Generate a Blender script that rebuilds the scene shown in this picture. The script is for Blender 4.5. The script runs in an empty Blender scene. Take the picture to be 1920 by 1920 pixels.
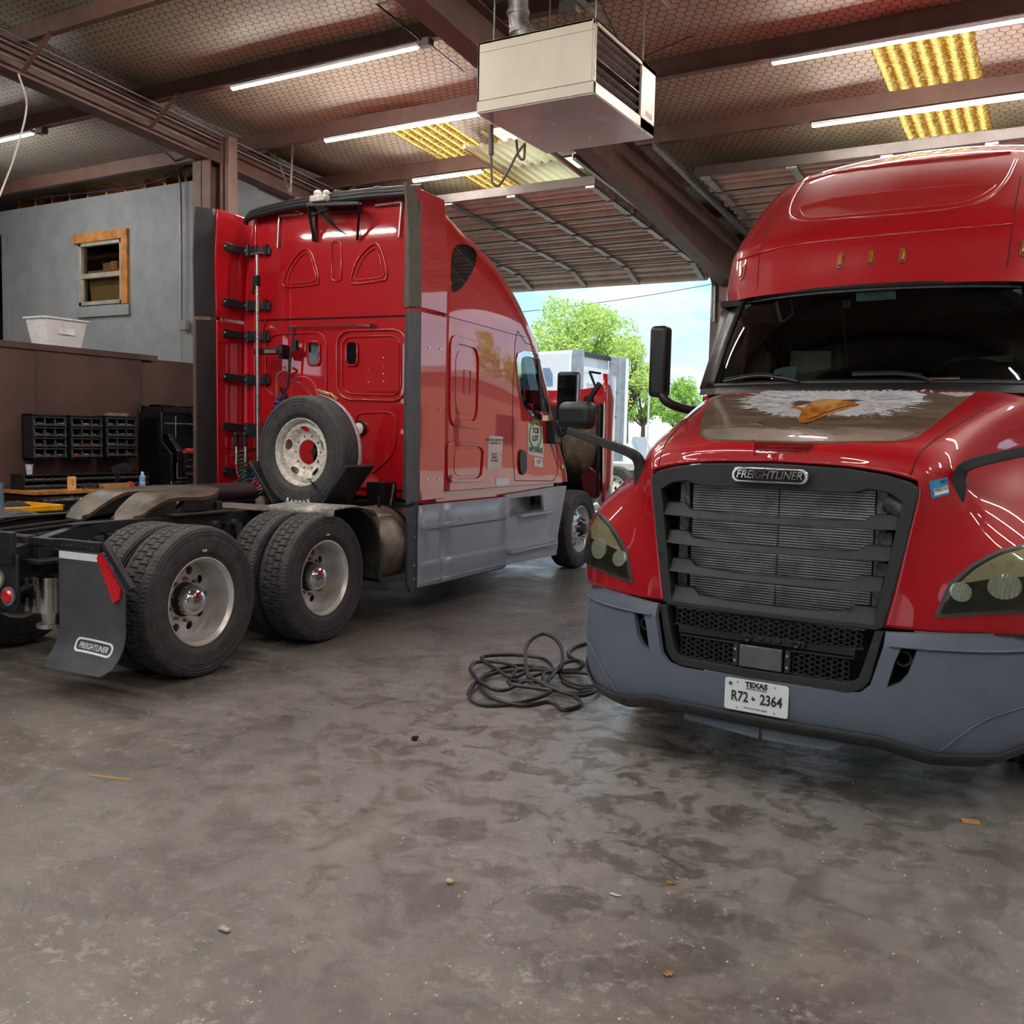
import bpy, bmesh, math, random
from math import sin, cos, pi, radians, sqrt, atan2
from mathutils import Vector as V, Matrix, Euler, noise, geometry
from mathutils.bvhtree import BVHTree
R = random.Random(7)
SC = bpy.context.scene
COL = SC.collection
# ------------------------------------------------------------------ camera
CAM = V((0, 0, 1.656)); FPX = 1805.74; YAW, PIT, ROL = .526, .07774, .02342
_c, _s = cos(YAW), sin(YAW)
CF = V((-_s*cos(PIT), _c*cos(PIT), -sin(PIT))); _r0 = V((_c, _s, 0)); _u0 = _r0.cross(CF)
CR = cos(ROL)*_r0 + sin(ROL)*_u0; CU = -sin(ROL)*_r0 + cos(ROL)*_u0
cd = bpy.data.cameras.new('camera'); cam = bpy.data.objects.new('camera', cd); COL.objects.link(cam)
cam.matrix_world = Matrix((( CR.x, CU.x, -CF.x, CAM.x), (CR.y, CU.y, -CF.y, CAM.y), (CR.z, CU.z, -CF.z, CAM.z), (0, 0, 0, 1)))
cd.sensor_width = 36; cd.lens = FPX/1920*36; cd.clip_end = 500; cd.clip_start = .05
SC.camera = cam
SC.view_settings.view_transform = 'Standard'; SC.view_settings.look = 'None'
SC.view_settings.gamma = 1; SC.view_settings.use_curve_mapping = False
# ------------------------------------------------------------------ local frames (measured surfaces)
class Frame:
    def __init__(s, ox, oy, a): s.o = V((ox, oy, 0)); s.a = a
    def tow(s, p): return V((s.o.x+cos(s.a)*p[0]-sin(s.a)*p[1], s.o.y+sin(s.a)*p[0]+cos(s.a)*p[1], p[2]))
    def d(s, v): return V((cos(s.a)*v.x+sin(s.a)*v.y, -sin(s.a)*v.x+cos(s.a)*v.y, v.z))
    def ray(s, px, py): return s.d(CAM-s.o), s.d(CF + CR*((px-960)/FPX) - CU*((py-960)/FPX))
    def on(s, ax, val, px, py):      # point of a measured flat surface
        o, d = s.ray(px, py); t = (val-o[ax])/d[ax]; return o+d*t
FG = Frame(0, 0, 0); FA = Frame(-6.15437, 4.40656, .05927); FB = Frame(-1.21686, 4.42607, -.05273)
# ------------------------------------------------------------------ mesh building
def cr(pts, n, closed=False):
    """Catmull-Rom through pts, n samples per span"""
    P = [V(p) for p in pts]; m = len(P); out = []
    rng = m if closed else m-1
    for i in range(rng):
        p1, p2 = P[i], P[(i+1) % m]
        p0 = P[i-1] if (closed or i) else p1*2-p2
        p3 = P[(i+2) % m] if (closed or i+2 < m) else p2*2-p1
        for k in range(n):
            t = k/n; out.append(.5*((2*p1)+(p2-p0)*t+(2*p0-5*p1+4*p2-p3)*t*t+(3*p1-p0-3*p2+p3)*t**3))
    if not closed: out.append(P[-1].copy())
    return out
class MB:
    def __init__(s): s.v = []; s.f = []
    def add(s, vs, fs):
        b = len(s.v); s.v += [V(p) for p in vs]; s.f += [tuple(b+i for i in f) for f in fs]; return s
    def box(s, c, d, r=(0, 0, 0), bev=0):
        M = Euler(r).to_matrix(); x, y, z = d[0]/2, d[1]/2, d[2]/2; c = V(c)
        vs = [c+M @ V((a*x, b*y, e*z)) for e in (-1, 1) for b in (-1, 1) for a in (-1, 1)]
        return s.add(vs, [(0, 2, 3, 1), (4, 5, 7, 6), (0, 1, 5, 4), (2, 6, 7, 3), (0, 4, 6, 2), (1, 3, 7, 5)])
    def bx(s, a, b):
        return s.box([(a[i]+b[i])/2 for i in range(3)], [abs(a[i]-b[i]) for i in range(3)])
    def bar(s, p, q, w, h, up=(0, 0, 1)):
        p, q = V(p), V(q); d = (q-p).normalized(); u = V(up)
        x = d.cross(u).normalized(); u = x.cross(d)
        vs = [e+x*a*w/2+u*b*h/2 for e in (p, q) for a, b in ((-1, -1), (1, -1), (1, 1), (-1, 1))]
        return s.add(vs, [(0, 1, 2, 3), (7, 6, 5, 4), (0, 4, 5, 1), (1, 5, 6, 2), (2, 6, 7, 3), (3, 7, 4, 0)])
    def cyl(s, p, q, r, r2=None, n=20, cap=True):
        r2 = r if r2 is None else r2; p, q = V(p), V(q); d = (q-p).normalized()
        x = d.orthogonal().normalized(); y = d.cross(x); vs = []
        for e, rr in ((p, r), (q, r2)):
            vs += [e+(x*cos(2*pi*i/n)+y*sin(2*pi*i/n))*rr for i in range(n)]
        fs = [(i, (i+1) % n, n+(i+1) % n, n+i) for i in range(n)]
        if cap: fs += [tuple(range(n-1, -1, -1)), tuple(range(n, 2*n))]
        return s.add(vs, fs)
    def tube(s, pts, r, n=8, closed=False):
        P = [V(p) for p in pts]; m = len(P); vs = []; N = None
        for i in range(m):
            a = P[i-1] if (i or closed) else P[i]; b = P[(i+1) % m] if (i+1 < m or closed) else P[i]
            d = (b-a).normalized()
            N = d.orthogonal().normalized() if N is None else (N-d*N.dot(d)).normalized()
            B = d.cross(N); vs += [P[i]+(N*cos(2*pi*k/n)+B*sin(2*pi*k/n))*r for k in range(n)]
        fs = []
        for i in range(m if closed else m-1):
            j = (i+1) % m
            fs += [(i*n+k, i*n+(k+1) % n, j*n+(k+1) % n, j*n+k) for k in range(n)]
        if not closed: fs += [tuple(range(n-1, -1, -1)), tuple((m-1)*n+k for k in range(n))]
        return s.add(vs, fs)
    def lathe(s, prof, c=(0, 0, 0), ax=0, n=48, closed=False):
        """prof: (offset along axis, radius)"""
        c = V(c); vs = []; m = len(prof)
        for i in range(n):
            a = 2*pi*i/n
            for t, r in prof:
                p = (t, r*cos(a), r*sin(a)); vs.append(c+V(p[-ax:]+p[:-ax] if ax else p))
        fs = []
        for i in range(n):
            j = (i+1) % n
            for k in range(m if closed else m-1):
                l = (k+1) % m; fs.append((i*m+k, i*m+l, j*m+l, j*m+k))
        return s.add(vs, fs)
    def prism(s, poly, vec):
        P = [V(p) for p in poly]; n = len(P); vec = V(vec)
        return s.add(P+[p+vec for p in P], [tuple(range(n-1, -1, -1)), tuple(range(n, 2*n))]+[(i, (i+1) % n, n+(i+1) % n, n+i) for i in range(n)])
    def grid(s, rows, closed=False):
        m = len(rows[0]); vs = [p for r in rows for p in r]; fs = []
        for i in range(len(rows)-1):
            for k in range(m if closed else m-1):
                l = (k+1) % m; fs.append((i*m+k, i*m+l, (i+1)*m+l, (i+1)*m+k))
        return s.add(vs, fs)
    def sphere(s, c, r, n=16, m=10, sc=(1, 1, 1)):
        c = V(c); rows = []
        for j in range(m+1):
            t = pi*j/m; rows.append([c+V((sin(t)*cos(2*pi*i/n)*sc[0], sin(t)*sin(2*pi*i/n)*sc[1], cos(t)*sc[2]))*r for i in range(n)])
        return s.grid(rows, True)
    def mirror(s):
        n = len(s.v); s.v += [V((-p.x, p.y, p.z)) for p in s.v]; s.f += [tuple(n+i for i in f[::-1]) for f in s.f[:]]; return s
    def xf(s, M): s.v = [M @ p for p in s.v]; return s
    def bvh(s): return BVHTree.FromPolygons([tuple(p) for p in s.v], s.f)
def inpoly(x, y, P):
    c = False; j = len(P)-1
    for i in range(len(P)):
        if (P[i][1] > y) != (P[j][1] > y) and x < (P[j][0]-P[i][0])*(y-P[i][1])/(P[j][1]-P[i][1])+P[i][0]: c = not c
        j = i
    return c
def dens(P, sp):
    out = []
    for i in range(len(P)):
        a, b = V(P[i][:2]), V(P[(i+1) % len(P)][:2]); n = max(1, int((b-a).length/sp))
        out += [tuple(a+(b-a)*k/n) for k in range(n)]
    return out
def tri2d(outer, holes=(), sp=.1):
    """triangulated region of the plane: list of 2D points, list of faces"""
    loops = [dens(outer, sp)]+[dens(h, sp) for h in holes]
    pts = []; edges = []
    for L in loops:
        b = len(pts); pts += [V(p) for p in L]; edges += [(b+i, b+(i+1) % len(L)) for i in range(len(L))]
    xs = [p[0] for p in outer]; ys = [p[1] for p in outer]
    x = min(xs)+sp/2; row = 0
    allp = [V(p) for p in pts]
    while x < max(xs):
        y = min(ys)+sp/2*(1 if row % 2 else .5)
        while y < max(ys):
            if inpoly(x, y, loops[0]) and not any(inpoly(x, y, h) for h in loops[1:]):
                if min((q-V((x, y))).length_squared for q in allp) > (sp*.45)**2: pts.append(V((x, y)))
            y += sp
        x += sp; row += 1
    vs, _, fs, _, _, _ = geometry.delaunay_2d_cdt(pts, edges, [], 0, 1e-7)
    keep = []
    for f in fs:
        cx = sum(vs[i].x for i in f)/len(f); cy = sum(vs[i].y for i in f)/len(f)
        if inpoly(cx, cy, loops[0]) and not any(inpoly(cx, cy, h) for h in loops[1:]): keep.append(tuple(f))
    return vs, keep, loops
def rrect(x0, y0, x1, y1, r, n=5):
    out = []
    for cx, cy, a in ((x1-r, y1-r, 0), (x0+r, y1-r, 90), (x0+r, y0+r, 180), (x1-r, y0+r, 270)):
        out += [(cx+r*cos(radians(a+90*k/n)), cy+r*sin(radians(a+90*k/n))) for k in range(n+1)]
    return out
def smooth2(P, n=4): return [(p.x, p.y) for p in cr([(a[0], a[1], 0) for a in P], n, True)]
def sheet(mb, vs, fs, fn, th, loops=None):
    """map 2D triangulation through fn -> (point, normal); gives thickness th behind"""
    A = []; B = []; ok = []
    for p in vs:
        r = fn(p[0], p[1])
        if r is None: A.append(V()); B.append(V()); ok.append(False); continue
        A.append(r[0]); B.append(r[0]-r[1]*th); ok.append(True)
    F = [f for f in fs if all(ok[i] for i in f)]
    # orient by the surface normal
    n = len(A); out = []; ed = {}
    for f in F:
        r = fn(vs[f[0]][0], vs[f[0]][1]); nn = (A[f[1]]-A[f[0]]).cross(A[f[2]]-A[f[0]])
        g = f if nn.dot(r[1]) >= 0 else f[::-1]; out.append(g)
        for i in range(len(g)):
            e = (g[i], g[(i+1) % len(g)]); ed[e] = 1
    back = [tuple(n+i for i in f[::-1]) for f in out]
    rim = [(b, a, n+a, n+b) for a, b in ed if (b, a) not in ed]
    mb.add(A+B, out+back+rim); return mb
def patch(fr, bvh, poly, off=.004, th=.01, sp=6, holes=(), sm=0):
    """shape lying on the surface bvh (poly in photograph coordinates as measured)"""
    if sm: poly = smooth2(poly, sm); holes = [smooth2(h, sm) for h in holes]
    vs, fs, lp = tri2d(poly, holes, sp); cache = {}
    def fn(x, y):
        k = (x, y)
        if k not in cache:
            o, d = fr.ray(x, y); d = d.normalized(); h = bvh.ray_cast(o, d)
            if h[0] is None: cache[k] = None
            else:
                nn = h[1] if h[1].dot(d) < 0 else -h[1]; cache[k] = (h[0]+nn*off, nn)
        return cache[k]
    return sheet(MB(), vs, fs, fn, th)
def onto(fr, bvh, pts, off=0):
    out = []
    for x, y in pts:
        o, d = fr.ray(x, y); d = d.normalized(); h = bvh.ray_cast(o, d)
        if h[0] is not None:
            nn = h[1] if h[1].dot(d) < 0 else -h[1]; out.append(h[0]+nn*off)
    return out
def flat(poly, fn3, th, holes=(), sp=.2, nrm=(0, 0, 1)):
    vs, fs, lp = tri2d(poly, holes, sp); nn = V(nrm)
    return sheet(MB(), vs, fs, lambda x, y: (V(fn3(x, y)), nn), th)
def text(s, size, o, xd, yd, ext=.002, align='CENTER', shear=0, bold=0, sx=1):
    cu = bpy.data.curves.new('t', 'FONT'); cu.body = s; cu.size = size; cu.align_x = align; cu.align_y = 'CENTER'
    cu.extrude = ext; cu.shear = shear; cu.offset = bold; cu.resolution_u = 3
    ob = bpy.data.objects.new('t', cu); COL.objects.link(ob); bpy.context.view_layer.update()
    me = ob.to_mesh(); xd, yd, o = V(xd).normalized(), V(yd).normalized(), V(o); zd = xd.cross(yd)
    m = MB(); m.add([o+xd*p.co.x*sx+yd*p.co.y+zd*p.co.z for p in me.vertices], [tuple(p.vertices) for p in me.polygons])
    ob.to_mesh_clear(); bpy.data.objects.remove(ob); bpy.data.curves.remove(cu); return m
# ------------------------------------------------------------------ objects
def mk(name, mb, m, parent=None, smooth=35, bevel=0, loc=None, sub=0, label=None, bseg=2):
    me = bpy.data.meshes.new(name)
    if isinstance(mb, MB): me.from_pydata([tuple(p) for p in mb.v], [], mb.f)
    else: me = mb
    if isinstance(mb, MB): me.validate()
    if smooth and isinstance(mb, MB):
        me.shade_smooth(); me.set_sharp_from_angle(angle=radians(smooth))
    if m is not None and not me.materials: me.materials.append(m)
    ob = bpy.data.objects.new(name, me); COL.objects.link(ob)
    if parent: ob.parent = parent
    if loc: ob.location = loc
    if bevel:
        b = ob.modifiers.new('b', 'BEVEL'); b.width = bevel; b.segments = bseg; b.limit_method = 'ANGLE'; b.angle_limit = radians(40)
        b.harden_normals = False
    if sub:
        b = ob.modifiers.new('s', 'SUBSURF'); b.levels = sub; b.render_levels = sub
    if label: ob['label'] = label
    return ob
def tag(o, label, cat, group=None, kind=None):
    if label: o['label'] = label
    if cat: o['category'] = cat
    if group: o['group'] = group
    if kind: o['kind'] = kind
    return o
def thing(name, label, cat, loc=(0, 0, 0), rz=0, group=None):
    o = bpy.data.objects.new(name, None); COL.objects.link(o); o.location = loc; o.rotation_euler = (0, 0, rz)
    o.empty_display_size = .1
    return tag(o, label, cat, group)
def struct(name, mb, m, **k):
    o = mk(name, mb, m, **k)
    if not k.get('parent'): o['kind'] = 'structure'
    return o
def kids(o): return [c for c in bpy.data.objects if c.parent == o]
def copy_tree(o, parent=None, loc=None, rz=None, label=None):
    c = o.copy(); COL.objects.link(c); c.parent = parent if parent else o.parent
    if loc is not None: c.location = loc
    if rz is not None: c.rotation_euler = (0, 0, rz)
    if label: c['label'] = label
    for ch in kids(o): copy_tree(ch, c)
    return c
# ------------------------------------------------------------------ materials
def srgb(h):
    h = h.lstrip('#'); c = [int(h[i:i+2], 16)/255 for i in (0, 2, 4)]
    return tuple(x/12.92 if x <= .04045 else ((x+.055)/1.055)**2.4 for x in c)+(1,)
class NT:
    def __init__(s, name):
        s.m = bpy.data.materials.new(name); s.m.use_nodes = True; s.t = s.m.node_tree; s.t.nodes.clear()
        s.out = s.n('ShaderNodeOutputMaterial')
    def n(s, ty, **k):
        x = s.t.nodes.new(ty)
        for a, b in k.items(): setattr(x, a, b)
        return x
    def l(s, a, b): s.t.links.new(a, b)
    def co(s, kind='Object'): return s.n('ShaderNodeTexCoord').outputs[kind]
    def noise(s, vec, scale, detail=4, rough=.6, dist=0):
        x = s.n('ShaderNodeTexNoise'); s.l(vec, x.inputs['Vector']); x.inputs['Scale'].default_value = scale
        x.inputs['Detail'].default_value = detail; x.inputs['Roughness'].default_value = rough; x.inputs['Distortion'].default_value = dist
        return x.outputs['Fac']
    def ramp(s, fac, stops, interp='LINEAR'):
        x = s.n('ShaderNodeValToRGB'); s.l(fac, x.inputs[0]); e = x.color_ramp.elements; x.color_ramp.interpolation = interp
        while len(e) < len(stops): e.new(.5)
        for i, (p, c) in enumerate(stops):
            e[i].position = p; e[i].color = c if isinstance(c, tuple) else (srgb(c) if isinstance(c, str) else (c, c, c, 1))
        return x.outputs[0]
    def mix(s, fac, a, b, mode='MIX'):
        x = s.n('ShaderNodeMix', data_type='RGBA', blend_type=mode)
        for sock, v in ((x.inputs[0], fac), (x.inputs[6], a), (x.inputs[7], b)):
            if isinstance(v, (int, float)): sock.default_value = v
            elif isinstance(v, tuple): sock.default_value = v
            elif isinstance(v, str): sock.default_value = srgb(v)
            else: s.l(v, sock)
        return x.outputs[2]
    def math(s, op, a, b=0, c=0):
        x = s.n('ShaderNodeMath', operation=op)
        for i, v in enumerate((a, b, c)):
            if isinstance(v, (int, float)): x.inputs[i].default_value = v
            else: s.l(v, x.inputs[i])
        return x.outputs[0]
    def bump(s, h, st, dist=.01, nrm=None):
        x = s.n('ShaderNodeBump'); s.l(h, x.inputs['Height']); x.inputs['Strength'].default_value = st; x.inputs['Distance'].default_value = dist
        if nrm: s.l(nrm, x.inputs['Normal'])
        return x.outputs[0]
    def bsdf(s, col, rough=.5, metal=0, coat=0, spec=.5, nrm=None, **k):
        x = s.n('ShaderNodeBsdfPrincipled')
        for nm, v in [('Base Color', col), ('Roughness', rough), ('Metallic', metal), ('Coat Weight', coat), ('Specular IOR Level', spec), ('Normal', nrm)]+list(k.items()):
            if v is None: continue
            nm = nm.replace('_', ' '); sk = x.inputs[nm]
            if isinstance(v, str): sk.default_value = srgb(v)
            elif isinstance(v, (int, float, tuple)): sk.default_value = v
            else: s.l(v, sk)
        x.inputs['Coat Roughness'].default_value = .03
        s.l(x.outputs[0], s.out.inputs[0]); return x
def M(name, col, rough=.5, metal=0, coat=0, var=.12, vs=6, bump=0, bs=60, col2=None, spec=.5, **k):
    t = NT(name); co = t.co(); f = t.noise(co, vs, 5, .65)
    c = srgb(col) if isinstance(col, str) else col
    d = srgb(col2) if col2 else tuple(x*(1-var*2.2) for x in c[:3])+(1,)
    cc = t.ramp(f, [(.35, d), (.62, c)])
    r = t.ramp(t.noise(co, vs*2.3, 3), [(.3, max(0, rough-.06)), (.7, min(1, rough+.06))])
    nr = t.bump(t.noise(co, bs, 4), bump, .004) if bump else None
    t.bsdf(cc, r, metal, coat, spec, nr, **k); return t.m
def paint(name, col, ior=1.6):
    t = NT(name); co = t.co(); b = t.bsdf(col, .45, 0, 1, .2, Coat_IOR=ior); return t.m
RED = paint('red_paint', '#a30216', 1.55); REDA = paint('red_paint_gloss', '#ac0011', 2.0)
CHAR = M('charcoal_plastic', '#26282c', .6, var=.06, vs=9, bump=.08, bs=300)
GREYP = M('grey_bumper_plastic', '#5c6675', .5, var=.06, vs=5, bump=.05, bs=400)
BLACK = M('black_plastic', '#15161a', .42, var=.1)
MATTE = M('matte_black', '#0c0c0d', .8, var=.1)
RUBBER = M('tyre_rubber', '#3b3b3c', .68, var=.14, vs=14, bump=.15, bs=120, col2='#2a2929')
FLAP = M('flap_rubber', '#4b4e55', .5, var=.15, vs=5, bump=.1, bs=80)
DIRTY = M('greasy_steel', '#2e2c29', .62, .25, var=.3, vs=11, bump=.5, bs=50, col2='#151618')
FRAMEM = M('chassis_black', '#24262c', .5, .1, var=.3, vs=8, bump=.3, bs=60, col2='#111216')
CHROME = M('chrome', '#d8dadd', .08, 1, var=.03)
ALU = M('aluminium', '#c3c3c0', .3, 1, var=.1, vs=5, bump=.06, bs=90)
ALUD = M('weathered_aluminium', '#9d958a', .48, .8, var=.18, vs=6, bump=.15, bs=70, col2='#7a6f60')
WHITEP = M('white_wheel_paint', '#d3d4d0', .45, 0, var=.08, vs=20, col2='#b3aa9c')
SKIRT = M('grey_skirt_plastic', '#8e99a6', .33, .05, var=.03, vs=2, col2='#848f9c')
BROWN = M('brown_steel_paint', '#6a4e45', .5, .05, var=.12, vs=4, bump=.1, bs=40)
GALV = M('galvanised_steel', '#a9a9a4', .42, .75, var=.2, vs=18)
AMBER = M('amber_lens', '#c9660e', .15, 0, 1, .1, 30, Transmission_Weight=.25)
REDL = M('red_lens', '#e01020', .2, 0, 1, .2, 60)
WHITE = M('white_print', '#e9edf0', .45, var=.03)
# ================================================================== BUILDING
def roofz(y): return 6.06-.083*y
def purz(y): return 5.856-.083*y
# --- materials
def concrete():
    t = NT('stained_concrete'); co = t.co()
    big = t.noise(co, .55, 5, .6, .4); mid = t.noise(co, 2.6, 6, .7, .6); fine = t.noise(co, 26, 5, .75)
    c = t.ramp(mid, [(.28, '#5d5852'), (.5, '#766f69'), (.72, '#8b847c')])
    c = t.mix(t.ramp(big, [(.34, .6), (.56, 0)]), c, '#4a4642', 'MIX')
    # worn pale flecks
    fl = t.math('MULTIPLY', t.ramp(t.noise(co, 13, 9, .8, .3), [(.55, 0), (.58, 1)]), t.ramp(t.noise(co, 1.0, 3, .6), [(.42, .0), (.60, .7)]))
    c = t.mix(fl, c, '#aca7a0')
    c = t.mix(t.ramp(t.noise(co, 1.7, 7, .75, 1.2), [(.62, 0), (.72, .55)]), c, '#2e2b2a')
    c = t.mix(.4, c, t.ramp(fine, [(.3, .02), (.7, .36)]), 'OVERLAY')
    sp = t.noise(co, 130, 2, .5); c = t.mix(t.ramp(sp, [(.74, 0), (.78, .7)]), c, '#c9c4ba')
    # long tyre and brush marks
    mp = t.n('ShaderNodeMapping'); t.l(co, mp.inputs[0]); mp.inputs['Rotation'].default_value = (0, 0, .45); mp.inputs['Scale'].default_value = (.6, 9, 1)
    c = t.mix(t.ramp(t.noise(mp.outputs[0], 1.6, 5, .7), [(.5, 0), (.75, .35)]), c, '#3c3835')
    ds = t.n('ShaderNodeVectorMath', operation='DISTANCE'); t.l(co, ds.inputs[0]); ds.inputs[1].default_value = (-2.2, 4.7, 0)
    wet_sheen = t.math('MULTIPLY', t.ramp(t.math('MULTIPLY', ds.outputs['Value'], .25), [(.15, 1), (.75, 0)]), t.ramp(t.noise(co, 4.5, 8, .75, .6), [(.44, 0), (.52, 1)]))
    c = t.mix(t.math('MULTIPLY', wet_sheen, .5), c, '#b4b2b0')  # wet patch also paled, its sky sheen put into the colour
    r = t.ramp(t.noise(co, 1.3, 6, .7, .8), [(.3, .2), (.62, .46)])
    r = t.math('SUBTRACT', r, t.math('MULTIPLY', wet_sheen, .24))
    nr = t.bump(t.noise(co, 9, 8, .75), .35, .012)
    t.bsdf(c, r, 0, 0, .75, nr); return t.m
def hexnet(name, a, b, wire, sc):
    t = NT(name); co = t.co(); vm = lambda op, x, y=None: _vm(t, op, x, y)
    mp = t.n('ShaderNodeMapping'); t.l(co, mp.inputs[0]); mp.inputs['Scale'].default_value = (sc, sc, 0); 
    wob = t.n('ShaderNodeMix', data_type='VECTOR')
    p = vm('ABSOLUTE', vm('ADD', mp.outputs[0], (400, 692.8, 0)))
    r = (1, 1.7320508, 1); h = (.5, .8660254, 0)
    A = vm('SUBTRACT', vm('MODULO', p, r), h); B = vm('SUBTRACT', vm('MODULO', vm('ADD', p, h), r), h)
    la = t.n('ShaderNodeVectorMath', operation='LENGTH'); t.l(vm('MULTIPLY', A, (1, 1, 0)), la.inputs[0])
    lb = t.n('ShaderNodeVectorMath', operation='LENGTH'); t.l(vm('MULTIPLY', B, (1, 1, 0)), lb.inputs[0])
    lt = t.math('LESS_THAN', la.outputs['Value'], lb.outputs['Value'])
    g = t.n('ShaderNodeMix', data_type='VECTOR'); t.l(lt, g.inputs[0]); t.l(B, g.inputs[4]); t.l(A, g.inputs[5])
    ab = vm('ABSOLUTE', g.outputs[1]); sp = t.n('ShaderNodeSeparateXYZ'); t.l(ab, sp.inputs[0])
    d = t.math('MAXIMUM', sp.outputs[0], t.math('ADD', t.math('MULTIPLY', sp.outputs[0], .5), t.math('MULTIPLY', sp.outputs[1], .8660254)))
    line = t.ramp(d, [(.445, 0), (.465, 1)])
    c = t.ramp(t.noise(co, .9, 5, .6), [(.3, a), (.7, b)])
    c = t.mix(.25, c, t.ramp(t.noise(co, 14, 4), [(.3, .1), (.7, .5)]), 'OVERLAY')
    c = t.mix(line, c, wire)
    t.bsdf(c, .55, 0, 0, .3, t.bump(t.noise(co, 3, 3), .25, .05)); return t.m
def _vm(t, op, x, y=None):
    n = t.n('ShaderNodeVectorMath', operation=op)
    for i, v in enumerate((x, y)):
        if v is None: continue
        if isinstance(v, tuple): n.inputs[i].default_value = v
        else: t.l(v, n.inputs[i])
    return n.outputs[0]
CONC = concrete()
INS = hexnet('faded_roof_insulation', '#aaa58f', '#c2bba3', '#463c33', 11)
INSW = hexnet('pale_roof_insulation', '#9c9a90', '#b9b6ab', '#4c4b48', 11)
OSB = M('grey_painted_board', '#80868a', .6, var=.05, vs=3, bump=.25, bs=45, col2='#747a7e')
PLY = M('brown_painted_plywood', '#59403a', .55, var=.08, vs=2, bump=.06, bs=30, col2='#4a342f')
WOOD = M('pine_lumber', '#b9803f', .6, var=.2, vs=7, col2='#8a5524')
METW = M('corrugated_wall_metal', '#6d6660', .5, .2, var=.1)
def wavy(name, a, b, k=.55):
    t = NT(name); co = t.co(); x = t.n('ShaderNodeSeparateXYZ'); t.l(co, x.inputs[0])
    rib = t.math('ABSOLUTE', t.math('SUBTRACT', t.math('FRACT', t.math('ADD', t.math('MULTIPLY', x.outputs[0], 8), .35)), .5))
    f = t.math('ADD', t.math('MULTIPLY', t.noise(co, 26, 6, .85), 1.0), t.math('MULTIPLY', t.math('SUBTRACT', rib, .25), k))
    c = t.ramp(f, [(.40, a), (.62, b)])
    tr = t.n('ShaderNodeBsdfTranslucent'); t.l(c, tr.inputs[0]); df = t.n('ShaderNodeBsdfDiffuse'); t.l(c, df.inputs[0])
    m = t.n('ShaderNodeMixShader'); m.inputs[0].default_value = .22; t.l(tr.outputs[0], m.inputs[1]); t.l(df.outputs[0], m.inputs[2])
    t.l(m.outputs[0], t.out.inputs[0]); return t.m
FIBRE = wavy('stained_fibreglass', '#7d4c10', '#efcf76')
FIBW = wavy('clear_fibreglass', '#f3efc6', '#fffdf0')
# --- floor
m = MB(); m.bx((-19, -12, -.2), (7, 15.3, 0)); struct('floor', m, CONC, smooth=0)
GRD = M('pale_yard_gravel', '#b9b0a2', .9, var=.12, vs=.4, bump=.3, bs=8, col2='#a2998a')
m = MB(); m.bx((-160, 15.3, -.2), (120, 260, -.02)); m.bx((-160, -140, -.2), (120, -12, -.02)); m.bx((-160, -12, -.2), (-19, 15.3, -.02)); m.bx((7, -12, -.2), (120, 15.3, -.02))
struct('ground', m, GRD, smooth=0)
# --- insulation sheets sagging between purlins, with openings for the skylight strips
PY = [-11.97+1.4945*k for k in range(16)]+[11.87, 13.3, 14.75]
PY = [y for y in PY if y < 11.2]+[11.87, 13.3, 14.75]
SKY = [(-7.28, -6.42, 9.0, 11.8), (-1.82, -.96, 9.0, 11.8), (-6.25, -5.5, 9.75, 11.3)]
def roof_sheet(name, x0, x1, mat):
    mb = MB(); vs, fs, lp = [], [], []
    xs = sorted(set([x0, x1]+[round(x0+(x1-x0)*i/24, 3) for i in range(25)]+[a for s in SKY for a in s[:2] if x0 < a < x1]))
    ys = [-12+.25*i for i in range(109)]; ys = sorted(set(ys+[9.0, 9.75, 11.3, 11.8, 15.1]))
    def z(x, y):
        p = [q for q in PY if q <= y]; n = [q for q in PY if q > y]
        if not p or not n: return roofz(y)
        t = (y-p[-1])/(n[0]-p[-1]); return roofz(y)-.045*sin(pi*t)-.008*sin(x*3.1+y)
    idx = {}
    for x in xs:
        for y in ys: idx[x, y] = len(mb.v); mb.v.append(V((x, y, z(x, y))))
    for i in range(len(xs)-1):
        for j in range(len(ys)-1):
            cx, cy = (xs[i]+xs[i+1])/2, (ys[j]+ys[j+1])/2
            if any(s[0] < cx < s[1] and s[2] < cy < s[3] for s in SKY): continue
            mb.f.append((idx[xs[i], ys[j]], idx[xs[i], ys[j+1]], idx[xs[i+1], ys[j+1]], idx[xs[i+1], ys[j]]))
    o = struct(name, mb, mat, smooth=60); s = o.modifiers.new('t', 'SOLIDIFY'); s.thickness = .03; s.offset = -1
    return o
roof_sheet('ceiling', -9.2, 6.5, INS); roof_sheet('ceiling', -19, -9.2, INSW)
# --- skylight strips: corrugated translucent sheets above the openings
def corr(x0, x1, y0, y1, zf, amp=.022, pitch=.125):
    mb = MB(); rows = []; n = int((x1-x0)/.0125)
    for i in range(n+1):
        x = x0+(x1-x0)*i/n; ph = (x/pitch) % 1; h = amp*(1 if ph < .3 else (1-(ph-.3)/.15 if ph < .45 else (0 if ph < .85 else (ph-.85)/.15)))
        rows.append([V((x, y0+(y1-y0)*k/6, zf(y0+(y1-y0)*k/6)+h*1.0)) for k in range(7)])
    return mb.grid(rows)
for i, (a, b, c, d, mt, dz) in enumerate([(-7.6, -6.2, 8.9, 11.95, FIBRE, .012), (-2.1, -.7, 8.9, 11.95, FIBRE, .012)]):
    struct('skylight', corr(a, b, c, d, lambda y: roofz(y)+dz), mt, smooth=30)
struct('skylight', corr(-6.35, -5.4, 9.6, 11.5, lambda y: roofz(y)+.012, .03), FIBW, smooth=30)  # extra strip and opening, added to let daylight onto the panel below
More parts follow.
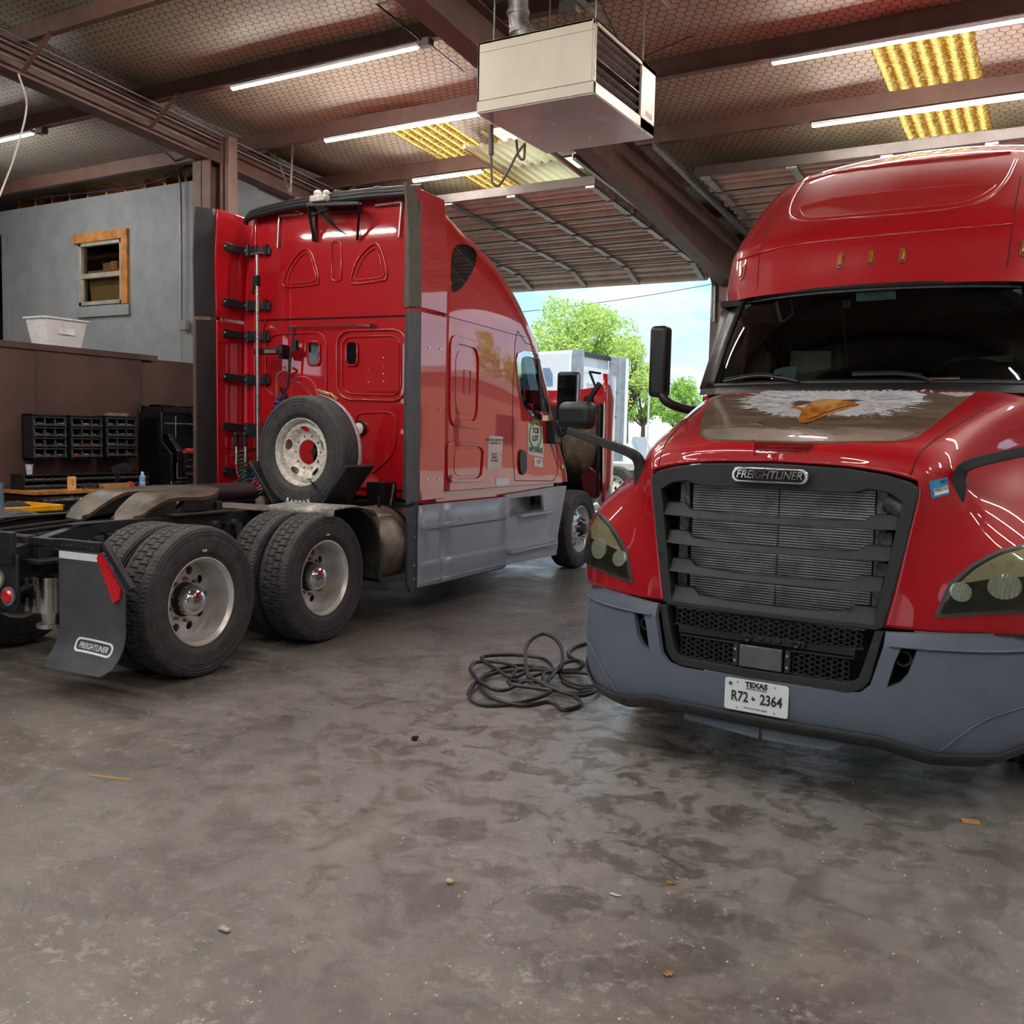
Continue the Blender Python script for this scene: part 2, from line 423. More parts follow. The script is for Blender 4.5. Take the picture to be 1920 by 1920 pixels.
# the hanging bright corrugated panel below the purlins
pn = thing('light_panel', 'bright corrugated clear panel below the skylight, left of the roof heater', 'roof panel', (0, 0, 0))
mk('corrugated_sheet', corr(-6.31, -5.46, 9.62, 11.15, lambda y: purz(y)-.06, .03), FIBW, pn)
m = MB()
for x in (-6.33, -5.44): m.bar((x, 9.6, purz(9.6)-.055), (x, 11.17, purz(11.17)-.055), .035, .05)
mk('edge_rail', m, M('cream_trim', '#d8cfa8', .5), pn)
# --- purlins (Z section), each its own
def zprof(y, z):   # web .2 high from the bottom z
    return [(y-.07, z), (y+.004, z), (y+.004, z+.194), (y+.07, z+.194), (y+.07, z+.2), (y-.004, z+.2), (y-.004, z+.006), (y-.07, z+.006)]
for y in PY:
    m = MB(); m.prism([(-19, a, b) for a, b in zprof(y, purz(y))], (25.5, 0, 0))
    struct('roof_purlin', m, BROWN, smooth=0)
# --- rafters
def rafter(x, dep):
    m = MB(); ys = [-12, -4, 2, 6, 9, 11, 13, 14.6]
    top = [(x, y, purz(y)-.004) for y in ys]; bot = [(x, y, purz(y)-dep(y)) for y in ys]
    for i in range(len(ys)-1):
        for a, w in ((top, .2), (bot, .22)): m.bar(a[i], a[i+1], w, .016)
        p = [V(top[i]), V(top[i+1]), V(bot[i+1]), V(bot[i])]; m.prism([q-V((.005, 0, 0)) for q in p], (.01, 0, 0))
    struct('roof_rafter', m, BROWN, smooth=0)
rafter(-9.2, lambda y: .29); rafter(-4.6, lambda y: .36 if y < 8 else .36+.055*(y-8)); rafter(4.6, lambda y: .36 if y < 8 else .36+.055*(y-8)); rafter(-18.5, lambda y: .3)
# --- columns
def column(x, y, h, w=.24, d=.28):
    m = MB(); m.bx((x-w/2, y-d/2, 0), (x+w/2, y-d/2+.014, h)); m.bx((x-w/2, y+d/2-.014, 0), (x+w/2, y+d/2, h)); m.bx((x-.006, y-d/2, 0), (x+.006, y+d/2, h))
    m.bx((x-w/2-.04, y-d/2-.04, 0), (x+w/2+.04, y+d/2+.04, .02)); return struct('steel_column', m, BROWN, smooth=0)
column(-9.22, 8.42, purz(8.42)-.29, .3, .26)
m = MB(); m.bx((-8.98, 8.36, 0), (-8.94, 8.50, 5.12)); m.bx((-8.90, 8.36, 0), (-8.84, 8.5, 5.12)); struct('trim_1', m, BROWN, smooth=0)
column(-4.62, 14.45, 4.1, .24, .5); column(4.6, 14.45, 4.1, .24, .5)
# --- flange braces
def brace(y, side=1):
    zb = purz(y)-.27; m = MB(); a, b = V((-9.2+.1*side, y-.02, zb)), V((-9.2+.62*side, y-.05, purz(y)+.02))
    m.bar(a, b, .05, .006); m.bar(a+V((0, .025, .025)), b+V((0, .025, .025)), .006, .05); struct('flange_brace', m, BROWN, smooth=0)
for y in (5.96, 7.45, 10.46): brace(y)
# --- conduits and cables along the rafter and the boards
CON = M('conduit_grey', '#8d8a86', .4, .5)
def pipe(pts, r, mat=CON, name='conduit'):
    return struct(name, MB().tube(pts, r, 8), mat)
pipe([(-9.0, y, purz(y)-.09) for y in (-4, 4, 9, 14)], .012); pipe([(-9.04, y, purz(y)-.2) for y in (-4, 4, 8.2)], .011)
pipe([(-8.93, y, purz(y)-.03) for y in (-4, 4, 9, 14)], .009)
g = lambda px, py, Y=9.22: FG.on(1, Y, px, py)
pipe(cr([g(185, 220, 8.2), g(240, 245, 8.3), g(318, 292, 8.8), g(334, 320), g(337, 345), g(338, 450), g(339, 600)], 6), .014)
pipe([g(339, 612), g(340, 682)], .011)
m = MB(); c = g(345, 609); m.box(c, (.13, .07, .14)); struct('trim_2', m, M('box_grey', '#7f8486', .5), bevel=.006)
CABB = M('blue_cable', '#1f3a7c', .5)
pipe(cr([g(0, 377), g(120, 366), g(250, 350), g(312, 333), g(336, 328), g(341, 420), g(341, 600)], 5), .006, CABB, 'cable')
ROPE = M('white_rope', '#c9c5bb', .7)
rp = tag(mk('hanging_rope', MB().tube(cr([(-9.1, 5.9, 5.08), FG.on(0, -9.1, 50, 200), FG.on(0, -9.1, 28, 290), FG.on(0, -9.1, 8, 345), FG.on(0, -9.1, -6, 380)], 6), .009), ROPE), 'pale cord hanging in a curve from the brown rafter at top left', 'cord')
# --- chain hanger angles (perforated) for the heater and door tracks
def perf(a, b, w=.03, n=22, name='track_hanger'):
    a, b = V(a), V(b); m = MB(); m.bar(a, b, w, .003, (0, 1, 0)); m.bar(a, b, .003, w, (0, 1, 0)); struct(name, m, GALV, smooth=0)
def tz(y): return 5.70-.083*y
for (p, q, y) in [((512, 275), (546, 366), 9.3), ((549, 270), (545, 358), 9.3)]:
    perf(FG.on(1, y, *p), FG.on(1, y, *q))
for (p, q, y) in [((1240, 145), (1243, 262), 10.46), ((1222, 190), (1245, 265), 10.46), ((1262, 250), (1300, 332), 11.8), ((1308, 238), (1304, 332), 11.8)]:
    perf(FG.on(1, y, *p), FG.on(1, y, *q))
# --- front wall with three door openings
W0, W1 = 15.12, 15.3
op = [[(-9.3, -.1), (-5.18, -.1), (-5.18, 4.3), (-9.3, 4.3)], [(-4.05, -.1), (.25, -.1), (.25, 4.3), (-4.05, 4.3)], [(1.2, -.1), (6.0, -.1), (6.0, 4.3), (1.2, 4.3)]]
m = MB()
for a, b in ((-19, -9.3), (-5.18, -4.05), (.25, 1.2), (6.0, 7)): m.bx((a, W0, 0), (b, W1, 4.9))
for a, b in ((-9.3, -5.18), (-4.05, .25), (1.2, 6.0)): m.bx((a, W0, 4.3), (b, W1, 4.9))
struct('wall_front', m, METW, smooth=0)
m = MB(); m.bx((-19.2, -12, 0), (-19, -11, 6.9)); m.bx((-19.2, -11, 4.4), (-19, -2.5, 6.9)); m.bx((-19.2, -2.5, 0), (-19, 15.3, 6.9)); struct('wall_left', m, METW, smooth=0)
m = MB(); m.bx((6.6, -12, 0), (6.8, 15.3, 6.9)); struct('wall_right', m, M('grey_side_wall', '#8b8883', .6), smooth=0)
m = MB()
for a, b in ((-19, -12.5), (-8.2, -6.8), (-2.2, -1.0), (3.8, 6.8)): m.bx((a, -12.1, 0), (b, -12, 4.4))
m.bx((-19, -12.1, 4.4), (6.8, -12, 7.1)); struct('wall_back', m, METW, smooth=0)
# --- overhead doors, opened and lying under the roof
DOORI = M('door_inner_face', '#e2d7c6', .5, .1, var=.08, vs=3, col2='#c9bdab')
DOORD = M('door_joint_rail', '#4a413b', .5, .2)
def overhead(name, x0, x1, ytop, stiles):
    d = bpy.data.objects.new(name, None); COL.objects.link(d); d['kind'] = 'structure'
    n = 7; L = (14.5-ytop)/(n-1)
    for k in range(n):
        if k < n-1: a = V((0, ytop+L*k, tz(ytop+L*k))); b = V((0, ytop+L*(k+1), tz(ytop+L*(k+1))))
        else: a = V((0, 14.5, tz(14.5))); b = V((0, 15.08, 4.27))
        m = MB(); dr = (b-a); nn = V((0, dr.z, -dr.y)).normalized()   # towards the floor
        pr = [(0, .0), (.0, .05), (.09, .05), (.10, .0), (.28, .0), (.30, .022), (.40, .022), (.42, .0), (.55, .0), (.57, .022), (.67, .022), (.69, .0), (.86, .0), (.87, .05), (.985, .05), (.985, 0)]
        pts = [a+dr*t+nn*h for t, h in pr]; up = [a+dr*.985-nn*.04, a-nn*.04]
        m.prism([(x0, p.y, p.z) for p in pts+up], (x1-x0, 0, 0)); s = mk('door_section', m, DOORI, d, smooth=0)
        m = MB(); m.bar(V((x0, 0, 0))+a+nn*.05, V((x1, 0, 0))+a+nn*.05, .02, .02, (0, 0, 1)); mk('joint_strip', m, DOORD, s, smooth=0)
        if k == 0: mk('dark_edge_cap', MB().bx((x0, a.y-.03, a.z-.06), (x1, a.y+.012, a.z+.05)), DOORD, s, smooth=0)  # dark cap added so the top edge does not catch the tube light
        m = MB()
        for x in stiles:
            m.bar(V((x, 0, 0))+a+dr*.06+nn*.06, V((x, 0, 0))+b-dr*.06+nn*.06, .085, .02, nn)
            for q in (a+dr*.04, ): m.box(V((x, 0, 0))+q+nn*.07, (.12, .06, .03))
        mk('stile', m, GALV, s, smooth=0)
    return d
overhead('door_1', -9.25, -5.22, 10.85, (-9.1, -8.42, -7.38, -6.42, -5.3))
overhead('door_2', -4.02, .2, 11.0, (-3.9, -2.9, -1.9, -.9, .1))
def track(x):
    m = MB(); P = [(x, y, tz(y)-.02) for y in (10.0, 12, 14.3)]+[(x, 14.75, 4.42), (x, 15.0, 4.15), (x, 15.04, 3.6), (x, 15.04, .1)]
    for a, b in zip(P[:-1], P[1:]):
        m.bar(a, b, .012, .06); m.bar(V(a)+V((.02, 0, .03)), V(b)+V((.02, 0, .03)), .05, .006); m.bar(V(a)+V((.02, 0, -.03)), V(b)+V((.02, 0, -.03)), .05, .006)
    struct('door_track', m, GALV, smooth=0)
track(-5.12); track(-4.15); track(.3)
# --- light fixtures
def emis(name, col, st):
    t = NT(name); e = t.n('ShaderNodeEmission'); e.inputs[0].default_value = srgb(col); e.inputs[1].default_value = st; t.l(e.outputs[0], t.out.inputs[0]); return t.m
LED = emis('led_tube', '#fff6ee', 185)
def fixture(x0, x1, y, label, z=None, grp=None):
    z = purz(y)-.012 if z is None else z; o = thing('ceiling_light', label, 'ceiling light', ((x0+x1)/2, y-.03, z), 0, grp)
    h = (x1-x0)/2; m = MB(); m.box((0, 0, -.012), (2*h, .055, .026)); mk('housing', m, WHITE, o, smooth=0)
    m = MB(); m.prism([(-h+.01, .018*cos(a), -.026+.018*sin(a)) for a in [pi+pi*k/8 for k in range(9)]], (2*h-.02, 0, 0)); mk('diffuser', m, LED, o)
    return o
def fpx(p, y): return FG.on(1, y-.03, *p).x
fixture(fpx((435, 163), 7.45), fpx((783, 88), 7.45), 7.45, 'lit tube light on the purlin, nearest the top edge, left of the heater')
fixture(fpx((610, 260), 8.94), fpx((610, 260), 8.94)+2.42, 8.94, 'lit tube light running behind the left side of the roof heater')
fixture(fpx((775, 333), 10.45), fpx((905, 316), 10.45), 10.45, 'lit tube light just above the red cab roof, beside the bright panel')
fixture(fpx((1448, 107), 8.94), fpx((1448, 107), 8.94)+4.6, 8.94, 'upper of two long lit tube lights at the right, above the amber skylight')
fixture(fpx((1523, 222), 10.45), fpx((1523, 222), 10.45)+4.2, 10.45, 'lower of two long lit tube lights at the right, crossing the amber skylight')
fixture(fpx((62, 244), 7.45)-2.4, fpx((62, 244), 7.45), 7.45, 'lit tube light at the far left, behind the hanging cord')
G = 'added tube lights out of view under the roof'
for (x, y) in [(-8, 2.97), (-4, 2.97), (4.2, 4.46), (4.6, 5.96), (2.6, 7.45), (-8, -1.5), (-4, -1.5), (1.5, -1.5), (-8, -6), (-3, -6), (2, -6), (-13, 2.97), (-13, -3), (5, 3), (5, 8), (-6.5, 4.46), (-11.5, 4.46), (-5.5, 1.48), (-1, -.2), (2, .9)]:  # unseen fixtures, added to brighten the interior
    y = min(PY, key=lambda q: abs(q-y)); fixture(x-1.2, x+1.2, y, 'added unseen tube light on a purlin, brightening the interior', grp=G)
JB = M('junction_box', '#77736d', .5, .4)
for k, (px, py, y) in enumerate([(798, 80, 7.45), (78, 246, 7.45)]):
    m = MB(); m.box(FG.on(1, y-.05, px, py), (.13, .09, .07)); struct('trim_%d' % (k+3), m, JB, bevel=.01)
pipe([(-3.9, 7.35, 5.2), (-.4, 7.35, 5.2)], .013)
m = MB(); c = FG.on(1, 7.3, 1068, 14); m.box(c, (.16, .1, .1)); struct('trim_8', m, JB, bevel=.01)
perf(FG.on(1, 6.4, 1082, -6), FG.on(1, 6.6, 1133, 42), .04, name='ceiling_strut'); perf(FG.on(1, 6.2, 1235, -8), FG.on(1, 6.4, 1256, 14), .04, name='ceiling_strut')
for a_, b_ in (((1118, -10), (1172, 100)), ((1300, 66), (1210, 105)), ((690, -8), (760, 45))): pipe([FG.on(1, 7.2, *a_), FG.on(1, 7.3, *b_)], .004, BLACK, 'cable')
pipe([FG.on(1, 7.3, 685, -10)+V((0, -1, .1)), FG.on(1, 7.4, 798, 82)], .009, BLACK, 'cable')
pipe([FG.on(1, 7.4, 805, 82), FG.on(1, 8.8, 890, 152)], .009, BLACK, 'cable')
# --- grey office wall with window and doorway
GY = 9.3
gx = lambda px, py: FG.on(1, GY, px, py)
a = gx(150, 455); b = gx(232, 571); wx0, wx1, wz0, wz1 = a.x, b.x, b.z+.02, a.z-.02
dx = gx(7, 500).x
m = flat([(-18.9, 0), (-9.3, 0), (-9.3, 5.01), (-18.9, 5.01)], lambda x, y: (x, GY, y), .12, [[(wx0, wz0), (wx1, wz0), (wx1, wz1), (wx0, wz1)], [(dx-1.0, 2.3), (dx, 2.3), (dx, gx(7, 440).z), (dx-1.0, gx(7, 440).z)]], .5, (0, -1, 0))
struct('wall_office', m, OSB, smooth=0)
m = MB(); m.prism([(-9.42, GY+.122, 0), (-9.42, 15.1, 0), (-9.42, 15.1, purz(15.1)-.31), (-9.42, GY+.122, purz(GY)-.31)], (.115, 0, 0)); struct('wall_corridor', m, OSB, smooth=0)
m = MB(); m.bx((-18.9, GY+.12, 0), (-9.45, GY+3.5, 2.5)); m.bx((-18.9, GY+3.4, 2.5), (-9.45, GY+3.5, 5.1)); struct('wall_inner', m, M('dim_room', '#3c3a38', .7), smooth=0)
m = MB(); m.bx((dx, GY-.03, 2.5), (dx+.13, GY-.002, gx(7, 425).z)); struct('door_3', m, OSB, smooth=0)
w = bpy.data.objects.new('window_1', None); COL.objects.link(w); w['kind'] = 'structure'
m = MB(); m.bx((wx0-.1, GY-.05, wz1+.0), (wx1+.13, GY-.004, wz1+.13)); m.bx((wx1, GY-.045, wz0-.01), (wx1+.13, GY-.004, wz1)); mk('wood_trim', m, WOOD, w, smooth=0, label='raw pine trim')
m = MB(); m.bx((wx0-.05, GY-.04, wz0-.17), (wx1+.15, GY-.004, wz0-.02)); mk('window_sill', m, OSB, w, smooth=0)
FRM = M('window_frame_metal', '#a9a598', .45, .3)
mz = wz0+(wz1-wz0)*.47
m = MB(); fw = .055
m.bx((wx0, GY-.03, wz0), (wx0+fw, GY+.05, wz1)); m.bx((wx1-fw, GY-.03, wz0), (wx1, GY+.05, wz1)); m.bx((wx0, GY-.03, wz0), (wx1, GY+.05, wz0+fw)); m.bx((wx0, GY-.03, wz1-fw), (wx1, GY+.05, wz1)); m.bx((wx0, GY-.035, mz-.04), (wx1, GY+.05, mz+.03))
m.bx((wx0+fw, GY-.02, wz0+fw), (wx0+fw+.03, GY+.02, mz)); mk('window_frame', m, FRM, w, bevel=.004)
def glass(name, col, tr=.9, rough=.02):
    t = NT(name); g = t.n('ShaderNodeBsdfGlossy'); g.inputs[1].default_value = rough; x = t.n('ShaderNodeBsdfTransparent'); x.inputs[0].default_value = srgb(col)
    lw = t.n('ShaderNodeLayerWeight'); lw.inputs[0].default_value = .5; f = t.math('MULTIPLY_ADD', t.math('POWER', lw.outputs['Facing'], 4.5), .9, .045)
    mx = t.n('ShaderNodeMixShader'); t.l(f, mx.inputs[0]); t.l(x.outputs[0], mx.inputs[1]); t.l(g.outputs[0], mx.inputs[2]); t.l(mx.outputs[0], t.out.inputs[0]); return t.m
PANE = glass('window_glass', '#b9beba')
m = MB(); m.add([(wx0+.03, GY+.02, wz0+.03), (wx1-.03, GY+.02, wz0+.03), (wx1-.03, GY+.02, wz1-.03), (wx0+.03, GY+.02, wz1-.03)], [(0, 1, 2, 3)]); mk('pane', m, PANE, w, smooth=0)
CARD = M('cardboard', '#b08a58', .7, var=.1, vs=4)
def single(name, mb, mat, label, cat, group=None, **k): return tag(mk(name, mb, mat, **k), label, cat, group)
m = MB(); m.box(((wx0+wx1)/2, GY+.12, wz0+.26), (wx1-wx0-.16, .04, .52), (.12, 0, 0)); single('cardboard_box', m, CARD, 'brown cardboard sheet behind the lower pane of the office window', 'cardboard')
m = MB(); m.box(((wx0+wx1)/2+.02, GY+.34, mz+.11), (wx1-wx0-.35, .2, .24)); single('cardboard_box', m, CARD, 'low brown carton behind the upper pane of the office window', 'carton', bevel=.004)
m = MB(); m.box(((wx0+wx1)/2+.02, GY+.20, mz+.12), (.15, .03, .22)); m.box(((wx0+wx1)/2+.02, GY+.183, mz+.06), (.14, .006, .06))
single('snack_packet', m, M('orange_packet', '#c6603c', .5, var=.3, vs=25, col2='#d8b89a'), 'small orange packet standing on the window rail', 'packet')
# joists and insulation in the gap above the office wall
for k in range(13):
    x = -14.6+.42*k; m = MB(); m.bx((x, GY+.13, 4.96), (x+.045, GY+2.6, 5.2)); struct('ceiling_joist', m, WOOD, smooth=0)
m = MB(); m.bx((-18.9, GY+2.6, 4.6), (-9.6, GY+2.7, 5.0)); struct('trim_5', m, WOOD, smooth=0)
ld = bpy.data.lights.new('office_lamp', 'AREA'); ld.energy = 45; ld.color = (1, .78, .4); ld.size = 1.2; lo = bpy.data.objects.new('office_lamp', ld); COL.objects.link(lo); lo.location = (-12, GY+1.6, 4.9); lo.rotation_euler = (pi, 0, 0)
FLUFF = M('torn_insulation', '#a59a80', .9, var=.4, vs=12, bump=.6, bs=20, col2='#5a5040')
m = MB(); r5 = random.Random(3)
for k in range(16): m.sphere((-10.7+.1*k+r5.random()*.05, GY+.06, 5.13+r5.random()*.05), .09, 8, 6, (1, .6, .7+r5.random()*.5))
struct('trim_6', m, FLUFF)
# --- brown plywood partition, its ledge and cap
BX = -10.4
m = MB(); m.bx((BX-.02, -2, 0), (BX, 4.9, 2.53)); m.bx((BX-.02, 4.906, 0), (BX, 6.9, 2.53)); m.bx((BX-.02, 6.906, 0), (BX, 8.36, 2.53)); m.bx((BX-.02, 8.366, 0), (BX, GY, 2.50))
m.bx((BX-.1, -2, 0), (BX-.02, GY, 2.50)); struct('wall_partition', m, PLY, smooth=0)
m = MB(); m.bx((BX-.2, -2, 2.53), (BX+.02, 8.6, 2.60)); m.bx((BX-5, -2, 2.50), (BX-.1, GY, 2.56)); struct('trim_7', m, PLY, smooth=0)
# ------------------------------------------------------------------ unit heater
hx0, hx1, hy0, hy1, hz0, hz1 = -3.9, -2.96, 6.07, 7.15, 4.0, 4.49
H = thing('unit_heater', 'beige boxy gas heater hanging from the roof beams', 'heater', ((hx0+hx1)/2, (hy0+hy1)/2, hz0))
cx, cy = (hx0+hx1)/2, (hy0+hy1)/2; hw, hd, hh = (hx1-hx0)/2, (hy1-hy0)/2, hz1-hz0
BEI = M('beige_enamel', '#cfc7b3', .38, .0, 0, .04, 3); SHN = M('scuffed_bare_sheet', '#e0d4d2', .24, .25, var=.03, vs=2, bump=.06, bs=4)
m = MB(); m.bx((-hw, -hd, .05), (hw-.02, -hd+.02, hh)); m.bx((-hw, hd-.02, .0), (hw-.02, hd, hh)); m.bx((-hw, -hd, hh-.02), (hw, hd, hh)); m.bx((-hw, -hd, .0), (-hw+.02, hd, hh)); m.bx((hw-.26, -hd, 0), (hw-.25, hd, hh))
# louvre frame
m.bx((hw-.02, -hd, .0), (hw, -hd+.03, hh)); m.bx((hw-.02, hd-.27, 0), (hw, hd, hh)); m.bx((hw-.02, -hd, hh-.04), (hw, hd, hh)); m.bx((hw-.02, -hd, 0), (hw, hd, .08))
mk('casing', m, BEI, H, bevel=.004)
m = MB(); m.bx((-hw+.002, -hd-.004, .0), (hw-.002, -hd+.0, .075)); mk('lower_band', m, BEI, H, bevel=.002); mk('band_seam', MB().bx((-hw, -hd-.0045, .075), (hw, -hd+.001, .078)), MATTE, H, smooth=0); mk('band_seam', MB().bx((-hw, -hd-.001, hh-.075), (hw, -hd+.001, hh-.073)), MATTE, H, smooth=0)
m = MB(); m.bx((-hw, -hd, -.012), (hw, hd, .0)); mk('bottom_panel', m, SHN, H, bevel=.006, label='bare shiny bottom sheet')
for k in range(6):
    m = MB(); m.box((hw-.05, -hd+.03+(2*hd-.3)/2, .12+.058*k), (.085, 2*hd-.3, .006), (0, -.55 if k != 2 else -.2, 0)); mk('louvre', m, GALV, H, smooth=0)
m = MB(); m.box((hw-.16, 0, hh/2), (.1, 2*hd-.1, hh-.06)); mk('heat_exchanger', m, MATTE, H)
m = MB()
for k in range(6): m.lathe([(-hw-.05-.02*(5-k)/5-.003, .04+k*.035), (-hw-.05-.02*(5-k)/5+.003, .04+k*.035)], (0, -.2, .24), 0, 32)
for k in range(10):
    a = 2*pi*k/10; m.tube([(-hw-.075, -.2, .24), (-hw-.055, -.2+.19*cos(a), .24+.19*sin(a)), (-hw, -.2+.22*cos(a), .24+.22*sin(a))], .003, 5)
mk('fan_guard', m, BLACK, H)
m = MB(); m.tube(cr([(-hw+.18, -hd+.35, hh-.02), (-hw+.2, -hd+.35, hh+.14), (-hw+.13, -hd+.35, hh+.28), (-hw+.12, -hd+.35, hh+.9)], 6), .075, 20)
for z in (.16, .3): m.cyl((-hw+.15 if z < .2 else -hw+.125, -hd+.35, hh+z), (-hw+.15 if z < .2 else -hw+.125, -hd+.35, hh+z+.03), .085)
mk('flue_pipe', m, GALV, H)
m = MB(); p = [FG.on(1, 6.3, *q)-V(H.location) for q in [(920, 235), (921, 290), (923, 340), (935, 348), (952, 322), (970, 288), (985, 268)]]
m.tube([p[0], p[1]], .02, 10); m.tube(cr(p[1:], 5), .009, 8); m.tube(cr([FG.on(1, 6.5, *q)-V(H.location) for q in [(968, 262), (972, 292), (982, 298), (984, 270)]], 5), .01)
mk('gas_hose', m, M('hose_grey', '#5a5750', .5), H)
for dx_, dy_ in ((-1, -1), (1, -1), (1, 1), (-1, 1)):
    m = MB(); m.tube([(dx_*(hw-.06), dy_*(hd-.12), hh), (dx_*(hw-.06), dy_*(hd-.12), hh+.95)], .006, 6); mk('hanger_rod', m, GALV, H)
m = MB(); m.bx((hw+.0, hd-.17, .11), (hw+.002, hd-.05, .145)); mk('name_plate', m, BLACK, H)
# ------------------------------------------------------------------ small items on the left
o = thing('plastic_tote', 'clear white plastic tote with taped end on the brown ledge', 'storage tote', (BX-.18, 7.3, 2.60), pi/2)
m = MB(); TOTE = M('milky_plastic', '#e9ecec', .3, var=.0, Transmission_Weight=.15)
rw = lambda w, d, z: [(x, y, z) for x, y in rrect(-w/2, -d/2, w/2, d/2, .04, 4)]
m.grid([rw(.46, .32, 0), rw(.58, .40, .31), rw(.62, .44, .31), rw(.62, .44, .33), rw(.575, .40, .33), rw(.45, .31, .01)], True); m.add(rw(.45, .31, .01), [tuple(range(24))]); m.add(rw(.46, .32, 0), [tuple(range(23, -1, -1))])
mk('tub', m, TOTE, o); m = MB(); m.box((.0, -.186, .22), (.2, .003, .16), (-.12, 0, 0)); mk('tape', m, M('clear_tape', '#f1f1ef', .12, coat=1), o)
GREYB = M('organizer_plastic', '#3b3c3f', .45, var=.06); DARKB = M('organizer_dark', '#1a1b1d', .5)
r6 = random.Random(11); BITS = [M('zinc_bits', '#b8b8b8', .4, .6, var=.4, vs=60), M('red_bits', '#b53a2a', .5), M('blue_bits', '#8f9ac8', .5), M('yellow_bits', '#c9a548', .5)]
def organizer(y0, y1, z0, z1, label, fills):
    o = thing('parts_organizer', label, 'parts organizer', (BX, (y0+y1)/2, z0), 0, 'drawer organizers on the brown wall'); w = y1-y0; h = z1-z0; D = .2
    m = MB(); m.bx((0, -w/2, 0), (.02, w/2, h))
    for s in (-1, 1): m.bx((0, s*w/2-.012*(s > 0), 0), (D, s*w/2+.012*(s < 0), h))
    m.bx((0, -w/2, 0), (D, w/2, .02)); m.bx((0, -w/2, h-.02), (D, w/2, h)); mk('housing', m, DARKB, o, bevel=.003)
    for r in range(4):
        rz = .02+(h-.04)*(3-r)/4; rh = (h-.04)/4
        m = MB(); m.bx((.05, -w/2+.015, rz), (D+.02, w/2-.015, rz+.012)); m.bx((D+.008, -w/2+.015, rz), (D+.02, w/2-.015, rz+.035)); m.bx((.05, -w/2+.015, rz+rh-.02), (D+.03, w/2-.015, rz+rh-.008))
        for k in range(4):
            y = -w/2+.015+(w-.03)*k/3; m.bar((D+.02, y, rz), (D+.0, y, rz+rh-.012), .02, .008, (1, 0, 0)); m.bx((.05, y-.003, rz), (D, y+.003, rz+rh-.02))
        dr = mk('drawer', m, GREYB, o, bevel=.002)
        for k in range(3):
            f = fills[r][k]
            if f is None: continue
            m = MB(); yc = -w/2+.015+(w-.03)*(k+.5)/3
            for q in range(7): m.sphere((D-.02+r6.uniform(-.02, .012), yc+r6.uniform(-.035, .035), rz+.02+r6.uniform(0, .022)), .011+r6.random()*.009, 6, 5, (1, 1.5, .6))
            mk('hardware', m, BITS[f], dr)
    return o
F0 = [[0, None, 0], [0, 0, 2], [0, None, 0], [0, 0, 0]]; F1 = [[None, 2, 0], [None, 0, 0], [0, 1, 3], [1, 2, 3]]; F2 = [[0, 2, 2], [0, 0, 0], [0, 0, None], [0, None, 0]]
# bins measured at the front faces
organizer(6.72, 7.14, 1.27, 1.79, 'left black drawer organizer on the brown wall', F0); organizer(7.20, 7.62, 1.27, 1.79, 'middle black drawer organizer, with red and yellow bits, on the brown wall', F1)
organizer(7.68, 8.12, 1.28, 1.80, 'right black drawer organizer with a stack of papers on top', F2)
m = MB()
for k in range(3): m.box((BX+.12, 7.88+.01*k, 1.808+.012*k), (.14, .24, .01), (0, 0, .05*k))
single('paper_stack', m, M('worn_paper', '#a08f84', .8, var=.3, vs=30), 'thin stack of worn papers on the right drawer organizer', 'papers')
# bench cabinet with wooden top
o = thing('workbench', 'black drawer workbench with a wooden top along the brown wall', 'workbench', (-10.02, 7.3, 0))
BLKM = M('black_enamel', '#0e0e10', .25, coat=.5, var=.05)
m = MB(); m.bx((-.36, -.85, .1), (.26, .90, .88)); mk('body', m, BLKM, o, bevel=.006)
m = MB(); m.bx((-.37, -.87, .90), (.28, .92, .94)); mk('worktop', m, WOOD, o, bevel=.006)
for r in range(4):
    m = MB(); m.bx((.26, -.82, .14+.185*r), (.275, .88, .31+.185*r)); d = mk('drawer', m, BLKM, o, bevel=.004)
    m = MB(); m.bx((.275, -.78, .27+.185*r), (.30, .84, .295+.185*r)); mk('handle', m, ALU, d, bevel=.003)
m = MB(); m.bx((.276, -.76, .81), (.279, -.63, .85)); mk('badge', m, M('badge_grey', '#6a6a68', .4), o)
for y in (-.7, .55):
    for x in (-.28, .18): m = MB(); m.cyl((x-.02, y, .05), (x+.02, y, .05), .05); mk('caster', m, BLACK, o)
def lowbin(y0, y1, label):
    o = thing('parts_rack', label, 'parts rack', (-10.15, (y0+y1)/2, .94), 0, 'black racks standing on the workbench'); w = y1-y0
    m = MB(); m.bx((-.12, -w/2, 0), (-.1, w/2, .17)); m.bx((-.12, -w/2, .155), (.12, w/2, .17)); m.bx((-.12, -w/2, 0), (.12, w/2, .01))
    for s in (-1, 1): m.bx((-.12, s*w/2-.01, 0), (.12, s*w/2+.01, .17))
    mk('housing', m, DARKB, o, bevel=.003)
    for r in range(2):
        for k in range(5):
            y = -w/2+w*(k+.5)/5; m = MB(); m.cyl((.11, y-w/10.5, .035+.075*r), (.11, y+w/10.5, .035+.075*r), .016, n=10); m.bx((-.1, y-w/11, .012+.075*r), (.1, y+w/11, .018+.075*r)); m.cyl((.11, y-w/10.5, .035+.075*r), (.11, y-w/10.5+.008, .035+.075*r), .028, n=8); mk('bin', m, GREYB, o)
    return o
lowbin(6.50, 7.06, 'left black bin rack on the workbench, under the paper cup'); lowbin(7.12, 7.68, 'middle black bin rack on the workbench'); lowbin(7.72, 8.16, 'right black bin rack on the workbench, behind the blue bottle')
